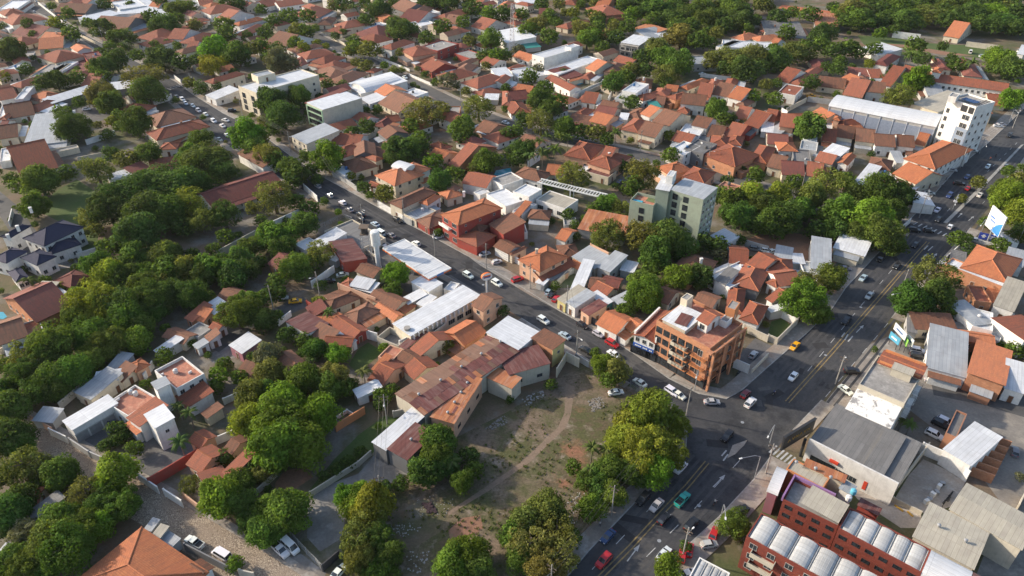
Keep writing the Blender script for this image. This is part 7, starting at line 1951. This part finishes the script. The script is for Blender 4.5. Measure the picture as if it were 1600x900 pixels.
for a in [(0, (840, 645, 960, 640, 1075, 605), 3, 'w'), (0, (540, 890, 720, 830), 2.4, 'w'), (0, (60, 770, 240, 720, 330, 740), 2.2, 'c'), (0, (150, 290, 250, 270), 2.2, 'w'), (0, (0, 200, 100, 180), 2, 'w'), (0, (1090, 480, 1130, 510), 2, 'w'), (0, (240, 20, 420, 160), 1.8, 'w'), (0, (440, 190, 640, 290), 1.6, 'c'),
 (1, (690, 860, 830, 800, 760, 760), 2.4, 'c'), (1, (960, 470, 1100, 530), 1.4, 'w'), (1, (740, 350, 960, 440), 1.4, 'w'), (1, (660, 740, 720, 745, 790, 800), 2.2, 'w'), (1, (1290, 590, 1400, 620), 1.6, 'c'), (1, (480, 240, 560, 280), 1.6, 'c'),
 (2, (380, 610, 480, 560, 580, 520), 3, 'w'), (2, (1180, 470, 1350, 490), 2, 'w'), (2, (1350, 490, 1500, 495), 2, 'w'), (2, (0, 430, 120, 380), 2.4, 'w'), (2, (430, 600, 580, 530), 2.4, 'y'), (2, (600, 630, 620, 590), 3, 'w'), (2, (1000, 830, 1085, 775), 2.4, 'c'),
 (3, (780, 215, 950, 235), 4, 'w'), (3, (1240, 275, 1440, 300), 3, 'c'), (3, (115, 690, 240, 625), 2.4, 'c'), (3, (250, 620, 400, 640), 2.6, 'y'), (3, (85, 690, 120, 710), 2.4, 'w'),
 (4, (490, 100, 690, 60), 2.4, 'c'), (4, (485, 700, 600, 665), 2, 'w'), (4, (1360, 690, 1600, 560), 2.6, 'e'), (4, (60, 500, 80, 420), 2, 'w'), (4, (1300, 410, 1330, 440), 2, 'w'),
 (5, (300, 270, 385, 345), 2.6, 'w'), (5, (85, 520, 285, 430), 3.4, 'w'), (5, (350, 880, 490, 780), 2.6, 'w'), (5, (765, 375, 920, 465), 2.4, 'w'), (5, (920, 470, 975, 495), 2.4, 'y'), (5, (480, 190, 560, 230, 630, 280), 2.2, 'y'), (5, (640, 640, 760, 720), 2.0, 'e'), (5, (100, 760, 130, 810), 2.2, 'e'), (5, (1000, 500, 1140, 560), 2.0, 'r'),
 (6, (100, 130, 175, 80), 3, 'w'), (6, (260, 895, 370, 790), 2.6, 'c'), (6, (490, 665, 600, 720), 5, 'p'), (6, (1460, 620, 1600, 660), 2.4, 'y'), (6, (10, 715, 70, 755), 2.2, 'w'), (6, (230, 870, 390, 790), 2, 'w'),
 (7, (830, 530, 890, 480), 2, 'w'), (7, (1240, 590, 1600, 680), 1.2, 'w'), (7, (1110, 720, 1190, 650), 2.4, 'w'), (7, (640, 640, 560, 740), 2, 'e'),
 (8, (1400, 710, 1580, 630), 2, 'w'), (8, (640, 540, 490, 640, 370, 740), 2.2, 'e'), (8, (200, 820, 330, 890), 2, 'p'), (8, (955, 480, 940, 500, 900, 560), 2.2, 'w'), (8, (0, 400, 130, 340), 2, 'c'), (8, (170, 180, 260, 280), 2, 'w'),
 (9, (500, 875, 680, 765), 2.4, 'o'), (9, (520, 10, 750, 100), 4.5, 'p'), (9, (140, 220, 220, 160), 2, 'w'), (9, (320, 100, 480, 200), 2.4, 'r'), (9, (480, 830, 570, 770, 620, 800), 1, 'w'), (9, (690, 290, 760, 310), 3, 'w'), (9, (860, 790, 950, 770), 2, 'y'), (9, (900, 360, 1060, 280, 1380, 70), 3.4, 'w'),
 (10, (630, 280, 690, 320), 2.2, 'w'), (10, (1390, 470, 1480, 510), 3, 'w'), (10, (460, 180, 540, 230), 2.4, 'k'), (10, (1450, 250, 1600, 320), 2.2, 'e'), (10, (1500, 520, 1600, 420), 1.4, 'e'), (10, (280, 530, 340, 430, 420, 470), 3.0, 'c'), (10, (400, 430, 480, 480), 2.0, 'y'),
 (11, (20, 130, 180, 215), 2.4, 'w'), (11, (60, 330, 190, 200), 2.2, 'e'), (11, (0, 310, 60, 335), 2.2, 'e'), (11, (1270, 260, 1450, 320), 3, 'w'), (11, (1400, 120, 1440, 160, 1530, 185), 2.4, 'w'),
 (12, (315, 0, 420, 50), 2.4, 'w'), (12, (440, 60, 560, 140, 680, 195), 2.2, 'y'), (12, (935, 320, 1250, 130), 3, 'r'), (12, (870, 285, 990, 365), 2.4, 'w'), (12, (1030, 380, 1140, 450), 2.4, 'w'), (12, (1150, 400, 1240, 470), 2, 'p'), (12, (1250, 100, 1460, 10), 2.4, 'w'), (12, (1160, 720, 1430, 860), 2.4, 'd'), (12, (1240, 290, 1310, 365), 2.4, 'w'), (12, (1500, 880, 1590, 900), 2, 'e'),
 (13, (340, 390, 640, 200, 720, 130), 1.6, 'e'), (13, (0, 380, 130, 260), 1.6, 'e'), (13, (415, 850, 520, 760), 2, 'k'),
 (15, (810, 340, 1000, 90), 2.6, 'e'), (15, (960, 100, 1100, 160, 1250, 280), 3.4, 'w'), (15, (1560, 470, 1600, 390), 2, 'c'), (15, (780, 420, 960, 510), 1.2, 'e')]: wall(a[0], a[1], a[2], a[3])

# ================================================================ poles, lamps, wires
POLES = []
def pole(px, py, h=9.5, arm=True, rz=.6):
    e = empty('utility_pole', G(px, py)); m = MB(); m.tube([(0, 0, 0), (0, 0, h)], [.17, .11], 7); m.obj('post', M['concrete'], e)
    m = MB(); m.box(-1.1, 1.1, -.06, .06, h-.9, h-.76); m.box(-.7, .7, -.06, .06, h-1.8, h-1.68); m.obj('crossarm', M['wood'], e, (0, 0, 0), rz)
    m = MB()
    for x in (-1, -.4, .4, 1): m.lathe([(.05, h-.76), (.07, h-.62), (.03, h-.5), (0, h-.5)], 6, 0, (x, 0))
    m.obj('insulators', M['dark'], e, (0, 0, 0), rz)
    if arm:
        m = MB(); m.tube([(0, 0, h-2.4), (0, -.9, h-1.9), (0, -1.7, h-1.8)], .04, 5); m.obj('lamp_arm', M['metal'], e, (0, 0, 0), rz); m = MB(); m.box(-.14, .14, -2.2, -1.6, h-1.87, h-1.72); m.obj('lamp_head', M['white'], e, (0, 0, 0), rz)
    POLES.append([e, 'concrete utility pole with crossarms', 'utility pole', (px, py), 'utility poles']); return e.location.copy(), h, rz
LINES = [[(162, 66), (232, 104), (302, 142), (380, 186), (455, 238), (510, 276), (568, 356), (632, 345), (680, 400)], [(680, 400), (760, 420), (828, 452), (885, 487), (900, 560), (1072, 650)], [(1072, 650), (955, 806), (860, 930)], [(1066, 872), (1196, 740), (1305, 600), (1405, 462)], [(1405, 462), (1588, 385)], [(1436, 340), (1500, 262), (1582, 200)], [(600, 100), (720, 158), (850, 205), (1000, 236), (1105, 262), (1250, 305)], [(605, 662), (598, 790)], [(500, 465), (428, 487)]]
for L in LINES:
    prev = None
    for k, (px, py) in enumerate(L):
        d = dirv(L[max(k-1, 0)], L[min(k+1, len(L)-1)]); rz = math.atan2(d.y, d.x)+R(90)
        cur = pole(px, py, 9.5, k % 2 == 0, rz) if not (k == 0 and L in (LINES[1], LINES[2], LINES[4])) else (G(px, py), 9.5, rz)
        if prev:
            e = empty('power_lines', (prev[0]+cur[0])/2)
            for x in (-1, 0, 1):
                a = prev[0]+Vector((math.cos(prev[2])*x, math.sin(prev[2])*x, 9.0)); b = cur[0]+Vector((math.cos(cur[2])*x, math.sin(cur[2])*x, 9.0)); m = MB()
                m.tube([a.lerp(b, f)-Vector((0, 0, 1.2*4*f*(1-f))) for f in (0, .2, .4, .6, .8, 1)], .028, 3); m.obj('wire', M['dark'], e, -e.location)
            POLES.append([e, 'three sagging power lines between poles', 'power lines', PX(e.location), 'power lines'])
        prev = cur
def lamp(t, x, y, tx, ty, lab, h=8):
    b = W(t, x, y); e = empty('street_lamp', b); tip = W(t, tx, ty, h)-b; m = MB(); m.tube([(0, 0, 0), (0, 0, h-1), (tip.x*.3, tip.y*.3, h-.2), (tip.x, tip.y, h)], [.12, .09, .07, .06], 6); m.obj('post', M['metal'], e)
    m = MB(); m.box(-.35, .35, -.15, .15, -.1, .06); m.obj('lamp_head', M['white'], e, (tip.x, tip.y, h), math.atan2(tip.y, tip.x)); tag(e, lab, 'street lamp')
lamp(14, 1515, 290, 1430, 165, 'grey traffic lamp post with a long arm on the avenue pavement'); lamp(14, 1290, 590, 1335, 540, 'bent white street lamp beside the palm-like tree'); lamp(7, 1320, 60, 1365, 15, 'street lamp on the far avenue apron'); lamp(11, 800, 160, 780, 40, 'street lamp among trees right of the avenue'); lamp(3, 1500, 780, 1565, 705, 'tall double street lamp near the white tower'); lamp(7, 970, 390, 1005, 345, 'street lamp beside the white parked car near the crossing'); lamp(7, 1150, 420, 1170, 380, 'lamp post standing in the avenue median'); lamp(7, 1320, 580, 1330, 510, 'street lamp beside the blue banner'); lamp(10, 1140, 640, 1150, 560, 'slim lamp post at the brick block corner'); lamp(15, 5, 90, 0, 30, 'street lamp beside the avenue at the zebra crossing')

# ================================================================ small things
drng = random.Random(9)
def rubble(name, t, pts, n, s0, s1, mat, label):
    P = [W(t, pts[i], pts[i+1]) for i in range(0, len(pts), 2)]; m = MB()
    for k in range(n):
        a, b, c = drng.sample(P, 3); u_, v_ = drng.random(), drng.random()
        if u_+v_ > 1: u_, v_ = 1-u_, 1-v_
        p = a+(b-a)*u_+(c-a)*v_; s_ = drng.uniform(s0, s1); ang = drng.random()*3.14; ca, sa = math.cos(ang), math.sin(ang); q = []
        for (x, y) in ((-1, -.7), (.8, -1), (1, .6), (-.6, .9)): x *= drng.uniform(.6, 1.1)*s_; y *= drng.uniform(.6, 1.1)*s_; q.append((p.x+x*ca-y*sa, p.y+x*sa+y*ca))
        m.prism(q, 0.0, s_*drng.uniform(.25, .7))
    o = m.obj(name, M[mat]); o['kind'] = 'stuff'; tag(o, label, 'rubble')
M['rubble'] = flat_mat('rubble', (.24, .22, .195), .95); M['litter'] = flat_mat('litter', (.38, .36, .34), .8); M['trash'] = flat_mat('dark_trash', (.05, .03, .035), .8)
rubble('rubble', 10, (470, 700, 560, 680, 580, 740, 500, 780), 110, .06, .3, 'rubble', 'grey broken rubble heaped in the vacant lot')
rubble('litter', 13, (840, 590, 960, 560, 1060, 580, 960, 660, 850, 640), 60, .05, .2, 'litter', 'pale litter strewn on the lot by the olive trees')
rubble('litter', 13, (960, 370, 1250, 420, 1200, 540, 1000, 560, 1060, 470), 60, .04, .16, 'litter', 'scattered pale litter around the burnt heap')
rubble('burnt_heap', 13, (1040, 450, 1090, 440, 1130, 500, 1080, 510), 60, .1, .5, 'trash', 'dark burnt rubbish heap on the bare earth')
rubble('litter', 14, (370, 370, 460, 380, 420, 560, 300, 600), 70, .05, .22, 'litter', 'pale rubble between the two tree clumps by the avenue')
rubble('rubble', 10, (60, 690, 190, 640, 210, 690, 90, 740), 60, .06, .3, 'litter', 'whitish rubble below the warehouse wall')
rubble('litter', 13, (930, 750, 1090, 740, 1060, 870, 960, 890), 50, .05, .25, 'litter', 'mixed litter near the bottom of the lot')
rubble('rubble', 9, (1420, 880, 1560, 790, 1600, 830, 1480, 890), 80, .06, .3, 'rubble', 'pinkish debris along the warehouse foot')
for k in range(6):
    a, b = [(470, 285, 495, 305), (548, 325, 595, 362), (625, 370, 680, 410), (705, 412, 755, 452), (790, 458, 845, 498), (870, 498, 905, 530)][k][:2], [(470, 285, 495, 305), (548, 325, 595, 362), (625, 370, 680, 410), (705, 412, 755, 452), (790, 458, 845, 498), (870, 498, 905, 530)][k][2:]
    A_, B_ = W(15, *a), W(15, *b); d = B_-A_; m = MB(); m.box(0, d.length, -.18, .18, .01, .22); o = m.obj('parking_kerb', M['yellow'], None, A_, math.atan2(d.y, d.x)); tag(o, 'yellow parking kerb bar in the service alley, '+('nearest the billboard', 'second', 'third', 'fourth', 'fifth', 'farthest from the billboard')[k]+('' if k in (0, 5) else ' from the billboard'), 'kerb bar', 'yellow kerb bars')
for k, (x, y) in enumerate(((1245, 590), (1300, 600), (1340, 608))):
    e = empty('waste_bin', W(11, x, y), .4); m = MB(); m.face([(-.6, -.5, .2), (.6, -.5, .2), (.8, -.65, 1.3), (-.8, -.65, 1.3)]); m.face([(.6, .5, .2), (-.6, .5, .2), (-.8, .65, 1.3), (.8, .65, 1.3)]); m.face([(.6, -.5, .2), (.6, .5, .2), (.8, .65, 1.3), (.8, -.65, 1.3)]); m.face([(-.6, .5, .2), (-.6, -.5, .2), (-.8, -.65, 1.3), (-.8, .65, 1.3)]); m.obj('bin_body', M['color'], e, color=(.5, .42, .03))
    m = MB(); m.box(-.85, .85, -.7, .7, 1.31, 1.42); m.obj('lid', M['color'], e, color=(.42, .36, .04)); m = MB()
    for xx in (-.5, .5): m.tube([(xx, -.55, .1), (xx, -.45, .1)], .1, 8); m.tube([(xx, .45, .1), (xx, .55, .1)], .1, 8)
    m.obj('wheels', M['rubber'], e); tag(e, ('left', 'middle', 'right')[k]+' yellow wheeled waste bin under the orange corrugated roof', 'waste bin', 'yellow waste bins')
# motorcycle row and scrap in the gravel yard
for k, (x, y) in enumerate(((1110, 440), (1120, 425), (1130, 408), (1142, 395), (1095, 455))):
    p = W(15, x, y); o = put('motorcycle', MOTO, None, (p.x, p.y, .015), R(20+k*7), (.03, .03, .03)); tag(o, ('second', 'third', 'fourth', 'rearmost', 'foremost')[k]+' black motorcycle in the row parked in the gravel yard', 'motorcycle', 'motorcycles in the yard')
for k, (x, y) in enumerate(((1085, 330), (1065, 350), (1050, 385), (1025, 400), (1005, 430), (985, 445))):
    e = empty('scrap_appliance', W(15, x, y), k*.7); m = MB(); m.box(-.5, .5, -.4, .4, 0, .9+.2*(k % 2)); m.obj('cabinet', M['white'] if k % 2 else M['metal'], e); m = MB(); m.lathe([(.3, .0), (.3, .03), (0, .03)], 10, 0); q = m.obj('drum_door', M['dark'], e, (0, -.4, .5)); q.rotation_euler = (R(90), 0, 0)
    tag(e, ('dull', 'white')[k % 2]+' scrap appliance in the gravel yard, '+('nearest the white wall', 'second from the white wall', 'third from the white wall', 'fourth from the white wall', 'fifth from the white wall', 'nearest the beige hall')[k], 'appliance', 'scrap appliances in the yard')
# ================================================================ labels that single each thing out
from collections import defaultdict
EXTRA = {'the road junction': (1120, 660), 'the vacant lot': (800, 720), 'the cobbled lane': (260, 810), 'the left edge lawn': (120, 330), 'the clay tennis court': (1260, 18), 'the playing field': (1480, 75), 'the far end of the avenue': (1580, 200), 'the top left street end': (60, 10), 'the wooded park': (1080, 25), 'the far left corner': (20, 110), 'the bottom left corner': (30, 850), 'the hedge of tall trees': (300, 430), 'the gravel yard': (1460, 765), 'the bottom of the avenue': (960, 880), 'the back street bend': (640, 127), 'the yellow taxi': (1241, 540)}
LM.update(EXTRA)
def rel(px):
    n, p = min(LM.items(), key=lambda kv: (kv[1][0]-px[0])**2+((kv[1][1]-px[1])*1.3)**2)
    dx, dy = px[0]-p[0], px[1]-p[1]; d = math.hypot(dx, dy)
    if abs(dx) > 2*abs(dy): w_ = 'left of' if dx < 0 else 'right of'
    elif abs(dy) > 2*abs(dx): w_ = 'beyond' if dy < 0 else 'in front of'
    else: w_ = ('beyond and ' if dy < 0 else 'in front and ')+('left of' if dx < 0 else 'right of')
    return n, w_, d
ORD = ['nearest', 'second nearest', 'third nearest', 'fourth nearest', 'fifth nearest', 'sixth nearest', 'seventh nearest', 'eighth nearest', 'ninth nearest', 'tenth nearest', 'eleventh nearest', 'twelfth nearest', 'thirteenth nearest', 'fourteenth nearest', 'fifteenth nearest']
buckets = defaultdict(list)
for L in (HOUSES, THINGS_T, VEH, WALLS, POLES):
    for it in L:
        n, w_, d = rel(it[3]); buckets[(it[1], w_, n)].append((d, it))
for (desc, w_, n), lst in buckets.items():
    lst.sort(key=lambda q: q[0])
    for k, (d, it) in enumerate(lst):
        lab = f"{desc} {w_} {n}" if len(lst) == 1 else f"{desc}, {ORD[min(k, 14)]} {w_} {n}"
        lab = lab.replace(', nearest', ', the nearest') if False else lab
        wds = lab.split()
        if len(wds) > 16: lab = ' '.join(x for x in wds if x not in ('the', 'a', 'with', 'and'))
        tag(it[0], ' '.join(lab.split()[:16]), it[2], it[4] if len(it) > 4 else 'tile and sheet roofed houses')
for o in bpy.data.objects:
    if '_T' in o: del o['_T']
